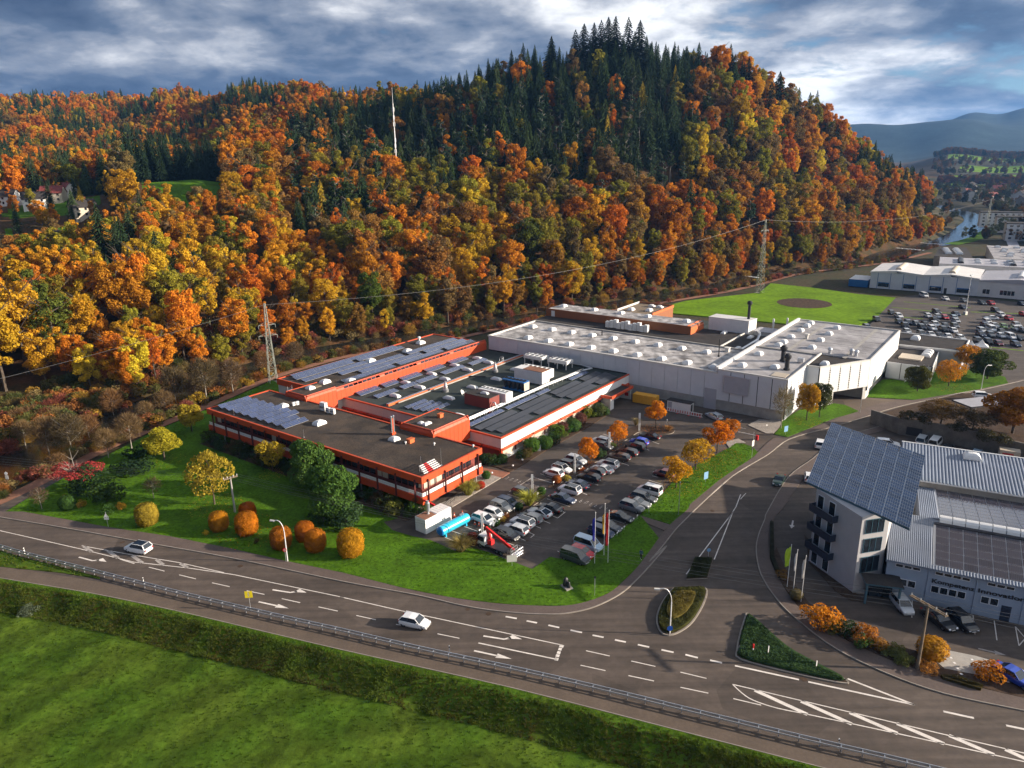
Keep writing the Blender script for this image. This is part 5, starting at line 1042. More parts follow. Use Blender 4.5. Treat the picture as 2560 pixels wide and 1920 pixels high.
# ---------------------------------------------------------------- vehicles
# stations along the car (x forward, 0 = middle): x, half width factor, sill z, belt z ; greenhouse: base rear, roof rear, roof front, base front (x fractions of length)
CT = {'hatchback': dict(L=4.1, W=1.76, H=1.47, belt=.92, hood=.80, gh=(-.47, -.36, .10, .26), tail=.90), 'small car': dict(L=3.7, W=1.66, H=1.5, belt=.94, hood=.84, gh=(-.48, -.40, .13, .30), tail=.92),
      'estate car': dict(L=4.75, W=1.82, H=1.48, belt=.93, hood=.82, gh=(-.47, -.40, .06, .22), tail=.92), 'saloon': dict(L=4.7, W=1.82, H=1.43, belt=.90, hood=.80, gh=(-.36, -.20, .05, .20), tail=.92),
      'crossover': dict(L=4.4, W=1.84, H=1.63, belt=1.02, hood=.95, gh=(-.47, -.38, .10, .25), tail=1.0), 'minivan': dict(L=4.6, W=1.84, H=1.84, belt=1.06, hood=.98, gh=(-.485, -.455, .16, .32), tail=1.05),
      'coupe': dict(L=4.5, W=1.84, H=1.36, belt=.88, hood=.78, gh=(-.42, -.16, .02, .18), tail=.88), 'van': dict(L=5.0, W=1.9, H=1.95, belt=1.12, hood=1.0, gh=(-.495, -.48, .24, .36), tail=1.1)}
def car_parts(kind):
    c = CT[kind]; L, W, H = c['L'], c['W'] / 2, c['H']; bd = MB(); gr, rr_, rf_, gf = (k * L for k in c['gh']); be = c['belt']
    st = [(-L / 2, .80, .42, .72), (-L / 2 + .08, .90, .32, c['tail'] - .06), (-L / 2 + .35, .97, .26, c['tail']), (gr + .1, .985, .2, be), (-L * .25, 1, .18, be + .02), (0, 1, .18, be), (gf - .15, .995, .18, be - .02), (gf + .1, .985, .2, c['hood'] + .06), (L / 2 - .55, .96, .24, c['hood']), (L / 2 - .14, .88, .28, c['hood'] - .14), (L / 2, .74, .36, c['hood'] - .34)]
    st = sorted(st); rows = []
    for x, wf, zb, zt in st:
        w_ = W * wf; rows.append([(x, -w_ * .9, zb), (x, -w_, zb + .18), (x, -w_, zt - .22), (x, -w_ * .95, zt - .05), (x, -w_ * .80, zt), (x, w_ * .80, zt), (x, w_ * .95, zt - .05), (x, w_, zt - .22), (x, w_, zb + .18), (x, w_ * .9, zb)])
    k0 = len(bd.v)
    for r in rows: bd.v += r
    n = 10
    for i in range(len(rows) - 1):
        for j in range(n): a = k0 + i * n + j; d = k0 + i * n + (j + 1) % n; bd.f.append((a, a + n, d + n, d)); bd.m.append(1 if j == n - 1 else 0)
    bd.f.append(tuple(range(k0, k0 + n))); bd.m.append(0); bd.f.append(tuple(range(k0 + (len(rows) - 1) * n + n - 1, k0 + (len(rows) - 1) * n - 1, -1))); bd.m.append(0)
    wb, wt = W * .93, W * .74; zr = H
    P = dict(gr=[(gr, -wb, be), (gr, wb, be)], rr=[(rr_, -wt, zr - .06), (rr_, wt, zr - .06)], rm=[((rr_ + rf_) / 2, -wt * 1.02, zr), ((rr_ + rf_) / 2, wt * 1.02, zr)], rf=[(rf_, -wt, zr - .05), (rf_, wt, zr - .05)], gf=[(gf, -wb, be - .02), (gf, wb, be - .02)])
    bd.quad(P['rr'][0], P['rm'][0], P['rm'][1], P['rr'][1]); bd.quad(P['rm'][0], P['rf'][0], P['rf'][1], P['rm'][1])
    for s in (0, 1):                                       # pillars and roof rails, proud of the glass
        e = -.012 if s == 0 else .012; up_ = lambda p: (p[0], p[1] + e, p[2] + .008)
        bd.bar(up_(P['gf'][s]), up_(P['rf'][s]), .07, .05); bd.bar(up_(P['gr'][s]), up_(P['rr'][s]), .12, .07); bd.bar(up_(P['rf'][s]), up_(P['rr'][s]), .06, .05)
        for t in (.42,): xm = gr + (gf - gr) * t; bd.bar((xm, P['gr'][s][1] + e, be), (xm, P['rm'][s][1] + e, zr - .05), .08, .04, 1)
        y = P['gf'][s][1] * 1.12; bd.box(gf - .42, gf - .25, min(y, y * .92), max(y, y * .92), be - .02, be + .12)
    ws = MB(); ws.quad(P['gf'][0], P['gf'][1], P['rf'][1], P['rf'][0]); rw = MB(); rw.quad(P['gr'][1], P['gr'][0], P['rr'][0], P['rr'][1])
    s1 = MB(); s1.quad(P['gr'][0], P['gf'][0], P['rf'][0], P['rm'][0], P['rr'][0]); s2 = MB(); s2.quad(P['gf'][1], P['gr'][1], P['rr'][1], P['rm'][1], P['rf'][1])
    hl, tlm = [], []
    for s in (-1, 1):
        h = MB(); h.quad((L / 2 - .02, s * W * .72, .60), (L / 2 - .02, s * W * .45, .58), (L / 2 - .10, s * W * .45, .70), (L / 2 - .13, s * W * .82, .72)) ; h.box(L / 2 - .16, L / 2 + .004, *sorted((s * W * .46, s * W * .74)), .50, .62); hl.append(h)
        t = MB(); t.box(-L / 2 - .006, -L / 2 + .2, *sorted((s * W * .62, s * W * .915)), .70, .90); tlm.append(t)
    pf = MB(); pf.box(L / 2 - .03, L / 2 + .012, -.26, .26, .38, .49); pr_ = MB(); pr_.box(-L / 2 - .012, -L / 2 + .03, -.26, .26, .55, .66)
    return dict(body=bd, windscreen=ws, rear_window=rw, side_window=[s1, s2], headlight=hl, taillight=tlm, plate=[pf, pr_], wx=L * .31, wy=W - .12)
wh = MB(); 
def wheel_meshes():
    t = MB(); n = 16
    for (r0, y0), (r1, y1) in (((.20, .1), (.30, .1)), ((.30, .1), (.325, .07)), ((.325, .07), (.325, -.07)), ((.325, -.07), (.30, -.1)), ((.30, -.1), (.2, -.1))):
        for i in range(n):
            a0, a1 = 6.2832 * i / n, 6.2832 * (i + 1) / n; t.quad((r0 * math.cos(a0), y0, r0 * math.sin(a0)), (r0 * math.cos(a1), y0, r0 * math.sin(a1)), (r1 * math.cos(a1), y1, r1 * math.sin(a1)), (r1 * math.cos(a0), y1, r1 * math.sin(a0)))
    r = MB()
    for y in (-.085, .085):
        for i in range(5):
            a = 6.2832 * i / 5; d = .22; r.quad((0, y, 0), (.21 * math.cos(a - d), y, .21 * math.sin(a - d)), (.21 * math.cos(a + d), y, .21 * math.sin(a + d)))
        r.tube((0, y - .01, 0), (0, y + .01, 0), .06, n=8)
    r.tube((0, -.05, 0), (0, .05, 0), .2, n=12)
    return t.mesh('wheel', MT['tyre']), r.mesh('rim', MT['rim'])
WHEEL, RIM = wheel_meshes(); CARM = {}
for k_ in CT:
    p = car_parts(k_); CARM[k_] = dict(body=p['body'].mesh('body', [MT['paint'], MT['trim']]), windscreen=[p['windscreen'].mesh('windscreen', MT['car_glass'])], rear_window=[p['rear_window'].mesh('rear_window', MT['car_glass'])], side_window=[x.mesh('side_window', MT['car_glass']) for x in p['side_window']], headlight=[x.mesh('headlight', MT['headlight']) for x in p['headlight']], taillight=[x.mesh('taillight', MT['taillight']) for x in p['taillight']], number_plate=[x.mesh('number_plate', MT['plate']) for x in p['plate']], wx=p['wx'], wy=p['wy'])
    j = MB()                                                # joined version for cars too far away to show their parts
    for key, mi in (('body', 0), ('windscreen', 1), ('rear_window', 1), ('side_window', 1), ('headlight', 3), ('taillight', 4)):
        for x in (p[key] if isinstance(p[key], list) else [p[key]]):
            n0 = len(j.v); j.v += x.v; j.f += [tuple(i + n0 for i in f) for f in x.f]; j.m += [mi if (mi or not mm_) else 2 for mm_ in x.m]
    for sx in (-1, 1):
        for sy in (-1, 1): j.tube((sx * p['wx'], sy * (p['wy'] - .08), .32), (sx * p['wx'], sy * (p['wy'] + .1), .32), .32, n=10, m=2)
    CARM[k_]['far'] = j.mesh('parked_car', [MT['paint'], MT['car_glass'], MT['tyre'], MT['headlight'], MT['taillight']])
CCOL = {'white': (.80, .80, .80), 'silver': (.50, .52, .54), 'grey': (.16, .17, .18), 'dark grey': (.055, .058, .062), 'black': (.012, .012, .014), 'dark blue': (.02, .032, .07), 'blue': (.015, .06, .42), 'light blue': (.42, .56, .68), 'red': (.55, .015, .02), 'dark red': (.14, .018, .018), 'brown': (.06, .045, .035), 'dark green': (.008, .028, .016), 'green': (.22, .36, .10), 'bright blue': (.012, .045, .50)}
def car(kind, colr, label, pos, ang, z=.006, group=None, name='parked_car', far=False, roof=None):
    c = CARM[kind]
    if far:
        o = put(name, c['far'], None, (*pos, z), (0, 0, ang), color=CCOL[colr]); return tag(o, label, 'car', group)
    t = thing(name, label, 'car', (*pos, z), ang, group); put('body', c['body'], t, color=CCOL[colr])
    for k in ('windscreen', 'rear_window', 'side_window', 'headlight', 'taillight', 'number_plate'):
        for me in c[k]: put(k, me, t)
    for sx in (-1, 1):
        for sy in (-1, 1): w_ = put('wheel', WHEEL, t, (sx * c['wx'], sy * c['wy'], .325)); put('rim', RIM, w_)
    if roof:
        d = CT[kind]; gr, r1, r2, gf = (k * d['L'] for k in d['gh']); g = MB(); g.box(r1 + .15, r2 - .05, -d['W'] * .33, d['W'] * .33, d['H'] - .035, d['H'] + .012); g.build('roof_glass' if roof == 'glass' else 'roof_panel', MT['car_glass'], t)
    return t
NOSE = math.radians(143.3); TAILR = NOSE + math.pi          # bays run along the office-front direction
G1 = 'cars in the front car park'
# nose 'd' = nose towards the road side (down right), 'u' = nose towards the works (up left)
FRONT = [
 ('estate car', 'white', (-4.90,110.94), 'd', 'white estate car nearest the blue tank, behind the traffic cones'), ('small car', 'white', (-3.39,112.97), 'd', 'white rounded small car between the white estate and a grey car'), ('crossover', 'grey', (-2.23,115.42), 'd', 'grey crossover in the left row beside the white small car'), ('estate car', 'dark blue', (-0.93,116.93), 'd', 'dark blue estate facing the pampas grass clump'), ('hatchback', 'dark grey', (1.58,121.02), 'd', 'dark grey hatchback behind the lit lamp column and pampas grass'),
 ('crossover', 'black', (-1.26,105.51), 'd', 'black crossover right behind the red boom lift truck'), ('estate car', 'silver', (0.15,107.38), 'u', 'silver-white estate with its tail to the lane, beside the black crossover'), ('crossover', 'white', (1.37,109.51), 'u', 'white crossover with a black roof in the middle row'), ('estate car', 'grey', (2.66,111.20), 'u', 'grey estate car with its tail to the lane in the middle row'), ('coupe', 'white', (4.39,113.14), 'u', 'white fastback with a black rear in the middle row'), ('saloon', 'black', (6.19,114.69), 'u', 'black saloon beside the white fastback with the black rear'), ('saloon', 'dark blue', (8.74,118.30), 'd', 'dark blue saloon pointing at the painted lettering on the lane'),
 ('crossover', 'white', (10.18,121.81), 'u', 'white crossover with a long sunroof, below the dark purple car'), ('saloon', 'dark blue', (11.84,123.97), 'u', 'dark blue car half hidden behind the white sunroof crossover'), ('estate car', 'black', (14.23,126.94), 'u', 'black estate at the lower end of the upper middle row'), ('hatchback', 'dark grey', (15.65,129.41), 'u', 'dark grey hatchback between a black estate and a silver saloon'), ('saloon', 'silver', (17.14,130.71), 'u', 'silver saloon beside the white estate with the glass roof'), ('crossover', 'white', (18.61,133.02), 'u', 'white crossover with glass roof below the dark brown estate'), ('estate car', 'brown', (21.21,136.55), 'u', 'dark brown estate in the upper middle row'), ('estate car', 'black', (23.22,139.03), 'u', 'black estate between the dark brown estate and a black crossover'), ('crossover', 'black', (25.44,141.75), 'u', 'black crossover beside the bright blue car'), ('hatchback', 'bright blue', (26.64,144.61), 'u', 'bright blue hatchback near the top of the car park'), ('saloon', 'black', (29.39,147.68), 'u', 'black saloon nearest the round tree island'),
 ('hatchback', 'white', (7.68,129.31), 'u', 'white hatchback at the lower end of the bed with the orange leaf litter'), ('hatchback', 'white', (9.37,131.42), 'd', 'white hatchback with black roof beside the orange leaf litter'), ('estate car', 'black', (11.23,132.89), 'd', 'black estate behind the white lamp column'), ('crossover', 'silver', (12.50,135.13), 'd', 'silver crossover under the nearest small orange tree'), ('crossover', 'silver', (18.65,145.11), 'u', 'silver crossover by the lamp column between the two small orange trees'), ('hatchback', 'dark grey', (18.81,142.50), 'd', 'dark grey hatchback half hidden behind the nearest small orange tree'),
 ('minivan', 'dark grey', (9.10,98.26), 'd', 'dark grey minivan with roof rails at the lawn corner'), ('hatchback', 'red', (10.21,99.84), 'd', 'bright red hatchback beside the dark grey minivan'), ('minivan', 'light blue', (11.49,101.99), 'd', 'pale blue minivan behind the blue flag pole'), ('crossover', 'dark blue', (13.95,105.97), 'd', 'dark blue crossover behind the middle flag pole'), ('estate car', 'dark grey', (15.27,107.86), 'd', 'dark grey estate car with chrome window line above the flag poles'), ('coupe', 'black', (17.82,111.11), 'd', 'black coupe beside the footpath to the road'), ('crossover', 'grey', (20.27,114.64), 'd', 'grey crossover below the blue-grey open car'), ('coupe', 'grey', (21.64,116.25), 'd', 'blue-grey coupe squeezed behind the grey crossover'), ('estate car', 'dark grey', (23.00,118.25), 'd', 'dark grey estate beside the white minivan'), ('minivan', 'white', (24.49,120.93), 'u', 'white minivan at the upper end of the row along the lawn strip'), ('hatchback', 'dark red', (28.63,128.24), 'u', 'dark red hatchback half hidden under the yellow-orange tree')]
q = random.Random(1)
for kd, cl, p, ns, lb in FRONT: car(kd, cl, lb, p, (TAILR if ns == 'd' else NOSE) + q.uniform(-.03, .03), .008, G1, roof='glass' if 'roof' in lb and cl == 'white' or 'rear in' in lb else None)
car('estate car', 'silver', 'silver estate parked alone under the hall wall by the striped barrier', (46.41,159.74), NOSE - .5, .008)
DR = 'moving cars'
p0, p1 = (-55.42,100.78), (-61.19,102.73); car('crossover', 'white', 'white crossover driving left on the main road with black roof stripes', (-59.12,103.11), math.atan2(p1[1] - p0[1], p1[0] - p0[0]), .004, None, 'moving_car', roof='glass')
p0, p1 = (-15.48,84.16), (-11.61,82.71); car('hatchback', 'white', 'white three-door hatchback driving right on the main road', (-13.22,82.79), math.atan2(p1[1] - p0[1], p1[0] - p0[0]), .004, None, 'moving_car')
car('coupe', 'dark green', 'dark green open car on the curving side road', (49.07,124.56), math.radians(240), .004, None, 'moving_car')
car('crossover', 'white', 'white crossover on the side road half behind the tilted solar roof', (63.68,141.67), math.radians(62), .004, None, 'moving_car')
car('hatchback', 'white', 'white hatchback mostly hidden by the lower edge of the tilted solar roof', (55.12,125.59), math.radians(70), .004)
RL = 'vehicles below the retaining wall'
car('minivan', 'silver', 'silver minivan parked below the concrete retaining wall', (85.23,142.56), math.radians(50), .01, RL); car('van', 'white', 'white van with roof bars below the concrete retaining wall', (87.20,141.19), math.radians(48), .01, RL); car('saloon', 'black', 'black saloon in the shade below the retaining wall', (88.21,138.40), math.radians(48), .01, RL); car('hatchback', 'light blue', 'pale blue hatchback beside the flatbed trailer', (92.33,135.37), math.radians(48), .01, RL); car('estate car', 'white', 'white estate peeking over the top edge of the tilted solar roof', (77.54,141.59), math.radians(-20), .01, RL)
KP = 'cars in front of the solar hall'
car('hatchback', 'silver', 'silver hatchback in front of the solar hall lettering', (51.64,84.98), math.radians(-92), .006, KP); car('saloon', 'black', 'black saloon behind the leaning utility pole head', (54.69,81.59), math.radians(-75), .006, KP); car('crossover', 'black', 'black crossover under the word Innovation', (57.35,81.13), math.radians(-82), .006, KP); car('saloon', 'blue', 'blue saloon cut off by the right picture edge on the paved apron', (57.11,70.47), math.radians(-62), .13, KP)
car('estate car', 'white', 'white estate parked behind the carport roof', (113.93,168.63), math.radians(-15), 1.0)
# ---- far car park
FAR = [(1090,780,'van','white'),(1325,815,'hatchback','white'),(1525,835,'hatchback','grey'),(1725,860,'estate car','dark grey'),(1825,865,'hatchback','red'),(1515,905,'saloon','dark blue'),(735,965,'hatchback','dark grey'),(815,1000,'estate car','white'),(1230,955,'estate car','dark grey'),(1135,1000,'hatchback','white'),(1240,1008,'small car','silver'),(1205,1040,'saloon','black'),(1320,1020,'hatchback','red'),(1440,980,'saloon','dark blue'),(1420,1022,'hatchback','light blue'),(1440,1055,'hatchback','silver'),(575,1040,'crossover','dark grey'),(820,1065,'estate car','dark blue'),(885,1108,'crossover','black'),(918,1072,'hatchback','dark blue'),(1005,1085,'hatchback','grey'),(1103,1088,'saloon','dark grey'),(1068,1122,'estate car','black'),(1215,1092,'estate car','white'),(1180,1137,'crossover','white'),(1322,1108,'hatchback','dark grey'),(1305,1148,'crossover','black'),(1428,1108,'estate car','grey'),(1415,1162,'hatchback','white'),(1875,940,'estate car','dark grey'),(1932,995,'crossover','white'),(1825,1025,'saloon','white'),(2020,1030,'hatchback','red'),(1782,1063,'estate car','white'),(1758,1102,'hatchback','dark blue'),(1860,1105,'hatchback','silver'),(1960,1117,'small car','green'),(2102,1098,'estate car','silver'),(2095,1137,'hatchback','white'),(1722,1158,'estate car','silver'),(1825,1147,'van','white'),(1932,1167,'saloon','dark grey'),(1713,1202,'saloon','dark blue'),(1815,1207,'crossover','grey'),(1930,1217,'hatchback','white'),(2035,1230,'minivan','white'),(2135,1242,'saloon','black'),(1680,1272,'crossover','dark grey'),(1788,1282,'crossover','black'),(1905,1302,'hatchback','dark red'),(2095,1312,'estate car','dark blue'),(2178,1162,'estate car','dark grey'),(905,1170,'hatchback','silver'),(1060,1188,'hatchback','grey'),(1165,1203,'saloon','white'),(1255,1210,'saloon','dark grey'),(1355,1228,'hatchback','white'),(1490,1240,'estate car','silver'),(470,1122,'estate car','grey'),(2180,985,'hatchback','red'),(2160,870,'hatchback','dark blue')]
FARW = [(171.81,302.43),(176.45,294.82),(181.30,290.44),(185.46,285.28),(188.32,284.10),(173.56,277.94),(142.15,269.97),(141.96,264.19),(159.30,270.33),(152.27,263.41),(154.95,261.92),(151.16,257.17),(156.47,259.89),(163.86,265.79),(159.46,259.36),(157.25,254.42),(131.26,258.64),(137.15,254.38),(136.04,248.13),(139.69,253.15),(141.40,251.09),(144.19,250.45),(140.58,245.80),(147.32,249.64),(142.85,243.54),(149.33,247.18),(145.76,241.81),(152.53,246.95),(147.96,239.74),(181.91,271.12),(178.19,262.24),(171.94,257.95),(177.55,256.75),(167.13,252.49),(163.00,247.06),(165.81,246.43),(167.77,244.58),(173.71,246.87),(170.04,241.62),(157.30,239.64),(161.23,240.86),(162.72,238.05),(153.60,234.05),(156.15,233.23),(158.65,231.78),(160.61,230.00),(162.48,228.38),(147.52,225.69),(149.80,224.33),(151.59,221.84),(156.05,220.39),(170.31,238.19),(132.33,239.75),(135.67,237.11),(137.70,235.01),(139.82,233.95),(141.44,231.54),(144.44,229.83),(122.42,247.09),(187.09,263.19),(199.14,282.28)]
rowsF = {}
for i, f in enumerate(FAR):
    rowsF.setdefault(('east block' if f[0] > 1640 else 'west block', f[3] + ' ' + f[2]), []).append(i)
q = random.Random(6)
for (blkn, what), ids in rowsF.items():
    for n_, i in enumerate(sorted(ids, key=lambda i: FAR[i][1])):
        nth = '' if len(ids) == 1 else f', {ordn(n_ + 1)} from back,'
        car(FAR[i][2], FAR[i][3], f'{what}{nth} in the {blkn} of the far car park', FARW[i], math.radians(-97 if i != 31 else 170) + q.uniform(-.08, .08), .04, 'cars in the far car park', far=True)
# ---------------------------------------------------------------- trees
def crown_mb(seed, H, Rw, n, leaf, z0=.3, z1=1.0, lobes=15, squash=1.0, flat=.75, lr=(.34, .5), up_bias=.25, fuzz=.16):
    """leaf-clump faces spread over many overlapping lobes: uneven outline, gaps, light and dark sides."""
    q = random.Random(seed); b = MB(); Lb = []; zc = H * (z0 + z1) / 2; hz = H * (z1 - z0) / 2
    for k in range(lobes):
        while True:
            p = Vector((q.uniform(-1, 1), q.uniform(-1, 1), q.uniform(-1, 1)))
            if p.length < 1 and p.length > .35: break
        rad = q.uniform(*lr) * Rw * (1 - .25 * max(0, p.z))
        Lb.append((Vector((p.x * Rw * .72, p.y * Rw * .72, zc + p.z * hz * .74)), rad))
    tot = sum(r * r for _, r in Lb)
    for c, r in Lb:
        for _ in range(int(n * r * r / tot)):
            d = Vector((q.gauss(0, 1), q.gauss(0, 1), q.gauss(up_bias, 1))).normalized(); rad = r * (1.04 - abs(q.gauss(0, fuzz)))
            p = c + Vector((d.x, d.y, d.z * .85 * squash)) * rad
            deep = False
            for c2, r2 in Lb:
                if c2 is not c and (p - c2).length < r2 * .55: deep = True; break
            if deep: continue
            nn = (d * flat + Vector((q.gauss(0, .5), q.gauss(0, .5), q.gauss(.15, .5)))).normalized()
            x = nn.orthogonal().normalized(); x.rotate(Matrix.Rotation(q.uniform(0, 6.28), 3, nn)); y = nn.cross(x); s = leaf * q.uniform(.55, 1.25)
            x *= s * .5; y *= s * q.uniform(.32, .5); nb = nn * (s * .14)
            b.quad(p - x, p - y * .9 + nb, p + x * .9, p + y + nb)
    return b
def trunk_mb(seed, H, r, limbs=6, top=.78, spread=.3, twig=2):
    q = random.Random(seed + 99); b = MB(); pts = [Vector((0, 0, -.6))]
    for k in range(1, 6): pts.append(Vector((q.uniform(-.02, .02) * H * k / 5, q.uniform(-.02, .02) * H * k / 5, H * top * k / 5)))
    for k in range(5): b.tube(pts[k], pts[k + 1], r * (1 - .17 * k), r * (1 - .17 * (k + 1)), 7, cap=False)
    for k in range(limbs):
        i = 2 + k % 3; s = pts[i].lerp(pts[i + 1] if i < 5 else pts[i], q.random()); a = q.uniform(0, 6.28) + k * 2.4; ln = H * q.uniform(.6, 1.1) * spread
        e = s + Vector((math.cos(a) * ln * .8, math.sin(a) * ln * .8, ln * q.uniform(.5, .9))); mid_ = s.lerp(e, .5) + Vector((0, 0, -ln * .06))
        b.tube(s, mid_, r * .42, r * .28, 5, cap=False); b.tube(mid_, e, r * .28, r * .08, 5, cap=False)
        for t in range(twig):
            e2 = mid_ + Vector((math.cos(a + (t - .5) * 1.8), math.sin(a + (t - .5) * 1.8), .7)) * ln * .45; b.tube(mid_, e2, r * .18, r * .05, 4, cap=False)
    return b
def conifer_mb(seed, H, Rw, levels=26, base=.1, spray=9):
    q = random.Random(seed); b = MB()
    for k in range(levels):
        t = k / (levels - 1); z = H * (base + (1 - base) * t ** .92); R_ = Rw * (1 - t ** 1.25) ** .8 * q.uniform(.78, 1.15) * (1 - .35 * max(0, .25 - t) / .25) + .12; nb_ = max(4, int(spray * (1 - t * .5)))
        for j in range(nb_):
            a = 6.283 * (j + q.random() * .8) / nb_ + k; L = R_ * q.uniform(.7, 1.12); d = Vector((math.cos(a), math.sin(a), 0)); s = Vector((-d.y, d.x, 0))
            for i in range(3):
                u0, u1 = L * i / 3, L * (i + 1) / 3 + .1; w0 = L * (.30 - .05 * i) * q.uniform(.8, 1.2); dr = H * .012
                p0 = d * u0 + Vector((0, 0, z - u0 * .22 - dr * i)); p1 = d * u1 + Vector((0, 0, z - u1 * .24 - dr * i + q.uniform(-.2, .25)))
                sk = s * q.uniform(-.1, .1) * L
                b.quad(p0 - s * w0 * .5, p1 - s * w0 * .22 + sk + Vector((0, 0, -.3)), p1 + d * .15, p0 + Vector((0, 0, .18)))
                b.quad(p0 + Vector((0, 0, .18)), p1 + d * .15, p1 + s * w0 * .22 + sk + Vector((0, 0, -.3)), p0 + s * w0 * .5)
    b.quad((-.12, 0, H * .97), (.12, 0, H * .97), (0, 0, H * 1.03)); b.quad((0, -.12, H * .97), (0, .12, H * .97), (0, 0, H * 1.03))
    return b
def twig_mb(seed, H, Rw, n, ln=1.6, z0=.3, th=.07):
    """crown of a nearly bare tree: fine twigs fanning out of the limbs."""
    q = random.Random(seed); b = MB(); zc = H * (z0 + 1) / 2; hz = H * (1 - z0) / 2
    for _ in range(n):
        d = Vector((q.gauss(0, 1), q.gauss(0, 1), q.gauss(.35, 1))).normalized(); k = q.uniform(.25, 1.0) ** .6
        p = Vector((d.x * Rw * k, d.y * Rw * k, zc + d.z * hz * k)); e = (d + Vector((q.gauss(0, .45), q.gauss(0, .45), q.gauss(.5, .4)))).normalized() * ln * q.uniform(.5, 1.2)
        x = e.orthogonal().normalized(); x.rotate(Matrix.Rotation(q.uniform(0, 6.28), 3, e.normalized())); x *= th * q.uniform(.6, 1.3)
        b.quad(p - e * .5 - x, p - e * .5 + x, p + e * .5 + x * .3, p + e * .5 - x * .3)
    return b
# prototypes: 22 m broadleaf, 27 m conifer, 24 m pine, 16 m bare tree
BROAD = [crown_mb(s, 22, Rw, n, .54, z0, 1.0, lb, lr=lr, fuzz=.34).mesh('crown', MT['leaf']) for s, Rw, n, z0, lb, lr in ((1, 5.2, 9000, .10, 48, (.16, .34)), (2, 4.6, 8200, .08, 42, (.16, .36)), (3, 5.8, 9800, .14, 56, (.14, .32)), (4, 4.2, 7600, .06, 40, (.18, .38)), (5, 5.0, 8600, .12, 60, (.13, .3)), (6, 5.5, 9000, .1, 38, (.18, .38)))]
BROAD_T = [trunk_mb(s, 22, .34, 7).mesh('trunk', MT['bark']) for s in (1, 2, 3)]
THIN = [crown_mb(s, 21, 4.6, 2600, .55, .2, 1.0, 36, lr=(.16, .3)).mesh('crown', MT['leaf']) for s in (31, 32)]
CONE = [conifer_mb(s, 27, Rw, lv, .1, sp).mesh('crown', MT['needle']) for s, Rw, lv, sp in ((7, 5.0, 30, 12), (8, 4.4, 27, 11), (9, 5.6, 31, 12))]
CONE_T = [trunk_mb(7, 27, .3, 0, .96).mesh('trunk', MT['bark'])]
PINE = [crown_mb(s, 25, 3.3, 2600, .55, .42, 1.0, 22, .8, .6, (.22, .38)).mesh('crown', MT['needle']) for s in (12, 13)]
PINE_T = [trunk_mb(12, 25, .26, 6, .9, .12).mesh('trunk', MT['pale_bark'])]
BARE = [twig_mb(s, 15, 5.0, 2600).mesh('crown', MT['leaf']) for s in (21, 22)]
BARE_T = [trunk_mb(21, 15, .22, 9, .8, .34, 3).mesh('trunk', MT['pale_bark'])]
def far_copy(meshes, m, tm=None):
    r = []
    for me in meshes:
        c = me.copy(); c.materials.clear(); c.materials.append(MT[m]); r.append(c)
    return r
TONES = {'orange': (.49, .195, .016), 'deep orange': (.42, .135, .014), 'golden': (.48, .275, .018), 'yellow': (.55, .39, .028), 'olive': (.225, .195, .022), 'russet': (.28, .14, .030), 'brown': (.19, .125, .045), 'green': (.095, .125, .020), 'red': (.36, .075, .02)}
CTONES = {'dark green': (.026, .044, .018), 'green': (.040, .062, .020), 'blue green': (.044, .066, .036), 'larch yellow': (.30, .21, .02)}
def tone_pick(q, table, wts):
    k = q.choices(list(wts), list(wts.values()))[0]; c = table[k]; v = q.uniform(.88, 1.36); h = q.uniform(-.09, .09)
    return k, (c[0] * v * (1 + h), c[1] * v * (1 - h * .5), c[2] * v)
def make_tree(name, label, cat, x, y, z, crown, trunk, color, s, sxy=1.0, rz=0.0, group=None):
    t = thing(name, label, cat, (x, y, z), rz, group); t.scale = (s * sxy, s * sxy, s)
    put('crown', crown, t, color=color); put('trunk', trunk, t); return t
# ---- scatter the woods
def plan_forest():
    q = random.Random(5); out = []
    r = 205.0
    for i in range(20, len(RIVER) - 8):
        for off in (12.5, 17, 21.5, 26, 31, 36):
            nk = max(1, int(math.dist(RIVER[i], RIVER[i + 1]) / 5.5))
            for k in range(nk):
                p0 = offset_line([RIVER[i], RIVER[i + 1]], off + q.uniform(-2, 2)); t = (k + q.random()) / nk; x, y = lerp(p0[0][0], p0[1][0], t), lerp(p0[0][1], p0[1][1], t)
                if y > 95 and math.hypot(x, y) < 620: out.append((math.hypot(x, y), math.degrees(math.atan2(x, y)), x, y, -9))
    while r < 1500:
        step = 8.6 + max(0, r - 380) * .0065; da = step / r
        a = math.radians(-45) + q.random() * da
        while a < math.radians(32):
            rj = r + q.uniform(-.55, .55) * step; aj = a + q.uniform(-.45, .45) * da; a += da * q.uniform(.8, 1.15)
            x, y = rj * math.sin(aj), rj * math.cos(aj); d, side = seg_dist((x, y), RIVER)
            if side <= 0 or d < 36: continue
            azd = math.degrees(aj)
            if azd > 28.6 and rj < 700: continue
            if azd > 29.5: continue
            if -26.5 < azd < -20.2 and 403 < rj < 468: continue
            if -36 < azd < -27.5 and 375 < rj < 505 and q.random() < .82: continue
            hz = hill_z(x, y)
            out.append((rj, azd, x, y, hz))
        r += step * .86
    return out
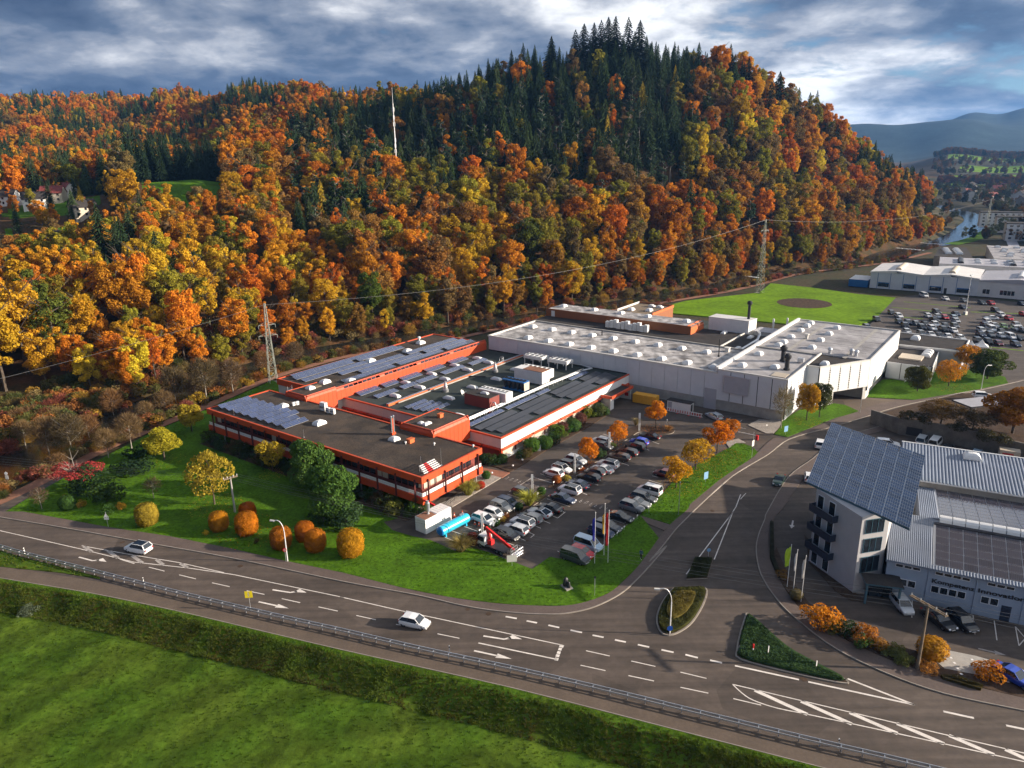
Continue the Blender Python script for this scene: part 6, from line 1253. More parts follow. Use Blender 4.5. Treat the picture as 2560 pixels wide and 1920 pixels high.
def classify(q, r, az, x, y, hz):
    n1_ = noise.noise(Vector((x / 55, y / 55, 2))); n2_ = noise.noise(Vector((x / 120, y / 120, 9)))
    if r < 620 and az > -16:
        top = prof(HILL[0][1], 0); pk = hz / 105
        pc = ss(.26, .46, pk + .14 * n1_) * (.92 if az < 13 else .4 if az < 17 else .08)
        if az < -4: pc = max(pc, .75 * ss(.18, .36, pk + .2 * n1_))
        if az > 15 and r > 520: pc *= .6
    elif r >= 430: pc = .85 * ss(-.08, .16, n1_ + .5 * n2_ + (.08 if az < -28 else -.05))
    else: pc = .02 + .4 * ss(.28, .45, n1_)
    if pc < .1: pc = .03
    if q.random() < pc:
        if r < 620 and az > -16 and q.random() < .42 and hz < 80: return 'pine', tone_pick(q, CTONES, {'blue green': 4, 'green': 3})
        k = tone_pick(q, CTONES, {'dark green': 6, 'green': 3, 'larch yellow': .35}); return 'spruce', k
    u = q.random()
    if az < -14 and r < 330: w_ = {'orange': 5, 'golden': 4.5, 'yellow': 2.6, 'deep orange': 1.8, 'olive': 2.0, 'green': .7, 'brown': .3}
    elif r > 430 and az < -5: w_ = {'orange': 3, 'deep orange': 3.4, 'golden': 1.6, 'russet': 3, 'olive': 1.5, 'brown': 1}
    else: w_ = {'orange': 4.0, 'deep orange': 1.8, 'golden': 2.6, 'russet': 2.8, 'olive': 4.4, 'brown': 2.8, 'green': .5, 'yellow': .3}
    if n1_ > .18: w_ = dict(w_); w_['olive'] = w_.get('olive', 1) * 2.2; w_['golden'] = w_.get('golden', 1) * 1.5
    elif n1_ < -.2: w_ = dict(w_); w_['deep orange'] = w_.get('deep orange', 1) * 1.8; w_['orange'] *= 1.5
    kind = 'thin' if u < .12 else 'broad'
    return kind, tone_pick(q, TONES, w_)
def forest():
    q = random.Random(77); T = []
    for r, az, x, y, hz in sorted(plan_forest()):
        edge = hz == -9; kind, (tn, colr) = classify(q, r, az, x, y, 0 if edge else hz)
        H = {'broad': 22, 'thin': 21, 'spruce': 27, 'pine': 25}[kind]; s = q.uniform(.95, 1.45) if kind in ('broad', 'thin') else q.uniform(.75, 1.15)
        if edge: s *= q.uniform(.35, .8)
        if az < -12 and 270 < r < 402: s = q.uniform(.75, 1.0)
        if az < -27 and 375 < r < 520: s = q.uniform(.4, .7)
        if -27.5 < az < -21 and 468 <= r < 540: kind, tn, colr, H = 'spruce', 'dark green', (.017, .032, .015), 27
        if kind == 'spruce' and r < 640: s *= .95
        if r > 640: s *= .9
        T.append(dict(r=r, az=az, x=x, y=y, z=ground_z(x, y), kind=kind, tone=tn, col=colr, s=s, sxy=q.uniform(.9, 1.22), H=H * s, rz=q.uniform(0, 6.28), v=q.randrange(1000)))
    # big marker conifers on the ridge, as in the view
    for px, (az, r, hh) in enumerate(((3.2, 536, 33), (4.9, 540, 33), (5.5, 538, 36), (6.2, 545, 33), (6.7, 538, 36), (7.2, 546, 35), (7.7, 538, 37), (8.6, 538, 37), (9.4, 540, 36), (16.9, 565, 31), (18.5, 570, 31), (19.0, 585, 34), (23.0, 610, 31), (24.5, 625, 30))):
        x, y = r * math.sin(math.radians(az)), r * math.cos(math.radians(az))
        z = ground_z(x, y)
        T.append(dict(r=r, az=math.degrees(math.atan2(x, y)), x=x, y=y, z=z, kind='spruce', tone='dark green', col=(.016, .026, .013), s=hh / 27, sxy=1.45, H=hh, rz=px, v=px, star=True))
    # visible size of each tree, front to back
    T.sort(key=lambda t: t['r']); hor = {}
    for t in T:
        wd = 5.5 * t['s']; half = math.degrees(wd / t['r']); ks = range(int((t['az'] - half) * 5), int((t['az'] + half) * 5) + 1)
        top = math.degrees(math.atan2(t['z'] + t['H'] - CAM_H, t['r'])); bot = math.degrees(math.atan2(t['z'] + t['H'] * .2 - CAM_H, t['r'])); cov = min(hor.get(k, -90) for k in ks)
        t['vis'] = max(0, top - max(bot, cov)) * half + (100 if t.get('star') else 0)
        for k in ks: hor[k] = max(hor.get(k, -90), top - (top - bot) * .25)
    return T
TREES = forest()
br_ = sorted([t for t in TREES if t['kind'] in ('broad', 'thin') and abs(t['az']) < 36], key=lambda t: -t['vis'])[:300]
co_ = sorted([t for t in TREES if t['kind'] in ('spruce', 'pine') and abs(t['az']) < 36], key=lambda t: -t['vis'])[:300]
SOLO = set(id(t) for t in br_ + co_)
def zone(t):
    a, r = t['az'], t['r']
    if r > 640: return 'on the distant left ridge' if a < -12 else 'on the ridge behind the mast'
    side_ = 'left of the pylon' if a < -20 else 'behind the works' if a < -6 else 'behind the white hall' if a < 9 else 'above the brown annex' if a < 16 else 'behind the far pylon' if a < 22 else 'at the hill end'
    hz = t['z']; return ('at the hill foot ' if hz < 12 else 'mid-slope ' if hz < 45 else 'high up ') + side_
LBL = {}
for t in sorted(TREES, key=lambda t: t['az']):
    if id(t) not in SOLO: continue
    k = t['kind']; zn = zone(t); v = t['v']
    if k in ('broad', 'thin'):
        nm = 'autumn_tree'; tx = t['tone'] + (' sparse-leaved tree ' if k == 'thin' else ' autumn tree ')
        cr = (THIN if k == 'thin' else BROAD); tr = BROAD_T
    else:
        nm = 'pine_tree' if k == 'pine' else 'spruce_tree'; tx = ('tall ' if t['H'] > 29 else '') + t['tone'] + (' bare-stemmed pine ' if k == 'pine' else ' pointed spruce ')
        cr = PINE if k == 'pine' else CONE; tr = PINE_T if k == 'pine' else CONE_T
    LBL[tx + zn] = LBL.get(tx + zn, 0) + 1; nth = LBL[tx + zn]
    make_tree(nm, tx + zn + (f', {ordn(nth)} from the left' if nth > 1 else ''), 'tree', t['x'], t['y'], t['z'] - .3, cr[v % len(cr)], tr[v % len(tr)], t['col'], t['s'], t['sxy'], t['rz'], tx.strip() + 's ' + zn)
# ---- the rest of the woods: one mass, points with instanced crowns
def point_cloud(name, pts, protos, kind='stuff', label=None):
    """pts: (x, y, z, scale, sxy, rz, proto index, colour)."""
    me = bpy.data.meshes.new(name); me.from_pydata([p[:3] for p in pts], [], [])
    A = me.attributes
    a = A.new('tint', 'FLOAT_COLOR', 'POINT'); a.data.foreach_set('color', [c for p in pts for c in (*p[7], 1)])
    a = A.new('size', 'FLOAT_VECTOR', 'POINT'); a.data.foreach_set('vector', [c for p in pts for c in (p[3] * p[4], p[3] * p[4], p[3])])
    a = A.new('turn', 'FLOAT_VECTOR', 'POINT'); a.data.foreach_set('vector', [c for p in pts for c in (0, 0, p[5])])
    a = A.new('pick', 'INT', 'POINT'); a.data.foreach_set('value', [p[6] for p in pts])
    o = link(bpy.data.objects.new(name, me)); o['kind'] = kind
    if label: o['label'] = label
    pc = bpy.data.collections.new(name + '_kinds')
    for i, pm in enumerate(protos): pc.objects.link(bpy.data.objects.new(f'{name}_kind_{i:02d}', pm))
    g = bpy.data.node_groups.new(name, 'GeometryNodeTree'); g.interface.new_socket('Geometry', in_out='INPUT', socket_type='NodeSocketGeometry'); g.interface.new_socket('Geometry', in_out='OUTPUT', socket_type='NodeSocketGeometry')
    n = g.nodes.new; i_, o_ = n('NodeGroupInput'), n('NodeGroupOutput'); ip = n('GeometryNodeInstanceOnPoints'); ci = n('GeometryNodeCollectionInfo')
    ci.inputs['Collection'].default_value = pc; ci.inputs['Separate Children'].default_value = True; ci.inputs['Reset Children'].default_value = True
    def attr(nm, ty):
        k = n('GeometryNodeInputNamedAttribute'); k.data_type = ty; k.inputs['Name'].default_value = nm; return k.outputs['Attribute']
    l = g.links.new; l(i_.outputs[0], ip.inputs['Points']); l(ci.outputs[0], ip.inputs['Instance']); ip.inputs['Pick Instance'].default_value = True
    l(attr('pick', 'INT'), ip.inputs['Instance Index']); l(attr('size', 'FLOAT_VECTOR'), ip.inputs['Scale'])
    e2r = n('FunctionNodeEulerToRotation'); l(attr('turn', 'FLOAT_VECTOR'), e2r.inputs[0]); l(e2r.outputs[0], ip.inputs['Rotation']); l(ip.outputs[0], o_.inputs[0])
    md = o.modifiers.new('scatter', 'NODES'); md.node_group = g
    return o
FP = far_copy(BROAD[:4], 'leaf_far') + far_copy(THIN[:1], 'leaf_far') + far_copy(CONE, 'needle_far') + far_copy(PINE[:1], 'needle_far')
pts = []
for t in TREES:
    if id(t) in SOLO: continue
    k = t['kind']; v = t['v']; i = v % 4 if k == 'broad' else 4 if k == 'thin' else 5 + v % 3 if k == 'spruce' else 8
    pts.append((t['x'], t['y'], t['z'] - .3, t['s'], t['sxy'], t['rz'], i, t['col']))
point_cloud('forest', pts, FP, 'stuff', 'mixed autumn forest covering the hills between the single trees')
print('trees', len(TREES), 'solo', len(SOLO))
# ---- scrub on the river banks: low bushes, brown, green and rust, plus bare riverside trees
q = random.Random(9); BUSH = [crown_mb(s, 4.2, 2.3, 520, .5, .02, 1.0, 9).mesh('bush', MT['leaf_far']) for s in (41, 42)] + [twig_mb(43, 4.2, 2.2, 700, 1.2, .05, .05).mesh('bush', MT['leaf_far'])]
pts = []
for i in range(6, len(RIVER) - 24):
    for off, n_ in ((11, 4), (15, 7), (20, 7), (26, 6), (33, 5), (-12.5, 5), (-14, 4)):
        for _ in range(n_):
            t = q.random(); p0 = offset_line([RIVER[i], RIVER[i + 1]], off + q.uniform(-2, 2)); x, y = lerp(p0[0][0], p0[1][0], t), lerp(p0[0][1], p0[1][1], t)
            if y < 100: continue
            c = q.choice([(.17, .10, .045), (.11, .11, .03), (.085, .10, .03), (.27, .11, .03), (.20, .15, .06), (.30, .18, .03), (.22, .07, .045)]); sc_ = q.uniform(.5, 1.1) if off > 0 else q.uniform(.35, .8)
            pts.append((x, y, ground_z(x, y) - .15, sc_, q.uniform(.9, 1.4), q.uniform(0, 6.28), q.randrange(3), c))
point_cloud('undergrowth', pts, BUSH, 'stuff', 'brown and green scrub along both river banks')
# ---------------------------------------------------------------- garden and street planting (real individual plants)
GT = [crown_mb(s, 10, Rw, n, .42, z0, 1.0, lb, up_bias=.3).mesh('crown', MT['leaf']) for s, Rw, n, z0, lb in ((51, 4.0, 11000, .08, 26), (52, 3.5, 6500, .15, 20), (53, 4.4, 4600, .2, 24))]
GTR = [trunk_mb(51, 10, .2, 6, .7, .3).mesh('trunk', MT['bark'])]
ST = [crown_mb(s, 6.5, Rw, n, .33, z0, 1.0, lb, up_bias=.4).mesh('crown', MT['leaf']) for s, Rw, n, z0, lb in ((54, 2.5, 3000, .2, 15), (55, 2.8, 3200, .15, 17))]
STR = [trunk_mb(54, 6.5, .13, 7, .7, .34).mesh('trunk', MT['bark'])]
MAPLE = crown_mb(56, 5.0, 5.4, 4200, .30, .42, 1.0, 26, .5, .5, (.16, .28)).mesh('crown', MT['leaf']); MAPLE_T = trunk_mb(56, 5.0, .16, 9, .8, .75, 3).mesh('trunk', MT['pale_bark'])
BARE_S = twig_mb(57, 5.5, 1.7, 420, 1.0, .25, .035).mesh('crown', MT['leaf']); BARE_ST = trunk_mb(57, 5.5, .08, 8, .85, .3, 3).mesh('trunk', MT['pale_bark'])
def drum_mb(seed, R_, H, n, leaf, pw=3.2):
    """clipped shape: leaves on a rounded drum."""
    q = random.Random(seed); b = MB()
    for _ in range(n):
        d = Vector((q.gauss(0, 1), q.gauss(0, 1), q.gauss(0, 1))).normalized(); k = (abs(d.x * d.x + d.y * d.y) ** (pw / 2) + abs(d.z) ** pw) ** (-1 / pw) * (1 + q.gauss(-.02, .05))
        p = Vector((d.x * R_ * k, d.y * R_ * k, H * .5 + d.z * H * .5 * k)); nn = (Vector((d.x / R_, d.y / R_, d.z * 2 / H)).normalized() * 1.3 + Vector((q.gauss(0, .4), q.gauss(0, .4), q.gauss(0, .4)))).normalized()
        x = nn.orthogonal().normalized(); x.rotate(Matrix.Rotation(q.uniform(0, 6.28), 3, nn)); y = nn.cross(x); s = leaf * q.uniform(.6, 1.2); b.quad(p - x * s * .5, p - y * s * .35, p + x * s * .5, p + y * s * .35)
    core = MB(); b.lathe([(R_ * .4, H * .04), (R_ * .74, H * .14), (R_ * .78, H * .5), (R_ * .72, H * .8), (R_ * .45, H * .88), (.02, H * .9)], n=14)
    return b
DRUM = drum_mb(61, 2.0, 4.2, 6500, .26).mesh('foliage', MT['leaf']); BALL = drum_mb(62, 1.0, 1.8, 1300, .2, 2.3).mesh('foliage', MT['leaf'])
LOOSE = [crown_mb(s, 2.2, 1.5, 1100, .24, .0, 1.0, 11, up_bias=.4).mesh('foliage', MT['leaf']) for s in (63, 64)]
def tuft_mb(seed, n=420, H=2.0):
    q = random.Random(seed); b = MB()
    for _ in range(n):
        a = q.uniform(0, 6.28); t = q.uniform(.1, 1.25); L = H * q.uniform(.7, 1.1); o = Vector((math.cos(a), math.sin(a), 0)); s = Vector((-o.y, o.x, 0)) * .028
        p0 = o * q.uniform(0, .3); p1 = p0 + o * L * .4 * math.sin(t) + Vector((0, 0, L * .62)); p2 = p1 + o * L * .5 * math.sin(t) + Vector((0, 0, L * .3 * math.cos(t * 1.4)))
        b.quad(p0 - s, p0 + s, p1 + s * .8, p1 - s * .8); b.quad(p1 - s * .8, p1 + s * .8, p2)
    return b
TUFT = tuft_mb(65).mesh('blades', MT['leaf'])
stemm = MB(); stemm.tube((0, 0, -.05), (0, 0, .6), .07, .05, 6); stemm.tube((0, 0, .3), (.25, .1, .9), .04, .02, 5); stemm.tube((0, 0, .3), (-.2, .18, .9), .04, .02, 5); STEM = stemm.mesh('stem', MT['bark'])
def gtree(label, p, H, Wd, colr, kind=0, small=False, z=.1, group=None, thin=False):
    me = (ST if small else GT)[kind]; base = 6.5 if small else 10; dia = (5.0, 5.6)[kind] if small else (8.0, 7.0, 8.8)[kind]; s = H / base
    return make_tree('garden_tree', label, 'tree', p[0], p[1], z, me, (STR if small else GTR)[0], colr, s, Wd / (dia * s), RN.uniform(0, 6.28), group)
def shrub(label, p, me, s, colr, sxy=1.0, z=.1, name='shrub', group=None, stem=True, part='foliage'):
    s *= .62 if me in LOOSE else 1; t = thing(name, label, 'grass' if me is TUFT else 'shrub', (*p, z), RN.uniform(0, 6.28), group); t.scale = (s * sxy, s * sxy, s); put(part, me, t, color=colr)
    if stem: put('stem', STEM, t)
    return t
YG, YEL, GRN, DGR, ORG, GOLD, RST, PUR, OLV = (.38, .33, .025), (.46, .32, .03), (.050, .105, .022), (.030, .060, .018), (.55, .19, .012), (.50, .27, .018), (.26, .10, .03), (.13, .055, .04), (.14, .14, .025)
gtree('yellow-green tree on the lawn between the red maple and the office', (-71.55,140.17), 7.4, 7.0, YG, 1); gtree('yellow tree beside the track, behind the yellow-green lawn tree', (-72.58,156.29), 7.2, 6.0, (.40, .30, .03), 1)
gtree('large thinning yellow tree next to the wooden utility pole', (-53.27,119.06), 10.6, 8.0, (.36, .27, .03), 2); gtree('small yellow tree against the office front', (-47.15,133.00), 7.4, 6.0, (.40, .29, .025), 1, True)
gtree('large green tree at the office front, nearer the wall', (-37.09,124.26), 10.8, 8.4, (.080, .150, .030), 0); gtree('large green tree at the office front, nearer the road', (-30.56,112.80), 10.8, 8.8, (.070, .140, .026), 0)
make_tree('maple_tree', 'low spreading red maple at the left end of the lawn', 'tree', *(-82.04,127.18), .1, MAPLE, MAPLE_T, (.36, .055, .05), 1.0, 1.05, .4)
for i, (p, s, c, lb) in enumerate((((-48.76,109.50), .86, (.46, .20, .014), 'rust-orange clipped drum left of the wooden pole'), ((-43.68,108.09), 1.0, (.48, .17, .012), 'orange clipped drum right of the wooden pole'), ((-45.28,113.29), .78, (.42, .11, .012), 'deep orange clipped drum behind the one at the wooden pole'), ((-36.69,103.40), .92, (.40, .14, .014), 'dark orange clipped drum behind the curved street lamp'), ((-33.55,105.64), .84, (.44, .14, .012), 'deep orange clipped drum behind its neighbour right of the lamp'), ((-31.03,102.37), .92, (.44, .16, .014), 'orange clipped drum between the lamp and the largest drum'), ((-25.20,100.80), 1.12, (.52, .26, .016), 'largest golden-orange clipped drum at the lawn edge'), ((-61.74,111.85), 1.0, (.34, .25, .03), 'yellow-green clipped drum standing alone on the left lawn'))):
    shrub(lb, p, DRUM, s * .88, c, 1.0, .1, 'clipped_hornbeam', 'clipped autumn drums on the lawn')
BED = [('dark green mound of shrubs below the red maple', (-78.46,125.70), LOOSE[0], 3.6, DGR, 1.2), ('broad green shrub mound right of the red maple base', (-73.39,121.00), LOOSE[1], 3.2, (.045, .08, .02), 1.2), ('dark spreading juniper on the lawn behind the red maple', (-74.97,134.06), LOOSE[0], 2.2, (.022, .045, .018), 2.0), ('dark evergreen clump between the red maple and yellow tree', (-76.76,140.37), LOOSE[1], 2.2, (.026, .05, .02), 1.6), ('bright green globe shrub at the left lawn edge', (-78.77,118.12), BALL, 1.4, GRN, 1.0), ('golden shrub behind the bright green globe', (-80.76,120.63), LOOSE[0], 1.1, (.34, .22, .03), .9), ('golden shrub right of the bright green globe', (-76.73,118.65), LOOSE[1], 1.1, (.30, .19, .03), .9), ('low golden shrub beside the warning sign', (-69.25,117.79), LOOSE[0], 1.1, GOLD, .9), ('round green shrub left of the warning sign', (-70.55,116.06), LOOSE[1], 1.4, GRN, 1.0), ('tiny yellow shrub beside the leftmost orange drum', (-50.43,107.93), LOOSE[0], .75, YEL, .8), ('small bare brown shrub on the lawn between orange drums', (-41.16,104.86), LOOSE[1], .7, (.09, .06, .03), .8),
       ('wide glossy rhododendron mound behind the largest golden drum', (-27.95,110.09), LOOSE[1], 2.9, (.045, .085, .03), 1.35), ('rhododendron mound left of the wide glossy one', (-32.07,111.85), LOOSE[0], 2.4, (.035, .07, .025), 1.1), ('green shrub at the office corner beside the white container', (-16.28,113.89), LOOSE[0], 2.6, (.06, .11, .025), 1.0), ('yellow-green shrub in the bed in front of the office', (-20.60,113.93), LOOSE[1], 2.0, (.15, .16, .03), 1.0), ('reddish shrub in the dark bed in front of the office', (-23.91,117.65), LOOSE[0], 1.2, (.20, .07, .03), .8), ('low green shrub beside the white container', (-17.96,113.10), LOOSE[1], .9, (.08, .14, .03), 1.2), ('dark red shrub beside the boom lift cab', (-6.66,103.38), BALL, 1.1, (.14, .03, .025), 1.0), ('bright red shrub beside the pampas clump at the office', (-6.07,123.95), BALL, .75, (.42, .04, .02), 1.1), ('rounded green shrub by the ramp railing', (-5.18,128.24), BALL, .85, (.06, .12, .025), 1.0), ('small brown dome beside the bright red shrub', (-6.79,123.24), BALL, .6, (.24, .16, .05), 1.0),
       ('round orange shrub in the median beside the white hatchback', (8.06,125.68), BALL, .85, (.36, .12, .03), 1.0), ('yellow shrub in the median above the white sunroof crossover', (9.93,126.90), LOOSE[0], .9, (.36, .30, .05), 1.2), ('small green ball under the lamp column in the median', (4.99,120.88), BALL, .8, GRN, 1.0), ('little green ball in the median below the pampas clump', (0.86,114.99), BALL, .75, DGR, 1.0), ('little rust shrub in the median beside the grey car', (-1.23,112.29), LOOSE[1], .7, RST, 1.0), ('yellow low shrub in the median beside the white small car', (-2.05,110.88), LOOSE[0], .75, (.34, .22, .03), 1.1), ('green low shrub in the median near the boom lift', (-2.90,109.49), LOOSE[1], .8, GRN, 1.0), ('dark shrub at the foot of the lower lamp column', (-4.53,107.58), LOOSE[0], .8, DGR, 1.0), ('green shrub behind the nearest small orange tree', (17.58,137.13), LOOSE[1], 1.5, (.05, .09, .03), .9), ('pale green shrub behind the middle small orange tree', (20.92,142.85), LOOSE[0], .9, (.11, .15, .03), 1.2), ('orange leaf mound under the nearest small orange tree', (12.98,131.59), LOOSE[1], .35, (.48, .12, .015), 3.2),
       ('rust-coloured grass clump at the tip of the round island', (34.30,151.73), TUFT, .75, (.36, .19, .06), 1.1), ('brown grass clump at the lamp in the round island', (27.83,155.87), TUFT, .95, (.34, .27, .12), .9),
       ('yellow-green pampas clump at the office corner', (-8.23,121.36), TUFT, 1.7, (.34, .33, .07), 1.0), ('yellow-green pampas clump in the median by the lamp column', (2.56,116.91), TUFT, 1.45, (.36, .36, .06), 1.15), ('brown fountain grass ball at the edge of the tank bay', (-8.33,101.47), TUFT, 1.4, (.24, .19, .06), 1.25)]
for lb, p, me, s, c, xy in BED: shrub(lb, p, me, s, c, xy, .1, 'ornamental_grass' if me is TUFT else 'shrub', None, me is not TUFT, 'blades' if me is TUFT else 'foliage')
ROW = [((-5.96,135.43), 1.2, DGR), ((-4.57,135.09), 1.3, (.06, .10, .03)), ((-3.19,135.03), 1.2, DGR), ((-2.16,135.57), 1.1, (.04, .07, .02)), ((1.62,137.77), 1.1, DGR), ((2.67,137.73), 1.1, (.10, .085, .025)), ((3.83,141.34), 1.7, (.07, .14, .02)), ((2.96,140.14), 1.1, (.12, .09, .03)), ((5.49,143.81), 1.5, GRN), ((6.65,142.80), 1.6, (.06, .12, .02)), ((8.77,145.96), 1.5, DGR), ((9.49,149.47), 1.7, (.10, .17, .02)), ((10.88,151.34), 1.5, PUR), ((12.03,151.46), 1.4, (.05, .12, .025)), ((11.11,149.23), .8, (.12, .16, .03)), ((13.53,152.64), 1.5, (.07, .13, .03)), ((14.98,154.39), 1.2, (.13, .075, .04)), ((13.62,153.01), 1.4, GRN), ((15.47,157.62), 1.4, PUR), ((17.09,161.23), 1.7, (.17, .19, .025)), ((18.64,161.79), 1.4, (.15, .20, .03)), ((19.99,162.36), 1.8, (.07, .09, .03)), ((21.42,162.61), 1.3, (.06, .11, .03)), ((13.24,155.93), 1.2, (.05, .10, .02))]
slab('planting_bed', [to_world(x, y) for x, y in ((-3.2, 1), (.8, 1), (.8, 63), (-3.2, 63))], -.03, .125, 'soil')
for i in range(22):
    x, y = -1.2 - 1.4 * ((i * 5) % 3) / 2, 3.5 + i * 2.75
    if 20 < y < 33 and i % 2: continue
    shrub(f'dark low shrub under the office overhang, {ordn(i + 1)} from the sunny corner', to_world(x, y), LOOSE[i % 2], 1.5 + .5 * ((i * 7) % 4) / 2, [(.03, .05, .02), (.05, .06, .02), (.09, .06, .025), (.04, .07, .025)][i % 4], 1.1, .1, group='shrubs along the office front')
for i, (p, s, c) in enumerate(ROW): shrub(f'{"reddish" if c[0] > c[1] else "yellow-green" if c[0] > .09 else "green"} rounded shrub, {ordn(i + 1)} from the office in the bed along the white wall', p, BALL if i % 3 == 0 else LOOSE[i % 2], s * (.95 if i % 3 == 0 else 1.25), c, 1.05, .1, 'shrub', 'shrubs along the white production wall')
gtree('small orange tree on the round island nearest the hall', (31.85,153.64), 6.6, 5.6, (.56, .20, .012), 0, True); gtree('small orange tree in the middle of the median', (21.97,143.44), 6.0, 4.8, (.60, .21, .012), 1, True); gtree('small orange tree with leaf litter, lowest in the median', (14.65,133.62), 6.0, 4.7, (.58, .20, .012), 0, True)
gtree('yellow-orange tree nearest the blue sign on the lawn strip', (29.69,122.89), 6.6, 6.2, (.52, .27, .014), 1, True); gtree('golden tree with fallen leaves in the middle of the lawn strip', (35.26,131.00), 7.0, 7.2, (.48, .28, .02), 1, True); gtree('bright orange tree at the upper end of the lawn strip', (41.62,139.18), 6.8, 6.2, (.60, .19, .010), 0, True); gtree('small orange tree beyond the barrier at the car park entrance', (46.77,147.87), 4.6, 4.4, (.56, .20, .014), 1, True)
gtree('yellow-orange tree on the lawn at the hall corner', (66.78,157.10), 9.6, 5.4, (.46, .25, .018), 1); gtree('dark green tree behind the yellow one at the hall corner', (70.49,159.07), 9.2, 5.0, (.075, .085, .025), 1)
make_tree('bare_tree', 'nearly bare young tree in front of the white hall corner', 'tree', *(59.39,152.42), .1, BARE_S, BARE_ST, (.19, .15, .07), 1.75, .8, 1.0)
gtree('dark green tree left of the orange one by the outdoor stairs', (102.57,177.01), 7.2, 7.0, (.085, .085, .02), 0); gtree('sparse orange tree between two green trees at the right', (112.70,180.96), 7.2, 7.6, (.52, .23, .018), 2); gtree('broad green tree beside the curved lamp at the right', (126.26,186.61), 8.4, 10.6, (.070, .095, .022), 0); gtree('orange tree behind the broad green tree at the right', (125.53,195.13), 7.8, 7.0, (.48, .22, .018), 1)
gtree('big orange-brown tree on the terrace at the right edge', (102.13,140.35), 9.5, 11.5, (.34, .14, .015), 0, z=3.4); gtree('brown shrub-like tree above the retaining wall', (90.93,146.41), 5.0, 9.0, (.17, .10, .03), 2, z=3.2); gtree('olive tree at the far end of the terrace behind the carport', (94.09,140.70), 4.6, 8.0, (.10, .07, .03), 2, z=3.3)
for i, p in enumerate([(84.00,147.69),(86.56,145.65),(90.98,140.84),(93.44,135.53),(95.41,133.79)]): shrub(f'dark shrub growing over the retaining wall, {ordn(i + 1)} from its left end', p, LOOSE[i % 2], 1.6, (.06, .055, .025), 1.4, 3.5, group='shrubs on the terrace')
CORNER = [('broad orange Japanese maple by the flag poles at the junction', (39.61,81.54), LOOSE[0], 2.4, (.52, .20, .015), 1.25), ('low green shrub in front of the orange maple at the junction', (40.31,80.27), LOOSE[1], 1.2, (.16, .17, .03), 1.3), ('dark evergreen shrub left of the orange-red shrub at the kerb', (41.84,79.25), LOOSE[1], 1.5, (.03, .06, .02), 1.0), ('orange-red shrub in the corner bed', (43.20,78.26), LOOSE[0], 1.8, (.36, .14, .025), 1.2), ('green shrub right below the orange-red shrub', (42.56,76.87), LOOSE[1], 1.2, (.07, .12, .03), 1.2), ('rust low shrub at the thin end of the corner bed', (44.42,76.59), LOOSE[0], 1.2, (.30, .15, .03), 1.2), ('rounded golden bush behind the utility pole foot', (49.89,74.66), BALL, 1.45, (.44, .22, .02), 1.2), ('low orange ground shrub at the utility pole foot', (48.30,72.54), LOOSE[1], .8, (.36, .16, .03), 2.0), ('orange bush on the paved apron beside the blue car', (54.34,70.95), LOOSE[0], 1.6, (.50, .19, .015), 1.3), ('small rust shrub at the leftmost flag pole', (38.16,92.26), LOOSE[1], 1.1, (.24, .13, .03), 1.0), ('brown low shrub between the white flag poles', (38.33,87.21), BALL, .8, (.16, .13, .06), 1.1)]
for lb, p, me, s, c, xy in CORNER: shrub(lb, p, me, s, c, xy)
for i, p in enumerate([(44.95,75.45),(45.91,74.76),(46.82,74.29),(46.18,75.87),(45.79,73.67)]): shrub(f'low yellow-green ground plant, {ordn(i + 1)} in the corner bed before the pole', p, LOOSE[i % 2], .75, (.16, .17, .05), 1.6, group='ground plants in the corner bed')
for i, p in enumerate([(-83.54,118.28),(-65.42,121.98)]):
    make_tree('bare_tree', ('bare brown shrub at the far left of the lawn', 'bare branching shrub behind the yellow-green drum')[i], 'tree', *p, .1, BARE_S, BARE_ST, (.15, .10, .06), .75, 1.3, i)
shrub('pale grey-green bush alone at the upper left of the meadow', (-67.71,88.69), LOOSE[0], 1.2, (.12, .15, .09), 1.3, -1.6)
# hedges on the islands: leaf cover over the whole bed
def hedge(name, label, poly, z0, h, colr, n, leaf=.22, inset=.25, cat='hedge', parent=None):
    q = random.Random(n); b = MB(); xs = [p[0] for p in poly]; ys = [p[1] for p in poly]; k = 0; cx = sum(xs) / len(xs); cy = sum(ys) / len(ys)
    pin = [(cx + (x - cx) * .93, cy + (y - cy) * .93) for x, y in poly]; b.prism(pin, z0, z0 + h * .75)
    while k < n:
        x, y = q.uniform(min(xs), max(xs)), q.uniform(min(ys), max(ys))
        if not inside((x, y), poly): continue
        d = seg_dist((x, y), poly + poly[:1])[0]; k += 1
        if d < inset * .5: continue
        z = z0 + h * min(1, .35 + (d - inset * .5) / .5) * (1 + .10 * noise.noise(Vector((x / .9, y / .9, 4)))) - abs(q.gauss(0, .05)); nn = Vector((q.gauss(0, .6), q.gauss(0, .6), 1)).normalized()
        xx = nn.orthogonal().normalized(); xx.rotate(Matrix.Rotation(q.uniform(0, 6.28), 3, nn)); yy = nn.cross(xx); s = leaf * q.uniform(.6, 1.3); p = Vector((x, y, z)); b.quad(p - xx * s * .5, p - yy * s * .3, p + xx * s * .5, p + yy * s * .3)
    o = b.build(name, MT['leaf']); o.color = (*colr, 1); return tag(o, label, cat)
hedge('hedge', 'dark green ground-cover hedge filling the triangular island', TRI, .13, .42, (.045, .085, .03), 5200)
hedge('hedge', 'dark hedge rim on the teardrop island', TEAR, .13, .45, (.06, .062, .018), 2600)
ti = [(sum(p[0] for p in TEAR) / len(TEAR) + (x - sum(p[0] for p in TEAR) / len(TEAR)) * .62, sum(p[1] for p in TEAR) / len(TEAR) + (y - sum(p[1] for p in TEAR) / len(TEAR)) * .62 + .4) for x, y in TEAR]
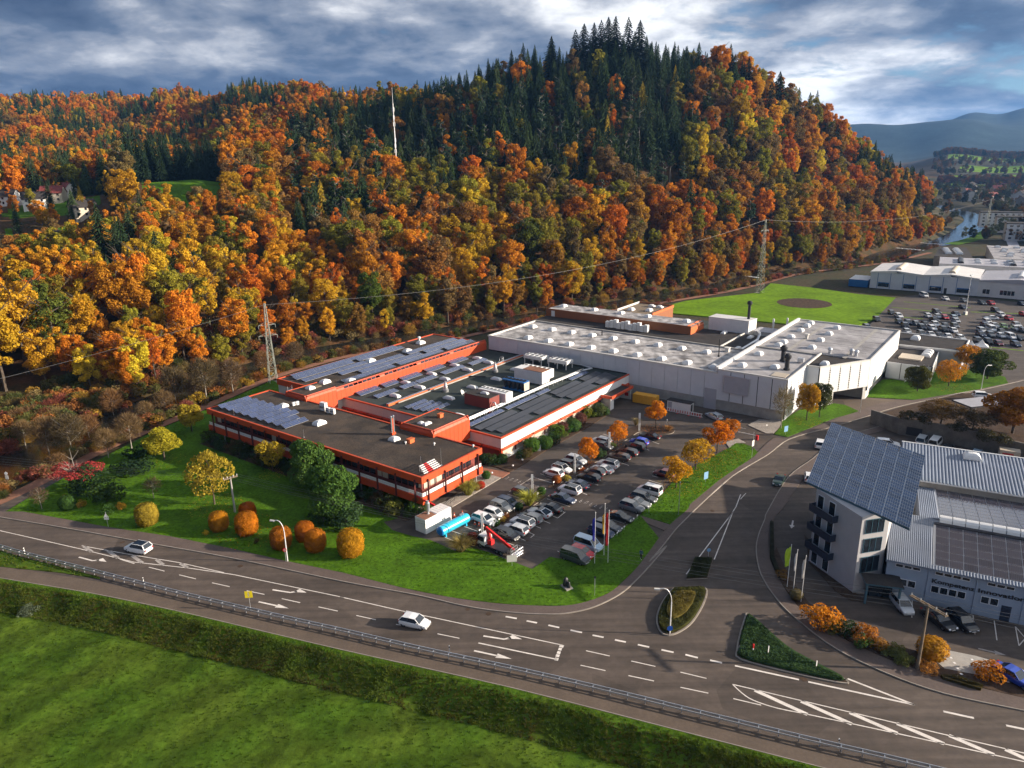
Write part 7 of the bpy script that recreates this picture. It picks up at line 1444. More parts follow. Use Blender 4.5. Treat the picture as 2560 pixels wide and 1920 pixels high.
hedge('hedge', 'brown clipped hedge in the middle of the teardrop island', ti, .13, .78, (.15, .12, .03), 1800)
hedge('hedge', 'small dark hedge island above the teardrop island', SML, .13, .5, (.035, .042, .016), 1400)
hedge('hedge', 'thin dark hedge strip along the kerb at the right edge', [(49.00,71.28),(50.92,71.24),(53.09,69.38),(52.41,68.72),(50.80,69.63),(48.99,70.77)], .1, .5, (.07, .055, .02), 900)
hedge('hedge', 'straggling dark hedge along the pavement beside the tower lane', [(42.39,109.69),(42.97,109.67),(39.06,97.94),(38.23,92.00),(37.57,92.02),(38.41,97.96)], .1, .4, (.035, .035, .018), 1200)
# ---- riverside bare and half-bare trees between track and hill
q = random.Random(31); RIVT = [(-87.32,175.52),(-90.51,171.53),(-97.57,151.64),(-100.95,176.18),(-84.32,186.89),(-81.12,146.01),(-83.73,141.47),(-78.03,178.75),(-98.62,160.46),(-73.50,184.99),(-102.85,151.86),(-110.59,156.00),(-90.03,187.18),(-70.76,202.22),(-64.97,213.47)]
for i, p in enumerate(RIVT):
    c = [(.19, .125, .06), (.21, .14, .065), (.12, .09, .045), (.22, .12, .05), (.15, .10, .055)][i % 5]; z = ground_z(*p)
    make_tree('bare_tree', f'brown half-bare riverside tree, {ordn(i + 1)} of those behind the garden', 'tree', p[0], p[1], z - .2, BARE[i % 2], BARE_T[0], c, (.7, .55, .8, .6, .65)[i % 5] * q.uniform(.8, 1.05), 1.0, i, 'half-bare trees along the river behind the garden')
RS = [(-93.65,159.22),(-92.32,162.25),(-87.65,157.95),(-81.17,169.37),(-85.32,175.42),(-79.44,176.35),(-76.84,185.16),(-75.41,189.17),(-79.67,183.98),(-71.69,191.79),(-80.32,172.79),(-84.76,160.87),(-91.42,152.31),(-85.42,169.57)]
for i, p in enumerate(RS): shrub(f'{["green", "yellow", "olive", "rust"][i % 4]} riverbank shrub, {ordn(i + 1)} along the track behind the lawn', p, LOOSE[i % 2], 1.5 + .5 * (i % 3), [(.07, .10, .025), (.34, .22, .025), (.13, .12, .03), (.22, .085, .035)][i % 4], 1.1, ground_z(*p), group='shrubs along the river track')
# ---------------------------------------------------------------- street furniture
def along(pts, step):
    out = []; acc = 0
    for a, b_ in zip(pts[:-1], pts[1:]):
        a = Vector(a); b_ = Vector(b_); L = (b_ - a).length; s = step - acc if acc else 0
        while s <= L: out.append((tuple(a.lerp(b_, s / L)), math.atan2(b_.y - a.y, b_.x - a.x))); s += step
        acc = (L - (s - step)) % step
    return out
gr_ = thing('guardrail', 'galvanised steel guardrail between the main road and the cycle path', 'guardrail', (0, 0, 0))
GS = smooth_line(GUARD, 6); b = MB()
for p, q_ in zip(GS[:-1], GS[1:]):
    for z, w_ in ((.72, .06), (.62, .03), (.52, .06)): b.bar((*p, z), (*q_, z), w_, .09)
b.build('rail', MT['galv'], gr_); b = MB()
R2 = offset_line(GS, -.45)
for p, q_ in zip(R2[:-1], R2[1:]): b.bar((*p, .62), (*q_, .62), .05, .2)
b.build('rail', MT['galv'], gr_)
pmb = MB(); pmb.box(-.05, .05, -.33, -.25, 0, .70); pmb.box(-.04, .04, -.48, .02, .58, .70); PST = pmb.mesh('post', MT['galv'])
for p, a in along(GS, 2.0): put('post', PST, gr_, (*p, .0), (0, 0, a))
def delineator(label, p, z=.7):
    t = thing('delineator_post', label, 'post', (*p, 0), RN.uniform(0, 6), 'white roadside marker posts'); b = MB(); b.prism([(-.06, -.05), (.06, -.05), (0, .07)], 0, 1.05); b.build('body', MT['white'], t); b = MB(); b.prism([(-.063, -.053), (.063, -.053), (0, .074)], .72, .9); b.build('band', MT['black'], t)
for i, p in enumerate([(-76.93,102.92), (-53.89,93.73), (-8.23,77.10), (32.95,61.09)]): delineator(f'white marker post at the guardrail, {ordn(i + 1)} from the left', p)
def column_light(label, p, h=4.2):
    t = thing('column_light', label, 'lamp', (*p, 0), 0, 'white twin column lights in the car park'); b = MB(); b.tube((-.12, 0, 0), (-.12, 0, h), .06, n=8); b.tube((.12, 0, 0), (.12, 0, h), .06, n=8); b.build('column', MT['white_metal'], t); b = MB(); b.box(-.2, .2, -.07, .07, h - 1.2, h); b.build('lamp_head', MT['white'], t); b = MB(); b.box(-.22, .22, -.12, .12, 0, .15); b.build('base', MT['concrete'], t)
for lb, p in (('column light beside the boom lift cab', (-5.15,105.97)), ('column light behind the pampas clump in the median', (3.33,120.71)), ('column light beside the white hatchback and leaf litter', (11.78,130.00)), ('column light between the two small orange median trees', (19.83,141.00)), ('column light on the round island', (27.96,152.38))): column_light(lb, p)
for lb, p, h in (('thin steel lamp pole at the lawn beside the parked coupe', (22.96,113.16), 4.6), ('tall thin green lamp pole near the pavement on the lawn strip', (27.82,112.36), 6.0), ('thin white pole on the tip of the round island', (34.16,152.96), 2.2), ('thin steel pole beside the forecourt at the corner hall', (81.09,161.74), 5.4)):
    t = thing('lamp_pole', lb, 'pole', (*p, 0)); b = MB(); b.tube((0, 0, 0), (0, 0, h), .06, .04, 8); b.build('pole', MT['galv'], t); b = MB(); b.lathe([(.04, h), (.11, h + .05), (.09, h + .16), (.01, h + .2)], n=10); b.build('lamp_head', MT['white_metal'], t)
def street_lamp(label, p, h, ang, arm=1.6, extra=None):
    t = thing('street_lamp', label, 'lamp', (*p, 0), ang); pts = [(0, 0, 0), (0, 0, h * .72)] + [(arm * (1 - math.cos(a)) * .62, 0, h * .72 + h * .28 * math.sin(a)) for a in (.3, .6, .9, 1.2, 1.57)] + [(arm, 0, h * .985)]
    b = MB(); b.tube(pts[0], pts[1], .09, .07, 8)
    b.path(pts[1:], .05, 8); b.build('pole', MT['white_metal'], t); b = MB(); b.box(arm - .1, arm + .6, -.13, .13, h * .965, h * .99); b.build('lamp_head', MT['offwhite'], t); return t
street_lamp('curved white street lamp with a round sign beside the clipped drums', (-34.58,99.24), 6.9, math.radians(165)); sl_ = street_lamp('curved white street lamp on the teardrop island', (19.60,80.11), 6.6, math.radians(172)); street_lamp('curved street lamp beside the broad green tree at the right', (119.15,177.71), 6.4, math.radians(20))
def sign_post(name, label, p, h, ang, panel, cat='sign', pole='galv'):
    t = thing(name, label, cat, (*p, 0), ang); b = MB(); b.tube((0, 0, 0), (0, 0, h), .035, n=6); b.build('post', MT[pole], t)
    for kind, w_, hh, z, m_ in panel:
        b = MB()
        if kind == 'rect': b.box(-w_ / 2, w_ / 2, -.06, -.035, z, z + hh)
        elif kind == 'round': b.tube((0, -.06, z), (0, -.035, z), w_ / 2, n=18)
        elif kind == 'tri': b.quad((-w_ / 2, -.06, z), (w_ / 2, -.06, z), (0, -.06, z + w_ * .87)); b.quad((-w_ / 2, -.04, z), (0, -.04, z + w_ * .87), (w_ / 2, -.04, z))
        elif kind == 'diamond': b.quad((-w_ / 2, -.06, z), (0, -.06, z - w_ / 2), (w_ / 2, -.06, z), (0, -.06, z + w_ / 2)); b.quad((-w_ / 2, -.04, z), (0, -.04, z + w_ / 2), (w_ / 2, -.04, z), (0, -.04, z - w_ / 2))
        b.build('panel', MT[m_], t)
    return t
sign_post('road_sign', 'triangular warning sign at the pavement beside the golden shrub', (-68.08,111.15), 2.9, 0, (('tri', .9, 0, 1.9, 'white'), ('rect', .8, .3, 1.5, 'white')))
sign_post('road_sign', 'pale notice sign beside the lane at the far left', (-95.64,128.02), 3.2, 0, (('round', .6, 0, 2.8, 'white'), ('rect', .6, .8, 1.6, 'offwhite')))
sign_post('road_sign', 'yellow panel sign at the guardrail', (-36.09,86.89), 2.9, .1, (('rect', 1.0, 1.0, 1.9, 'sign_yellow'), ('rect', .2, .7, 2.05, 'white')))
sign_post('information_board', 'blue information sign on the lawn strip below the orange trees', (35.61,124.92), 2.2, .6, (('rect', 1.1, 1.4, .85, 'sign_blue'),)); sign_post('information_board', 'blue information sign on the lawn at the hall corner', (58.94,148.51), 2.1, .5, (('rect', 1.1, 1.3, .8, 'sign_blue'),)); sign_post('information_board', 'white board sign on the lawn beside the boom lift basket', (-0.42,96.91), 1.9, .1, (('rect', 1.5, 1.1, .8, 'offwhite'),))
sign_post('entrance_sign', 'white call-point board on a tall pole at the car park entrance', (47.77,136.22), 5.6, .8, (('rect', .9, 1.25, 2.6, 'offwhite'), ('rect', .7, .5, 2.0, 'dark_metal'))); sign_post('road_sign', 'round blue arrow sign under the lamp on the teardrop island', (19.50,79.80), 1.5, 0, (('round', .75, 0, 1.1, 'round_blue'),)); sign_post('road_sign', 'round white and red sign on the drum-side street lamp', (-34.80,99.16), 2.4, .1, (('round', .6, 0, 2.1, 'red'), ('round', .4, 0, 2.1, 'white')))
sign_post('road_sign', 'small blue sign at the tip of the dark hedge island', (29.40,98.90), 1.4, 0, (('round', .6, 0, 1.1, 'sign_blue'),)); sign_post('sign_post', 'short post with a lantern on the lawn near the sculpture', (11.00,88.86), 3.1, 0, (('rect', .25, .35, 2.8, 'dark_metal'),)); sign_post('road_sign', 'small white sign in the gravel bed before the hall corner', (55.67,151.16), 1.5, .4, (('rect', .35, .3, 1.2, 'white'),))
for i, p in enumerate([(-6.62,104.90), (-5.63,106.84), (-3.94,108.73), (-2.53,110.48), (-1.23,112.50), (0.06,114.37), (1.33,115.85), (4.25,119.94), (4.23,120.09), (5.65,121.58), (7.41,124.70)]): sign_post('bay_sign', f'small white bay sign in the median bed, {ordn(i + 1)} from the road', p, .9, .9, (('rect', .4, .26, .68, 'white'),))
for i, p in enumerate([(20.61,111.15), (19.22,109.47), (17.85,107.34), (16.44,105.38), (13.69,101.47), (12.36,99.60)]): sign_post('bay_sign', f'small white bay sign along the lawn edge, {ordn(i + 1)} from the footpath', p, .8, .9, (('rect', .4, .26, .58, 'white'),))
for i, p in enumerate([(1.86,135.55), (-0.10,132.79), (1.83,135.64), (-4.11,129.53), (-5.89,129.86)]):
    t = thing('garden_lamp', f'white globe garden lamp, {ordn(i + 1)} around the production bed', 'lamp', (*p, .1), 0, 'white globe garden lamps'); b = MB(); b.tube((0, 0, 0), (0, 0, .45), .04, n=6); b.build('post', MT['dark_metal'], t); b = MB(); b.lathe([(.02, .42), (.15, .48), (.2, .6), (.15, .74), (.02, .8)], n=12); b.build('globe', MT['white'], t)
# ---- flags
def flag(label, p, h, m_, fz, fw=.9, fl=2.6, fold=.25, ang=2.4):
    t = thing('flag_pole', label, 'flag', (*p, .1), ang); b = MB(); b.tube((0, 0, 0), (0, 0, h), .05, .035, 8); b.lathe([(.035, h), (.07, h + .06), (.01, h + .14)], n=8); b.build('pole', MT['white_metal'], t)
    b = MB(); n = 10; mm_ = 6
    for i in range(n):
        for j in range(mm_):
            P = lambda i, j: (.05 + fw * fold * j / mm_ + .05 * math.sin(j * 2.1 + i * .6), .10 * math.sin(j * 2.6 + i * .5), fz - fl * i / n - .25 * (j / mm_) * (i / n < .99))
            b.quad(P(i, j), P(i + 1, j), P(i + 1, j + 1), P(i, j + 1))
    b.build('cloth', MT[m_], t, smooth=True); return t
flag('flag pole with a limp dark blue flag at the lower lawn edge', (11.93,97.24), 8.4, 'flag_blue', 7.6, 1.2, 3.8, .3, 3.3); flag('tallest flag pole with a limp black and gold flag', (13.62,99.60), 8.6, 'flag_gold', 7.0, 1.2, 3.4, .22, 3.3); flag('flag pole with a limp red flag near the sculpture', (13.94,97.41), 8.6, 'flag_red', 8.2, 1.3, 5.4, .3, 3.0)
flag('flag pole with a yellow-green flag beside the tower', (38.21,90.22), 6.6, 'flag_green', 6.4, 1.3, 3.0, .7, 3.6); flag('middle flag pole with a limp white flag beside the tower', (38.22,88.11), 7.0, 'white', 6.6, 1.0, 2.8, .18, 3.2); flag('flag pole with a limp white and red flag nearest the orange maple', (38.76,86.54), 7.0, 'offwhite', 6.6, 1.1, 3.0, .25, 3.2)
# ---- power lines
def pylon(label, p, h, base, top, arms=()):
    t = thing('lattice_pylon', label, 'pylon', (p[0], p[1], ground_z(*p)), .5); n = int(h / 1.9); cs_ = ((-1, -1), (1, -1), (1, 1), (-1, 1)); wd = lambda z: base + (top - base) * z / h
    b = MB()
    for sx, sy in cs_: b.bar((sx * base / 2, sy * base / 2, -.5), (sx * top / 2, sy * top / 2, h), .13, .13)
    b.build('leg_frame', MT['lattice'], t); b = MB()
    for k in range(n):
        z0, z1 = h * k / n, h * (k + 1) / n; a, c = wd(z0) / 2, wd(z1) / 2
        for i in range(4):
            (x0, y0), (x1, y1) = cs_[i], cs_[(i + 1) % 4]; b.bar((x0 * a, y0 * a, z0), (x1 * c, y1 * c, z1), .06, .06) if k % 2 else b.bar((x1 * a, y1 * a, z0), (x0 * c, y0 * c, z1), .06, .06); b.bar((x0 * c, y0 * c, z1), (x1 * c, y1 * c, z1), .05, .05)
    b.build('bracing', MT['lattice'], t)
    for z, ln in arms:
        b = MB(); b.bar((-ln, 0, z), (ln, 0, z), .12, .1); b.bar((-ln, 0, z), (0, 0, z + .9), .06, .06); b.bar((ln, 0, z), (0, 0, z + .9), .06, .06)
        for s in (-1, 1): b.tube((s * ln, 0, z), (s * ln, 0, z - .9), .06, n=6)
        b.build('cross_arm', MT['lattice'], t)
    b = MB(); b.box(-base * .62, base * .62, -base * .62, base * .62, -.6, .35); b.build('footing', MT['concrete'], t)
    return Vector((p[0], p[1], ground_z(*p)))
PY1 = pylon('lattice pylon behind the left end of the solar wing', (-65.6, 193.8), 22.3, 2.2, .35, ((16.5, 2.2), (13.6, 2.4))); PY2 = pylon('tall lattice pylon at the edge of the green field', (108.4, 317.2), 31.8, 2.6, .4, ((27, 2.2),)); PY3 = pylon('distant slim lattice pylon beside the river', (332, 520), 26, 2.0, .4, ((22, 2),))
def sag(a, c, s, n=24): a = Vector(a); c = Vector(c); return [tuple(a.lerp(c, i / n) - Vector((0, 0, 4 * s * (i / n) * (1 - i / n)))) for i in range(n + 1)]
def wire(label, a, c, s, r=.035):
    b = MB(); b.path(sag(a, c, s), r, 4); o = b.build('power_line', MT['wire']); return tag(o, label, 'cable')
wire('power line from the left frame edge to the left pylon', (-150, 88, 16), PY1 + Vector((0, 0, 22)), 2.5, .03); wire('power line between the left pylon and the field pylon', PY1 + Vector((0, 0, 22)), PY2 + Vector((0, 0, 31.5)), 6, .032); wire('power line from the field pylon to the distant river pylon', PY2 + Vector((0, 0, 31.5)), PY3 + Vector((0, 0, 25.5)), 6, .035)
def upole(label, p, h, ang, arm=2.3):
    t = thing('utility_pole', label, 'pole', (*p, 0), ang); b = MB(); b.tube((0, 0, -.3), (0, 0, h), .2, .13, 10); b.build('pole', MT['concrete' if arm < 2 else 'wood'], t)
    for k in (-.16, .16): b = MB(); b.bar((k, -arm, h - .2), (k, arm, h - .2), .14, .16); b.build('cross_arm', MT['wood'], t)
    for k in (-1, -.45, .45, 1): b = MB(); b.lathe([(.05, 0), (.08, .1), (.05, .16), (.08, .24), (.02, .34)], (0, k * arm * .95, h - .12), 8); b.build('insulator', MT['offwhite'], t)
    return [Vector((p[0] - math.sin(ang) * k * arm * .95, p[1] + math.cos(ang) * k * arm * .95, h + .2)) for k in (-1, -.45, .45, 1)]
UP1 = upole('pale utility pole with a slanting cross-arm among the orange drums', (-48.5, 115.9), 6.8, math.radians(-50), 1.2); UP2 = upole('stout wooden utility pole with a double cross-arm in the corner bed', (47.2, 72.7), 8.9, math.radians(24), 2.3)
UP3 = [Vector((-112 + i * .8, 128 + i * .9, 7.0)) for i in range(4)]; UP4 = [Vector((120 + i * .6, 42 + i * .9, 9.0)) for i in range(4)]
for i in range(4):
    wire(f'{ordn(i + 1)} overhead wire from the left edge to the pale utility pole', UP3[i], UP1[i], .8, .013); wire(f'{ordn(i + 1)} overhead wire crossing from the pale pole to the wooden pole', UP1[i], UP2[i], 1.6, .013); wire(f'{ordn(i + 1)} overhead wire from the wooden pole to the right edge', UP2[i], UP4[i], 1.2, .013)
# ---- telecom mast on the hill
mx, my = 420 * math.sin(math.radians(-8.3)), 420 * math.cos(math.radians(-8.3)); mz = ground_z(mx, my); mh = 94 - mz
t = thing('telecom_mast', 'slender white telecom mast rising from the wooded slope', 'mast', (mx, my, mz)); b = MB(); b.tube((0, 0, -1), (0, 0, mh * .62), .34, .26, 10); b.tube((0, 0, mh * .62), (0, 0, mh * .86), .22, .18, 10); b.tube((0, 0, mh * .86), (0, 0, mh), .12, .05, 8); b.build('shaft', MT['white_metal'], t)
for z, k in ((.66, 3), (.72, 3), (.79, 3), (.52, 2), (.47, 2), (.42, 2)):
    for j in range(k): a = j * 2.1 + z * 9; b = MB(); b.box(.32, .52, -.14, .14, mh * z, mh * z + 2.0); o = b.build('antenna', MT['white'], t); o.rotation_euler[2] = a
# ---- floodlight pole, tent and fences in the far car park
p = (167.88,266.71); t = thing('floodlight_pole', 'tall white floodlight pole in the far car park', 'lamp', (*p, 0), .4); b = MB(); b.tube((0, 0, 0), (0, 0, 14.6), .14, .08, 8); b.build('pole', MT['white_metal'], t); b = MB(); b.box(-.7, .7, -.2, .2, 14.4, 14.8); b.build('lamp_head', MT['galv'], t); b = MB(); b.box(-.6, .6, -.5, .5, 0, 1.2); b.build('control_box', MT['offwhite'], t)
t = thing('party_tent', 'white peaked tent beside the far car park', 'tent', (139.8, 212.8, 0), .3)
for i, x in enumerate((-3.2, 0.8)):
    b = MB(); s_ = 2.6 if i else 2.2; b.lathe([(s_, 2.2), (s_ * .45, 2.9), (.05, 4.2)], (x, 0, 0), 4); b.build('canopy', MT['white'], t)
for x, y in ((-5, -1.5), (-5, 1.5), (2.6, -1.8), (2.6, 1.8)): b = MB(); b.tube((x, y, 0), (x, y, 2.3), .05, n=6); b.build('post', MT['white_metal'], t)
# ---- striped barrier fence, cabins, barrier
f0, f1 = (36.66,165.14), (43.87,159.99); t = thing('barrier_fence', 'red and white striped barrier fence before the white cabin', 'fence', (*f0, 0), math.atan2(f1[1] - f0[1], f1[0] - f0[0])); Lf_ = math.hypot(f1[0] - f0[0], f1[1] - f0[1])
b = MB(); b.box(0, Lf_, -.03, .03, .9, 1.05); b.box(0, Lf_, -.03, .03, .15, .3); b.build('rail', MT['white'], t)
sm_ = MB(); sm_.box(0, .16, -.025, .025, .28, .92); SMW, SMR = sm_.mesh('slat', MT['white']), sm_.mesh('slat', MT['red'])
for k in range(int(Lf_ / .3)): put('slat', SMR if k % 2 else SMW, t, (k * .3 + .05, 0, 0))
for k in range(4): b = MB(); b.box(k * Lf_ / 3.2 - .15, k * Lf_ / 3.2 + .15, -.4, .4, 0, .1); b.build('foot', MT['red'], t)
t = thing('site_container', 'yellow steel box container against the hall wall', 'container', to_world(75.0, -4.2), BR - math.radians(90) + .06)
b = MB(); b.box(-3.0, 3.0, -1.1, 1.1, .15, 2.3); b.build('body', MT['yellow_box'], t); b = MB(); [b.box(-2.95 + k * .6, -2.6 + k * .6, -1.14, 1.14, .3, 2.33) for k in range(10)]; b.build('ribs', MT['yellow_box'], t)
t = thing('site_cabin', 'small white flat-roofed cabin behind the striped fence', 'cabin', to_world(74.6, -13.4), BR - math.radians(90)); b = MB(); b.box(-2.9, 2.9, -.95, .95, 0, 2.4); b.build('wall', MT['white'], t); b = MB(); b.box(-3.05, 3.05, -1.1, 1.1, 2.4, 2.52); b.build('roof', MT['dark_roof'], t); b = MB(); b.box(-2.7, -1.7, -.98, -.94, .1, 2.1); b.build('door', MT['grey_roof'], t); b = MB(); b.box(2.88, 2.93, -.6, .5, .1, 2.1); b.build('door', MT['dark_metal'], t)
p0_, p1_ = (48.61,148.37), (51.95,145.95); t = thing('boom_barrier', 'white boom barrier across the car park entrance', 'barrier', (*p1_, 0), math.atan2(p0_[1] - p1_[1], p0_[0] - p1_[0])); b = MB(); b.box(-.25, .25, -.25, .25, 0, 1.05); b.build('cabinet', MT['red'], t); b = MB(); b.box(.2, math.hypot(p0_[0] - p1_[0], p0_[1] - p1_[1]), -.05, .05, .9, 1.02); b.build('boom', MT['white'], t)
b = MB(); b.box(-.35, .35, -.3, .3, .12, 1.25); b.box(-.38, .38, -.33, .33, 1.25, 1.35); o = b.build('waste_bin', MT['grey_roof']); o.location = (*(5.40,141.59), 0); tag(o, 'grey waste container between round shrubs at the white wall', 'bin')
# ---- white container with flue, blue tank, cones
t = thing('boiler_container', 'white ribbed container with a steel flue beside the blue tank', 'container', (-15.25, 107.65, 0), math.atan2(4.4, 3.6)); b = MB(); b.box(0, 6.0, -1.2, 1.2, .1, 2.6); b.build('body', MT['white'], t)
for k in range(10): b = MB(); b.box(-.03, 0, -1.15 + k * .24, -1.0 + k * .24, .2, 2.5); b.build('rib', MT['white_metal'], t)
b = MB(); b.box(.1, 2.6, -1.05, 1.05, 2.6, 2.66); b.build('rust_roof', MT['track'], t); 
for k in range(5): b = MB(); b.box(2.8 + k * .62, 3.36 + k * .62, -1.15, 1.15, 2.6, 2.68); b.build('roof_sheet', MT['white_metal'], t)
b = MB(); b.lathe([(.28, 2.65), (.22, 2.9), (.2, 3.0), (.36, 3.1), (.36, 4.6), (.22, 4.75), (.24, 5.0), (.02, 5.0)], (1.9, .1, 0), 14); b.build('flue', MT['metal'], t)
t = thing('storage_tank', 'bright blue horizontal tank lying beside the white container', 'tank', (-12.1, 105.9, 0), math.atan2(4.6, 4.0)); b = MB(); n = 22; R_ = .82
prof_ = [(-.12, .02), (-.05, .45), (.1, .72), (.3, R_), (1.7, R_), (1.72, R_ + .05), (1.86, R_ + .05), (1.88, R_), (6.3, R_), (6.5, .72), (6.62, .45), (6.68, .02)]
for (x0, r0), (x1, r1) in zip(prof_[:-1], prof_[1:]):
    for i in range(n):
        a0, a1 = 6.2832 * i / n, 6.2832 * (i + 1) / n; b.quad((x0, r0 * math.cos(a0), 1.05 + r0 * math.sin(a0)), (x0, r0 * math.cos(a1), 1.05 + r0 * math.sin(a1)), (x1, r1 * math.cos(a1), 1.05 + r1 * math.sin(a1)), (x1, r1 * math.cos(a0), 1.05 + r1 * math.sin(a0)), m=1 if x1 <= .31 else 0)
b.build('shell', [MT['tank_blue'], MT['tank_end']], t, smooth=False)
for x in (.9, 5.6): b = MB(); b.prism([(x - .12, -.75), (x + .12, -.75), (x + .12, .75), (x - .12, .75)], 0, .5); b.build('saddle', MT['tank_blue'], t)
for x in (5.0, 5.5): b = MB(); b.tube((x, 0, 1.8), (x, 0, 2.15), .14, n=10); b.lathe([(.2, 2.15), (.2, 2.22), (.02, 2.24)], (x, 0, 0), 10); b.build('valve', MT['metal'], t)
b = MB(); b.bar((6.7, .2, .5), (9.2, -1.0, .35), .3, .35); b.build('outlet_frame', MT['sign_blue'], t)
for i, p in enumerate([(-10.18,113.15), (-6.55,110.25), (-5.86,109.72), (-5.07,109.10), (-8.84,113.85)]):
    t = thing('traffic_cone', f'orange and white traffic cone, {ordn(i + 1)} around the blue tank', 'cone', (*p, .006), 0, 'traffic cones at the tank'); b = MB(); b.box(-.2, .2, -.2, .2, 0, .04); b.lathe([(.16, .04), (.11, .28)], n=12); b.lathe([(.08, .45), (.04, .72), (.01, .72)], n=12); b.build('body', MT['cone'], t); b = MB(); b.lathe([(.112, .28), (.082, .45)], n=12); b.build('band', MT['white'], t)
# ---- boom lift truck
tr = thing('boom_lift_truck', 'white truck with a red folding boom lift and basket', 'truck', (*(-3.37,102.18), .006), math.radians(143.3) - .02)
b = MB(); b.box(.9, 2.75, -.92, .92, .55, 1.15); b.quad((2.75, -.92, 1.15), (2.75, .92, 1.15), (2.2, .84, 2.05), (2.2, -.84, 2.05)); b.box(.95, 2.2, -.84, .84, 2.0, 2.12); b.prism([(.9, -.9), (1.1, -.9), (1.1, .9), (.9, .9)], 1.15, 2.1); b.box(2.75, 3.05, -.88, .88, .5, 1.0); b.build('cab', MT['white'], tr)
b = MB(); b.quad((2.76, -.85, 1.2), (2.76, .85, 1.2), (2.24, .78, 2.0), (2.24, -.78, 2.0)); b.build('windscreen', MT['car_glass'], tr)
for s in (-1, 1): b = MB(); b.quad((1.15, s * .925, 1.2), (2.6, s * .925, 1.2), (2.2, s * .86, 1.95), (1.15, s * .86, 1.95)); b.build('side_window', MT['car_glass'], tr); b = MB(); b.box(2.98, 3.07, *sorted((s * .5, s * .8)), .65, .85); b.build('headlight', MT['headlight'], tr)
b = MB(); b.box(-3.0, .9, -.9, .9, .55, .72); b.box(-3.1, .9, -.45, .45, .35, .55); b.build('flatbed', MT['dark_metal'], tr)
for sx in (1.9, -1.5, -2.3):
    for sy in (-.85, .85): w_ = put('wheel', WHEEL, tr, (sx, sy, .36), scale=(1.12, 1.2, 1.12)); put('rim', RIM, w_)
b = MB(); b.box(.0, .8, -.4, .4, .72, 1.5); b.build('turret', MT['red'], tr); b = MB(); b.bar((.4, 0, 1.3), (.9, .1, 3.0), .42, .42); b.build('lower_boom', MT['red'], tr)
b = MB(); b.bar((1.25, .1, 3.35), (-3.3, -.1, 1.35), .32, .42); b.bar((-.4, .02, 2.7), (-4.1, -.12, 1.05), .24, .3); b.build('upper_boom', MT['red'], tr)
b = MB()
for z in (.75, 1.2, 1.75): b.path([(-4.2, -.75, z), (-5.3, -.75, z), (-5.3, .85, z), (-4.2, .85, z), (-4.2, -.75, z)], .03, 5)
for x, y in ((-4.2, -.75), (-5.3, -.75), (-5.3, .85), (-4.2, .85), (-4.75, -.75), (-4.75, .85), (-5.3, .05)): b.tube((x, y, .7), (x, y, 1.75), .03, n=5)
b.box(-5.3, -4.2, -.75, .85, .68, .74); b.build('basket', MT['galv'], tr)
# second red boom reaching over the container from behind
b = MB(); b.bar((0, 0, 3.4), (6.2, 0, 2.5), .3, .34); b.build('boom_section', MT['red']).location = (0, 0, 0)
o = bpy.data.objects['boom_section']; pA = (-16.42,114.16); pB = (-13.33,112.39); o.location = (*pA, 0); o.rotation_euler[2] = math.atan2(pB[1] - pA[1], pB[0] - pA[0]); o.scale = (math.hypot(pB[0] - pA[0], pB[1] - pA[1]) / 6.2, 1, 1); tag(o, 'red boom section reaching from the office corner over the white container', 'beam')
# ramp railing beside the office entrance
t = thing('ramp_railing', 'dark steel ramp railing along the office flank', 'railing', (0, 0, 0)); RP = [(-11.76,116.17),(-9.55,121.17),(-7.29,124.28),(-5.33,126.50)]
b = MB()
for z in (.5, .95): b.path([(*p, z) for p in RP], .03, 5)
for p, a in along(RP, 1.5): b.tube((*p, .1), (*p, .95), .025, n=5)
b.build('bars', MT['dark_metal'], t)
# sculpture
sp_ = thing('sculpture', 'dark abstract bronze figure on a pale plinth on the lawn', 'sculpture', (*(7.29,90.89), .12), .5); b = MB(); b.box(-.55, .55, -.8, .8, 0, .18); b.build('plinth', MT['stone'], sp_)
b = MB(); b.lathe([(.02, .18), (.42, .2), (.5, .55), (.34, .9), (.4, 1.15), (.22, 1.4), (.02, 1.5)], (0, .25, 0), 12, sy=.7); b.lathe([(.02, .18), (.3, .22), (.36, .5), (.2, .75), (.24, .95), (.02, 1.1)], (.1, -.35, 0), 12, sx=.8); b.tube((0, .2, 1.0), (.1, -.4, .7), .12, .08, 8); b.build('figure', MT['bronze'], sp_, smooth=True)
# hydrant and post on the triangular island
t = thing('hydrant_post', 'red and white hydrant post on the triangular island', 'hydrant', (*(28.93,76.19), .16)); b = MB(); b.tube((0, 0, 0), (0, 0, .55), .09, n=10); b.build('column', MT['white'], t); b = MB(); b.tube((0, 0, .55), (0, 0, .95), .12, .1, 10); b.lathe([(.15, .95), (.12, 1.08), (.02, 1.14)], n=10); b.build('cap', MT['red'], t)
sign_post('marker_post', 'slim white marker post on the triangular island', (30.50,75.42), 1.6, .3, (('rect', .12, .9, .65, 'white'),)); sign_post('marker_post', 'white leaning marker post near the tip of the triangular island', (35.40,73.04), 1.2, .3, (('rect', .14, 1.0, .2, 'white'),))
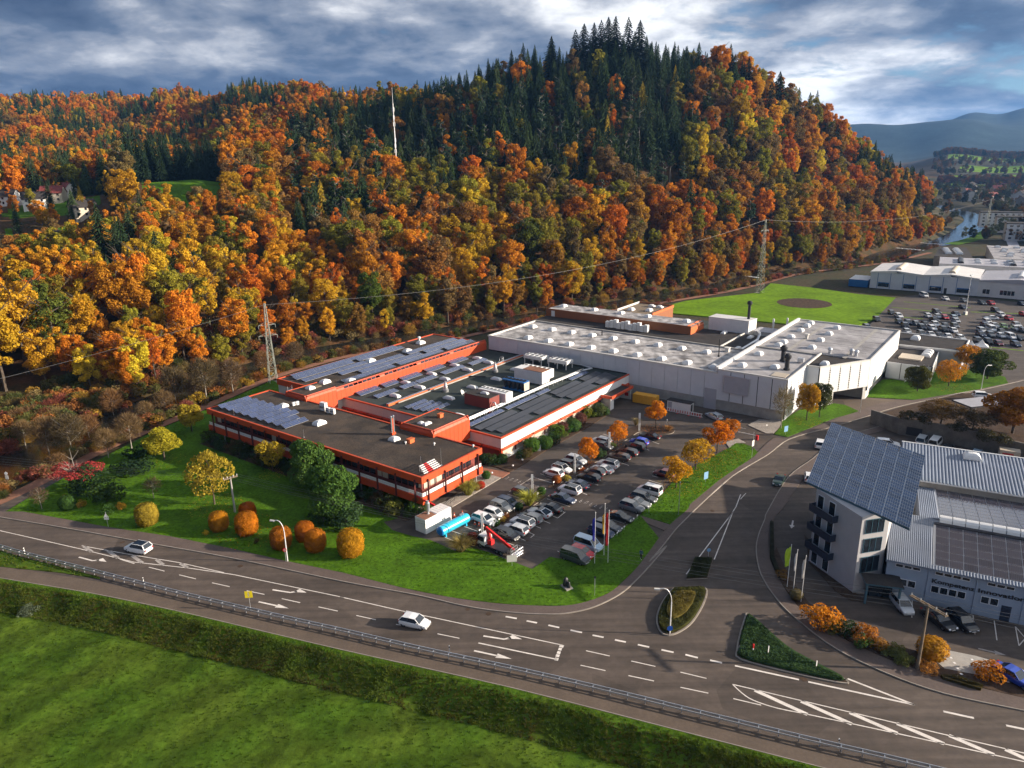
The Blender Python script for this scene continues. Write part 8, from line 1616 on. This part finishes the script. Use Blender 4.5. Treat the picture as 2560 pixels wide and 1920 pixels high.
# trailer and box body below the retaining wall
t = thing('flatbed_trailer', 'pale flatbed trailer below the retaining wall', 'trailer', (*(94.26,133.80), .01), math.radians(-30)); b = MB(); b.box(-2.1, 2.1, -1, 1, .55, .65); b.box(-2.1, 2.1, -1, -.95, .65, 1.0); b.box(-2.1, 2.1, .95, 1, .65, 1.0); b.box(-2.1, -2.05, -.95, .95, .65, 1.0); b.build('bed', MT['galv'], t)
for sx in (-.5, .5):
    for sy in (-.9, .9): put('wheel', WHEEL, t, (sx, sy, .33))
t = thing('box_trailer', 'cream box trailer with red lettering below the retaining wall', 'trailer', (*(96.39,132.14), .01), math.radians(-30)); b = MB(); b.box(-1.7, 1.7, -1, 1, .6, 2.7); b.build('box', MT['blind'], t); b = MB(); b.box(-1.2, .6, -1.02, -1.0, 1.9, 2.2); b.build('lettering', MT['red'], t)
for sx in (-.5, .5):
    for sy in (-.9, .9): put('wheel', WHEEL, t, (sx, sy, .33))
# ---- person walking on the pavement
def person(label, p, ang):
    t = thing('person', label, 'person', (*p, .106), ang); me = bpy.data.meshes.new('body')
    J = {'pel': (0, 0, .93), 'sp': (0, 0, 1.12), 'ch': (.02, 0, 1.33), 'nk': (.03, 0, 1.48), 'hd': (.06, 0, 1.60), 'ht': (.07, 0, 1.72), 'hl': (0, .09, .88), 'kl': (.16, .1, .50), 'al': (.10, .1, .08), 'tl': (.26, .1, .04), 'hr': (0, -.09, .88), 'kr': (-.02, -.1, .50), 'ar': (-.28, -.1, .14), 'tr': (-.14, -.1, .05), 'sl': (.02, .19, 1.40), 'el': (-.06, .24, 1.13), 'wl': (.10, .24, .92), 'fl': (.15, .24, .83), 'sr': (.02, -.19, 1.40), 'er': (-.03, -.25, 1.13), 'wr': (.13, -.22, .95), 'fr': (.19, -.2, .88)}
    K = list(J); E = [('pel', 'sp'), ('sp', 'ch'), ('ch', 'nk'), ('nk', 'hd'), ('hd', 'ht'), ('pel', 'hl'), ('hl', 'kl'), ('kl', 'al'), ('al', 'tl'), ('pel', 'hr'), ('hr', 'kr'), ('kr', 'ar'), ('ar', 'tr'), ('ch', 'sl'), ('sl', 'el'), ('el', 'wl'), ('wl', 'fl'), ('ch', 'sr'), ('sr', 'er'), ('er', 'wr'), ('wr', 'fr')]
    me.from_pydata([J[k] for k in K], [(K.index(a), K.index(c)) for a, c in E], []); o = put('body', me, t); o.data.materials.append(MT['cloth_blue']); md = o.modifiers.new('skin', 'SKIN'); rad = dict(pel=.15, sp=.14, ch=.16, nk=.06, hd=.10, ht=.085, hl=.10, kl=.075, al=.05, tl=.045, sl=.075, el=.055, wl=.04, fl=.04)
    for i, k in enumerate(K):
        r = rad.get(k, rad.get(k[0] + 'l', .06)); v_ = me.skin_vertices[0].data[i]; v_.radius = (r, r * (.75 if k in ('ch', 'sp', 'pel') else 1)); v_.use_root = k == 'pel'
    sb = o.modifiers.new('sub', 'SUBSURF'); sb.levels = sb.render_levels = 1; bpy.context.view_layer.update(); m2 = bpy.data.meshes.new_from_object(o.evaluated_get(bpy.context.evaluated_depsgraph_get())); o.modifiers.clear(); o.data = m2; m2.materials.clear()
    for n_ in ('cloth_blue', 'cloth_black', 'skin', 'white'): m2.materials.append(MT[n_])
    for pl_ in m2.polygons:
        z = pl_.center.z; pl_.material_index = 2 if z > 1.5 or (z < .93 and abs(pl_.center.y) > .19) else 0 if z > .92 else 3 if z < .1 else 1
    b = MB(); b.lathe([(.105, -.02), (.11, .05), (.085, .1), (.01, .125)], (.05, 0, 1.64), 12); b.build('hair', MT['bark'], t); return t
person('person in a blue jacket and black trousers walking on the pavement', (19.04,98.18), math.radians(245))
# ---------------------------------------------------------------- far buildings, town, houses
fa = thing('factory_hall', 'pale grey factory hall with a white double-ridged roof behind the far car park', 'building', (160.2, 326.0, 0), math.atan2(-.575, .815))
b = MB(); b.prism([(0, 0), (41, 0), (41, 28.5), (0, 28.5)], 0, 7.2); b.build('wall', MT['cladding'], fa)
b = MB(); Y = 29
for x0, x1, z0, z1 in ((-.3, 10.2, 7.3, 8.3), (10.2, 20.5, 8.3, 7.3), (20.5, 30.8, 7.3, 8.3), (30.8, 41.2, 8.3, 7.3)): b.quad((x0, -.3, z0), (x1, -.3, z1), (x1, Y, z1), (x0, Y, z0)); b.quad((x0, -.3, z0 - .5), (x1, -.3, z1 - 1.2), (x1, -.3, z1), (x0, -.3, z0))
b.build('roof', MT['white_roof'], fa)
fb = MB(); fb.box(-.1, .1, -.05, .05, .2, 7.0); FBM = fb.mesh('wall_joint', MT['blue_steel']); fg = MB(); fg.box(-2.2, 2.2, -.06, .02, .9, 2.7); FGM = fg.mesh('window', MT['glass']); fw_ = MB(); fw_.box(-2.2, 2.2, -.09, -.05, 2.45, 2.85); FWM = fw_.mesh('window_head', MT['blue_steel'])
for k in range(8): put('wall_joint', FBM, fa, (3.0 + k * 5.05, 0, 0))
for k in range(4): w_ = put('window', FGM, fa, (5.5 + k * 10.1, 0, 0)); put('window_head', FWM, w_)
b = MB(); b.box(29, 30, -.08, .02, 0, 2.3); b.build('door', MT['dark_metal'], fa)
def barrel(parent, x, y0, y1, z, r=1.3, m='white_metal'):
    b = MB()
    for i in range(8):
        a0, a1 = math.pi * i / 8, math.pi * (i + 1) / 8; b.quad((x + r * math.cos(a0), y0, z + r * math.sin(a0) * .8), (x + r * math.cos(a0), y1, z + r * math.sin(a0) * .8), (x + r * math.cos(a1), y1, z + r * math.sin(a1) * .8), (x + r * math.cos(a1), y0, z + r * math.sin(a1) * .8))
    b.quad(*[(x + r * math.cos(math.pi * i / 8), y0, z + r * math.sin(math.pi * i / 8) * .8) for i in range(9)]); b.build('barrel_skylight', MT[m], parent)
barrel(fa, 10.2, 4, 22, 8.2, m='blind'); barrel(fa, 30.8, 4, 22, 8.2, m='blind')
f2 = thing('factory_hall', 'right-hand factory hall with a grey roof and a barrel skylight', 'building', (193.7, 302.4, 0), math.atan2(-.6, .8)); b = MB(); b.prism([(0, 0), (75, 0), (75, 30), (0, 30)], 0, 6.6); b.build('wall', MT['white_roof'], f2); b = MB()
for x0, x1, z0, z1 in ((-.2, 14, 6.7, 8.0), (14, 28, 8.0, 6.7), (28, 42, 6.7, 8), (42, 75, 8, 6.7)): b.quad((x0, -.3, z0), (x1, -.3, z1), (x1, 30.3, z1), (x0, 30.3, z0)); b.quad((x0, -.3, 6.2), (x1, -.3, 6.2), (x1, -.3, z1), (x0, -.3, z0))
b.build('roof', MT['grey_roof'], f2); barrel(f2, 14, 5, 20, 7.9); 
for k, n in ((2.5, 2), (8.5, 4), (17.5, 5), (26, 4)):
    for i in range(n): put('window', FGM, f2, (k + i * 1.3, 0, .4), scale=(.25, 1, 1))
f3 = thing('factory_hall', 'long grey-roofed factory with rows of roof domes beyond the white halls', 'building', (205, 352, 0), math.atan2(-.5, .866)); b = MB(); b.prism([(0, 0), (70, 0), (70, 26), (0, 26)], 0, 6.5, 1, 0); b.build('roof', [MT['grey_roof'], MT['white_roof']], f3); barrel(f3, 9, 4, 20, 6.5, m='dark_metal'); barrel(f3, 30, 4, 20, 6.5, m='dark_metal')
for i in range(5):
    for j in range(2): put('skylight', DOME_B, f3, (16 + i * 6.5, 8 + j * 9, 6.5), scale=1.2)
f4 = thing('factory_building', 'dark flat-roofed works building with white roof domes by the river', 'building', (218, 380, 0), math.atan2(-.42, .9)); b = MB(); b.prism([(0, 0), (17, 0), (19, 44), (6, 44)], 0, 6.2, 1, 0); b.build('roof', [MT['dark_roof'], MT['retaining']], f4)
for i in range(4):
    for j in range(2): put('skylight', DOME_B, f4, (7.5 + j * 5, 12 + i * 6, 6.2), scale=1.4)
f5 = thing('factory_building', 'wide low works with grey roof and domes at the right edge', 'building', (244, 372, 0), math.atan2(-.42, .9)); b = MB(); b.prism([(0, 0), (80, 0), (80, 60), (4, 60)], 0, 5.6, 1, 0); b.build('roof', [MT['pale_roof_grey'], MT['offwhite']], f5)
for i in range(4):
    for j in range(5): put('skylight', DOME_B, f5, (8 + i * 9 + (j % 2) * 2, 10 + j * 10, 5.6), scale=1.3)
f6 = thing('factory_building', 'green and grey works building beside the river path', 'building', (330, 470, 0), -.4); b = MB(); b.prism([(0, 0), (60, 0), (60, 30), (0, 30)], 0, 7, 1, 0); b.build('roof', [MT['dark_roof'], MT['fascia_green']], f6); 
for i in range(3): put('skylight', DOME_B, f6, (22 + i * 6, 15, 7), scale=1.6)
f7 = thing('warehouse', 'blue and white lean-to store at the left end of the factory', 'building', (153, 331, 0), math.atan2(-.575, .815)); b = MB(); b.prism([(0, 0), (8, 0), (8, 14), (0, 14)], 0, 3.2, 1, 0); b.build('roof', [MT['white_roof'], MT['blue_steel']], f7)
# houses
def house_meshes(w_, d, h, r):
    a = MB(); a.box(-w_ / 2, w_ / 2, -d / 2, d / 2, -2, h); a.quad((-w_ / 2, -d / 2, h), (-w_ / 2, d / 2, h), (-w_ / 2, 0, h + r)); a.quad((w_ / 2, -d / 2, h), (w_ / 2, 0, h + r), (w_ / 2, d / 2, h)); e = .5; c = MB()
    for s in (-1, 1): c.quad((-w_ / 2 - e, s * (d / 2 + e), h - r * e / (d / 2)), (w_ / 2 + e, s * (d / 2 + e), h - r * e / (d / 2)), (w_ / 2 + e, 0, h + r + .05), (-w_ / 2 - e, 0, h + r + .05))
    n = MB(); n.box(-.4, .4, -.3, .3, h + r * .3, h + r + .9); wn = MB(); wn.box(-.55, .55, -.05, .05, 0, 1.3)
    return a, c, n, wn
HSE = []
for w_, d, h, r in ((11, 9, 5.5, 3.6), (14, 10, 6, 3.8), (18, 11, 8, 4)):
    a, c, n, wn = house_meshes(w_, d, h, r); HSE.append((w_, d, h, {k: a.mesh('wall', MT[k]) for k in ('white', 'offwhite', 'blind', 'concrete')}, {k: c.mesh('roof', MT[k]) for k in ('maroon', 'dark_roof', 'brown_wall')}, n.mesh('chimney', MT['brown_wall']), wn.mesh('window', MT['glass'])))
def house(label, p, i, ang, wm, rm, s=1.0, z=None, group=None, wins=True):
    w_, d, h, A, C, n, wn = HSE[i]; t = thing('house', label, 'house', (*p, ground_z(*p) if z is None else z), ang, group); t.scale = (s,) * 3; put('wall', A[wm], t); r = put('roof', C[rm], t); put('chimney', n, r, (w_ * .2, d * .15, 0))
    if wins:
        for k in range(3):
            for z_ in (1.2, 3.8): put('window', wn, t, (-w_ / 3 + k * w_ / 3, -d / 2, z_))
def polar(az, r): a = math.radians(az); return (r * math.sin(a), r * math.cos(a))
for lb, az, r, i, an, wm, rm in (('white house among trees on the far left slope', -32.0, 490, 0, .5, 'white', 'dark_roof'), ('red-roofed house highest of the left hamlet', -30.3, 520, 0, -.3, 'offwhite', 'maroon'), ('brown-red roofed house below the highest one in the left hamlet', -30.9, 500, 0, .2, 'blind', 'maroon'), ('dark-roofed chalet nearest the conifers in the left hamlet', -29.4, 440, 0, .8, 'blind', 'dark_roof'), ('small white house at the far left edge', -33.4, 520, 0, 0, 'white', 'dark_roof'), ('white flat building low in the left hamlet behind orange trees', -31.5, 405, 0, .2, 'white', 'dark_roof')): house(lb, polar(az, r), i, an, wm, rm, 1.0, group='houses of the left hamlet')
q = random.Random(8); k = 0; HL = {}
for r in (560, 620, 690, 770, 860, 960, 1060, 1160, 1260, 1360):
    a = 31.2 if r > 700 else 33.2
    while a < 37.5:
        p = polar(a + q.uniform(-.2, .2), r + q.uniform(-25, 25)); a += math.degrees(24 / r) * q.uniform(.9, 1.7)
        if seg_dist(p, RIVER)[0] < 30 or (p[0] < 330 and p[1] < 520): continue
        i = q.choice((0, 0, 1, 2)); rm = q.choice(('maroon', 'dark_roof', 'dark_roof', 'brown_wall')); wm = q.choice(('white', 'offwhite', 'blind', 'concrete')); k += 1
        hl_ = f'{dict(maroon="red", dark_roof="dark", brown_wall="brown")[rm]}-roofed {["small", "mid-sized", "large"][i]} {"white" if wm == "white" else "pale"} house in the {"nearest" if r < 700 else "middle" if r < 1000 else "farthest"} part of the town'; HL[hl_] = HL.get(hl_, 0) + 1
        house(hl_ + (f', {ordn(HL[hl_])} of its look' if HL[hl_] > 1 else ''), p, i, q.uniform(0, 3.1), wm, rm, 1.0, None, f'{["small", "mid-sized", "large"][i]} houses of the valley town', wins=r < 700)
for i, (az, r) in enumerate(((33.2, 700), (34.2, 655), (34.9, 600))):
    t = thing('apartment_block', f'white flat apartment block, {ordn(i + 1)} from the left in the valley town', 'building', (*polar(az, r), 0), -.45, 'apartment blocks in the valley'); b = MB(); b.box(-14, 14, -6, 6, 0, 11); b.build('wall', MT['white'], t); b = MB(); b.box(-14.3, 14.3, -6.3, 6.3, 11, 11.5); b.build('roof', MT['dark_roof'], t)
    for kx in range(7):
        for kz in range(4): put('window', HSE[0][6], t, (-11.5 + kx * 3.8, -6.0, 1.2 + kz * 2.6), scale=(1.5, 1, 1))
b = MB(); strip_into(b, smooth_line([polar(34.5, 470), polar(34.2, 560), polar(33.6, 680), polar(33.4, 820)], 5), 6, .1); b.build('town_road', MT['grey_roof'])['kind'] = 'structure'
b = MB(); bank = [p for p in offset_line(RIVER, -15) if p[1] > 470 and p[1] < 720]; strip_into(b, bank, 9, .02); b.build('river_bank', MT['lawn'])['kind'] = 'structure'
# trees in the valley and woods on the far hills
pts = []; q = random.Random(12)
for _ in range(2600):
    a = q.uniform(29.0, 40); r = q.uniform(430, 2600) if q.random() < .7 else q.uniform(1500, 3200); p = polar(a, r)
    if p[0] < 320 and p[1] < 480: continue
    if seg_dist(p, RIVER)[0] < 15 or (p[0] < 420 and 330 < p[1] < 470): continue
    nz = noise.noise(Vector((p[0] / 130, p[1] / 130, 3)))
    if 1450 < r < 2200 and noise.noise(Vector((p[0] / 260, p[1] / 160, 5))) > -.1 and q.random() < .97: continue
    c = q.choice([(.16, .085, .025), (.10, .095, .025), (.20, .10, .02), (.05, .06, .03), (.09, .065, .03), (.06, .075, .03)]); pts.append((p[0], p[1], ground_z(*p) - .3, q.uniform(.4, .75) if r < 1450 else q.uniform(.5, .9), q.uniform(1, 1.5), q.uniform(0, 6), q.randrange(4), c))
for _ in range(2200):
    a = q.uniform(29.5, 40); r = q.uniform(1440, 1520) if q.random() < .12 else q.uniform(2200, 3000); p = polar(a, r); c = q.choice([(.16, .075, .025), (.11, .07, .03), (.20, .08, .03), (.04, .05, .025)]); pts.append((p[0], p[1], ground_z(*p) - .3, q.uniform(.6, 1.0), 1.3, q.uniform(0, 6), q.randrange(4), c))
point_cloud('valley_woods', pts, far_copy(THIN[:2], 'leaf_far') + far_copy(BROAD[3:5], 'leaf_far'), 'stuff', 'scattered trees of the valley and woods on the far hills')
# ---------------------------------------------------------------- grass tufts and haze
q = random.Random(21); gp = []
tb = MB()
for k in range(9):
    a = q.uniform(0, 6.28); r = q.uniform(0, .12); o = Vector((math.cos(a) * r, math.sin(a) * r, 0)); d = Vector((q.gauss(0, .12), q.gauss(0, .12), q.uniform(.16, .34))); s = Vector((-math.sin(a), math.cos(a), 0)) * .03
    tb.quad(o - s, o + s, o + d * .6 + s * .7, o + d, o + d * .6 - s * .7)
TB = tb.mesh('grass_tuft', MT['grass_blade'])
PEo = {}
n_ = 0
while n_ < 42000:
    i = q.randrange(len(PE) - 1); t = q.random(); d = q.uniform(.15, 5.5) if q.random() < .45 else 5 + 30 * q.random() ** 1.3; a, c = Vector(PE[i]), Vector(PE[i + 1]); tg = (c - a).normalized(); p = a.lerp(c, t) + Vector((tg.y, -tg.x)) * d
    n_ += 1
    if not (-75 < p.x < 45): continue
    bank = d < 5.5; nz = noise.noise(Vector((p.x / 3, p.y / 3, 7))); k = q.uniform(.7, 1.25)
    colr = (.064 * k, (.112 + .03 * nz) * k, .009) if not bank else (.085 * k, (.105 + .05 * nz) * k, .016)
    if d < .8: colr = (.10, .19, .015)
    gp.append((p.x, p.y, meadow_z(d, p.x, p.y) - .03, q.uniform(.5, 1.5) * (.5 if d < 1 else .9 + .4 * nz if bank else .45), 1.2, q.uniform(0, 6.28), 0, colr))
point_cloud('meadow_grass', gp, [TB], 'stuff', 'tufted grass of the meadow and its bank below the cycle path')
gp = []
def sprinkle(poly, n, colf, sc0, sc1, z):
    xs = [p[0] for p in poly]; ys = [p[1] for p in poly]; k = 0
    while k < n:
        k += 1; x, y = q.uniform(min(xs), max(xs)), q.uniform(min(ys), max(ys))
        if inside((x, y), poly): gp.append((x, y, z, q.uniform(sc0, sc1), 1.4, q.uniform(0, 6.28), 0, colf(x, y)))
lawnc = lambda x, y: (.066 * (1 + .4 * noise.noise(Vector((x / 4, y / 4, 2)))), .145, .008)
sprinkle(lawn_main, 22000, lawnc, .3, .6, .11); sprinkle(lawn_strip, 5000, lawnc, .3, .6, .11); sprinkle([(p[0], p[1]) for p in verge.data.vertices and GUARD[:5]] + [(-61.09,95.17),(-67.67,97.05),(-78.32,99.11),(-94.75,101.96)], 1500, lambda x, y: (.10, .13, .02), .6, 1.2, .05)
point_cloud('lawn_grass', gp, [TB], 'stuff', 'short grass of the lawns around the works')
# fallen leaves under the autumn trees
lq = MB(); lq.quad((-.06, 0, .01), (0, -.035, .02), (.06, 0, .012), (0, .035, .016)); LQ = lq.mesh('fallen_leaf', MT['leaf_far']); gp = []
for (cx, cy), n_, R_, colr in (((30.64,123.35), 260, 4.5, GOLD), ((36.26,130.97), 380, 5, GOLD), ((41.71,137.35), 320, 5, (.5, .2, .02)), ((-53.04,118.44), 300, 5, YEL), ((-71.18,139.34), 160, 4, YG), ((13.76,132.67), 420, 3.5, (.52, .13, .015)), ((21.93,143.12), 200, 3, ORG), ((31.79,153.36), 220, 3.2, ORG), ((66.55,156.50), 160, 3.5, GOLD), ((113.17,179.34), 260, 5, (.4, .18, .03)), ((-46.77,132.24), 160, 3, YEL), ((-43.74,108.71), 150, 6, ORG)):
    for _ in range(n_): a = q.uniform(0, 6.28); r = R_ * math.sqrt(q.random()); gp.append((cx + r * math.cos(a), cy + r * math.sin(a), .135, q.uniform(1, 2.4), 1, q.uniform(0, 6.28), 0, tuple(v * q.uniform(.6, 1.2) for v in colr)))
point_cloud('fallen_leaves', gp, [LQ], 'stuff', 'yellow and orange fallen leaves under the small trees')
hz = MB(); hz.box(-7500, 7500, -300, 9300, -14, 480); ho = hz.build('haze', []); ho['kind'] = 'stuff'
hm = bpy.data.materials.new('haze'); hm.use_nodes = True; hn = hm.node_tree; hn.nodes.clear(); o_ = hn.nodes.new('ShaderNodeOutputMaterial'); pv = hn.nodes.new('ShaderNodeVolumePrincipled')
pv.inputs['Color'].default_value = (.20, .47, 1.0, 1); pv.inputs['Density'].default_value = .000058; pv.inputs['Anisotropy'].default_value = .2; hn.links.new(pv.outputs[0], o_.inputs['Volume']); ho.data.materials.append(hm)
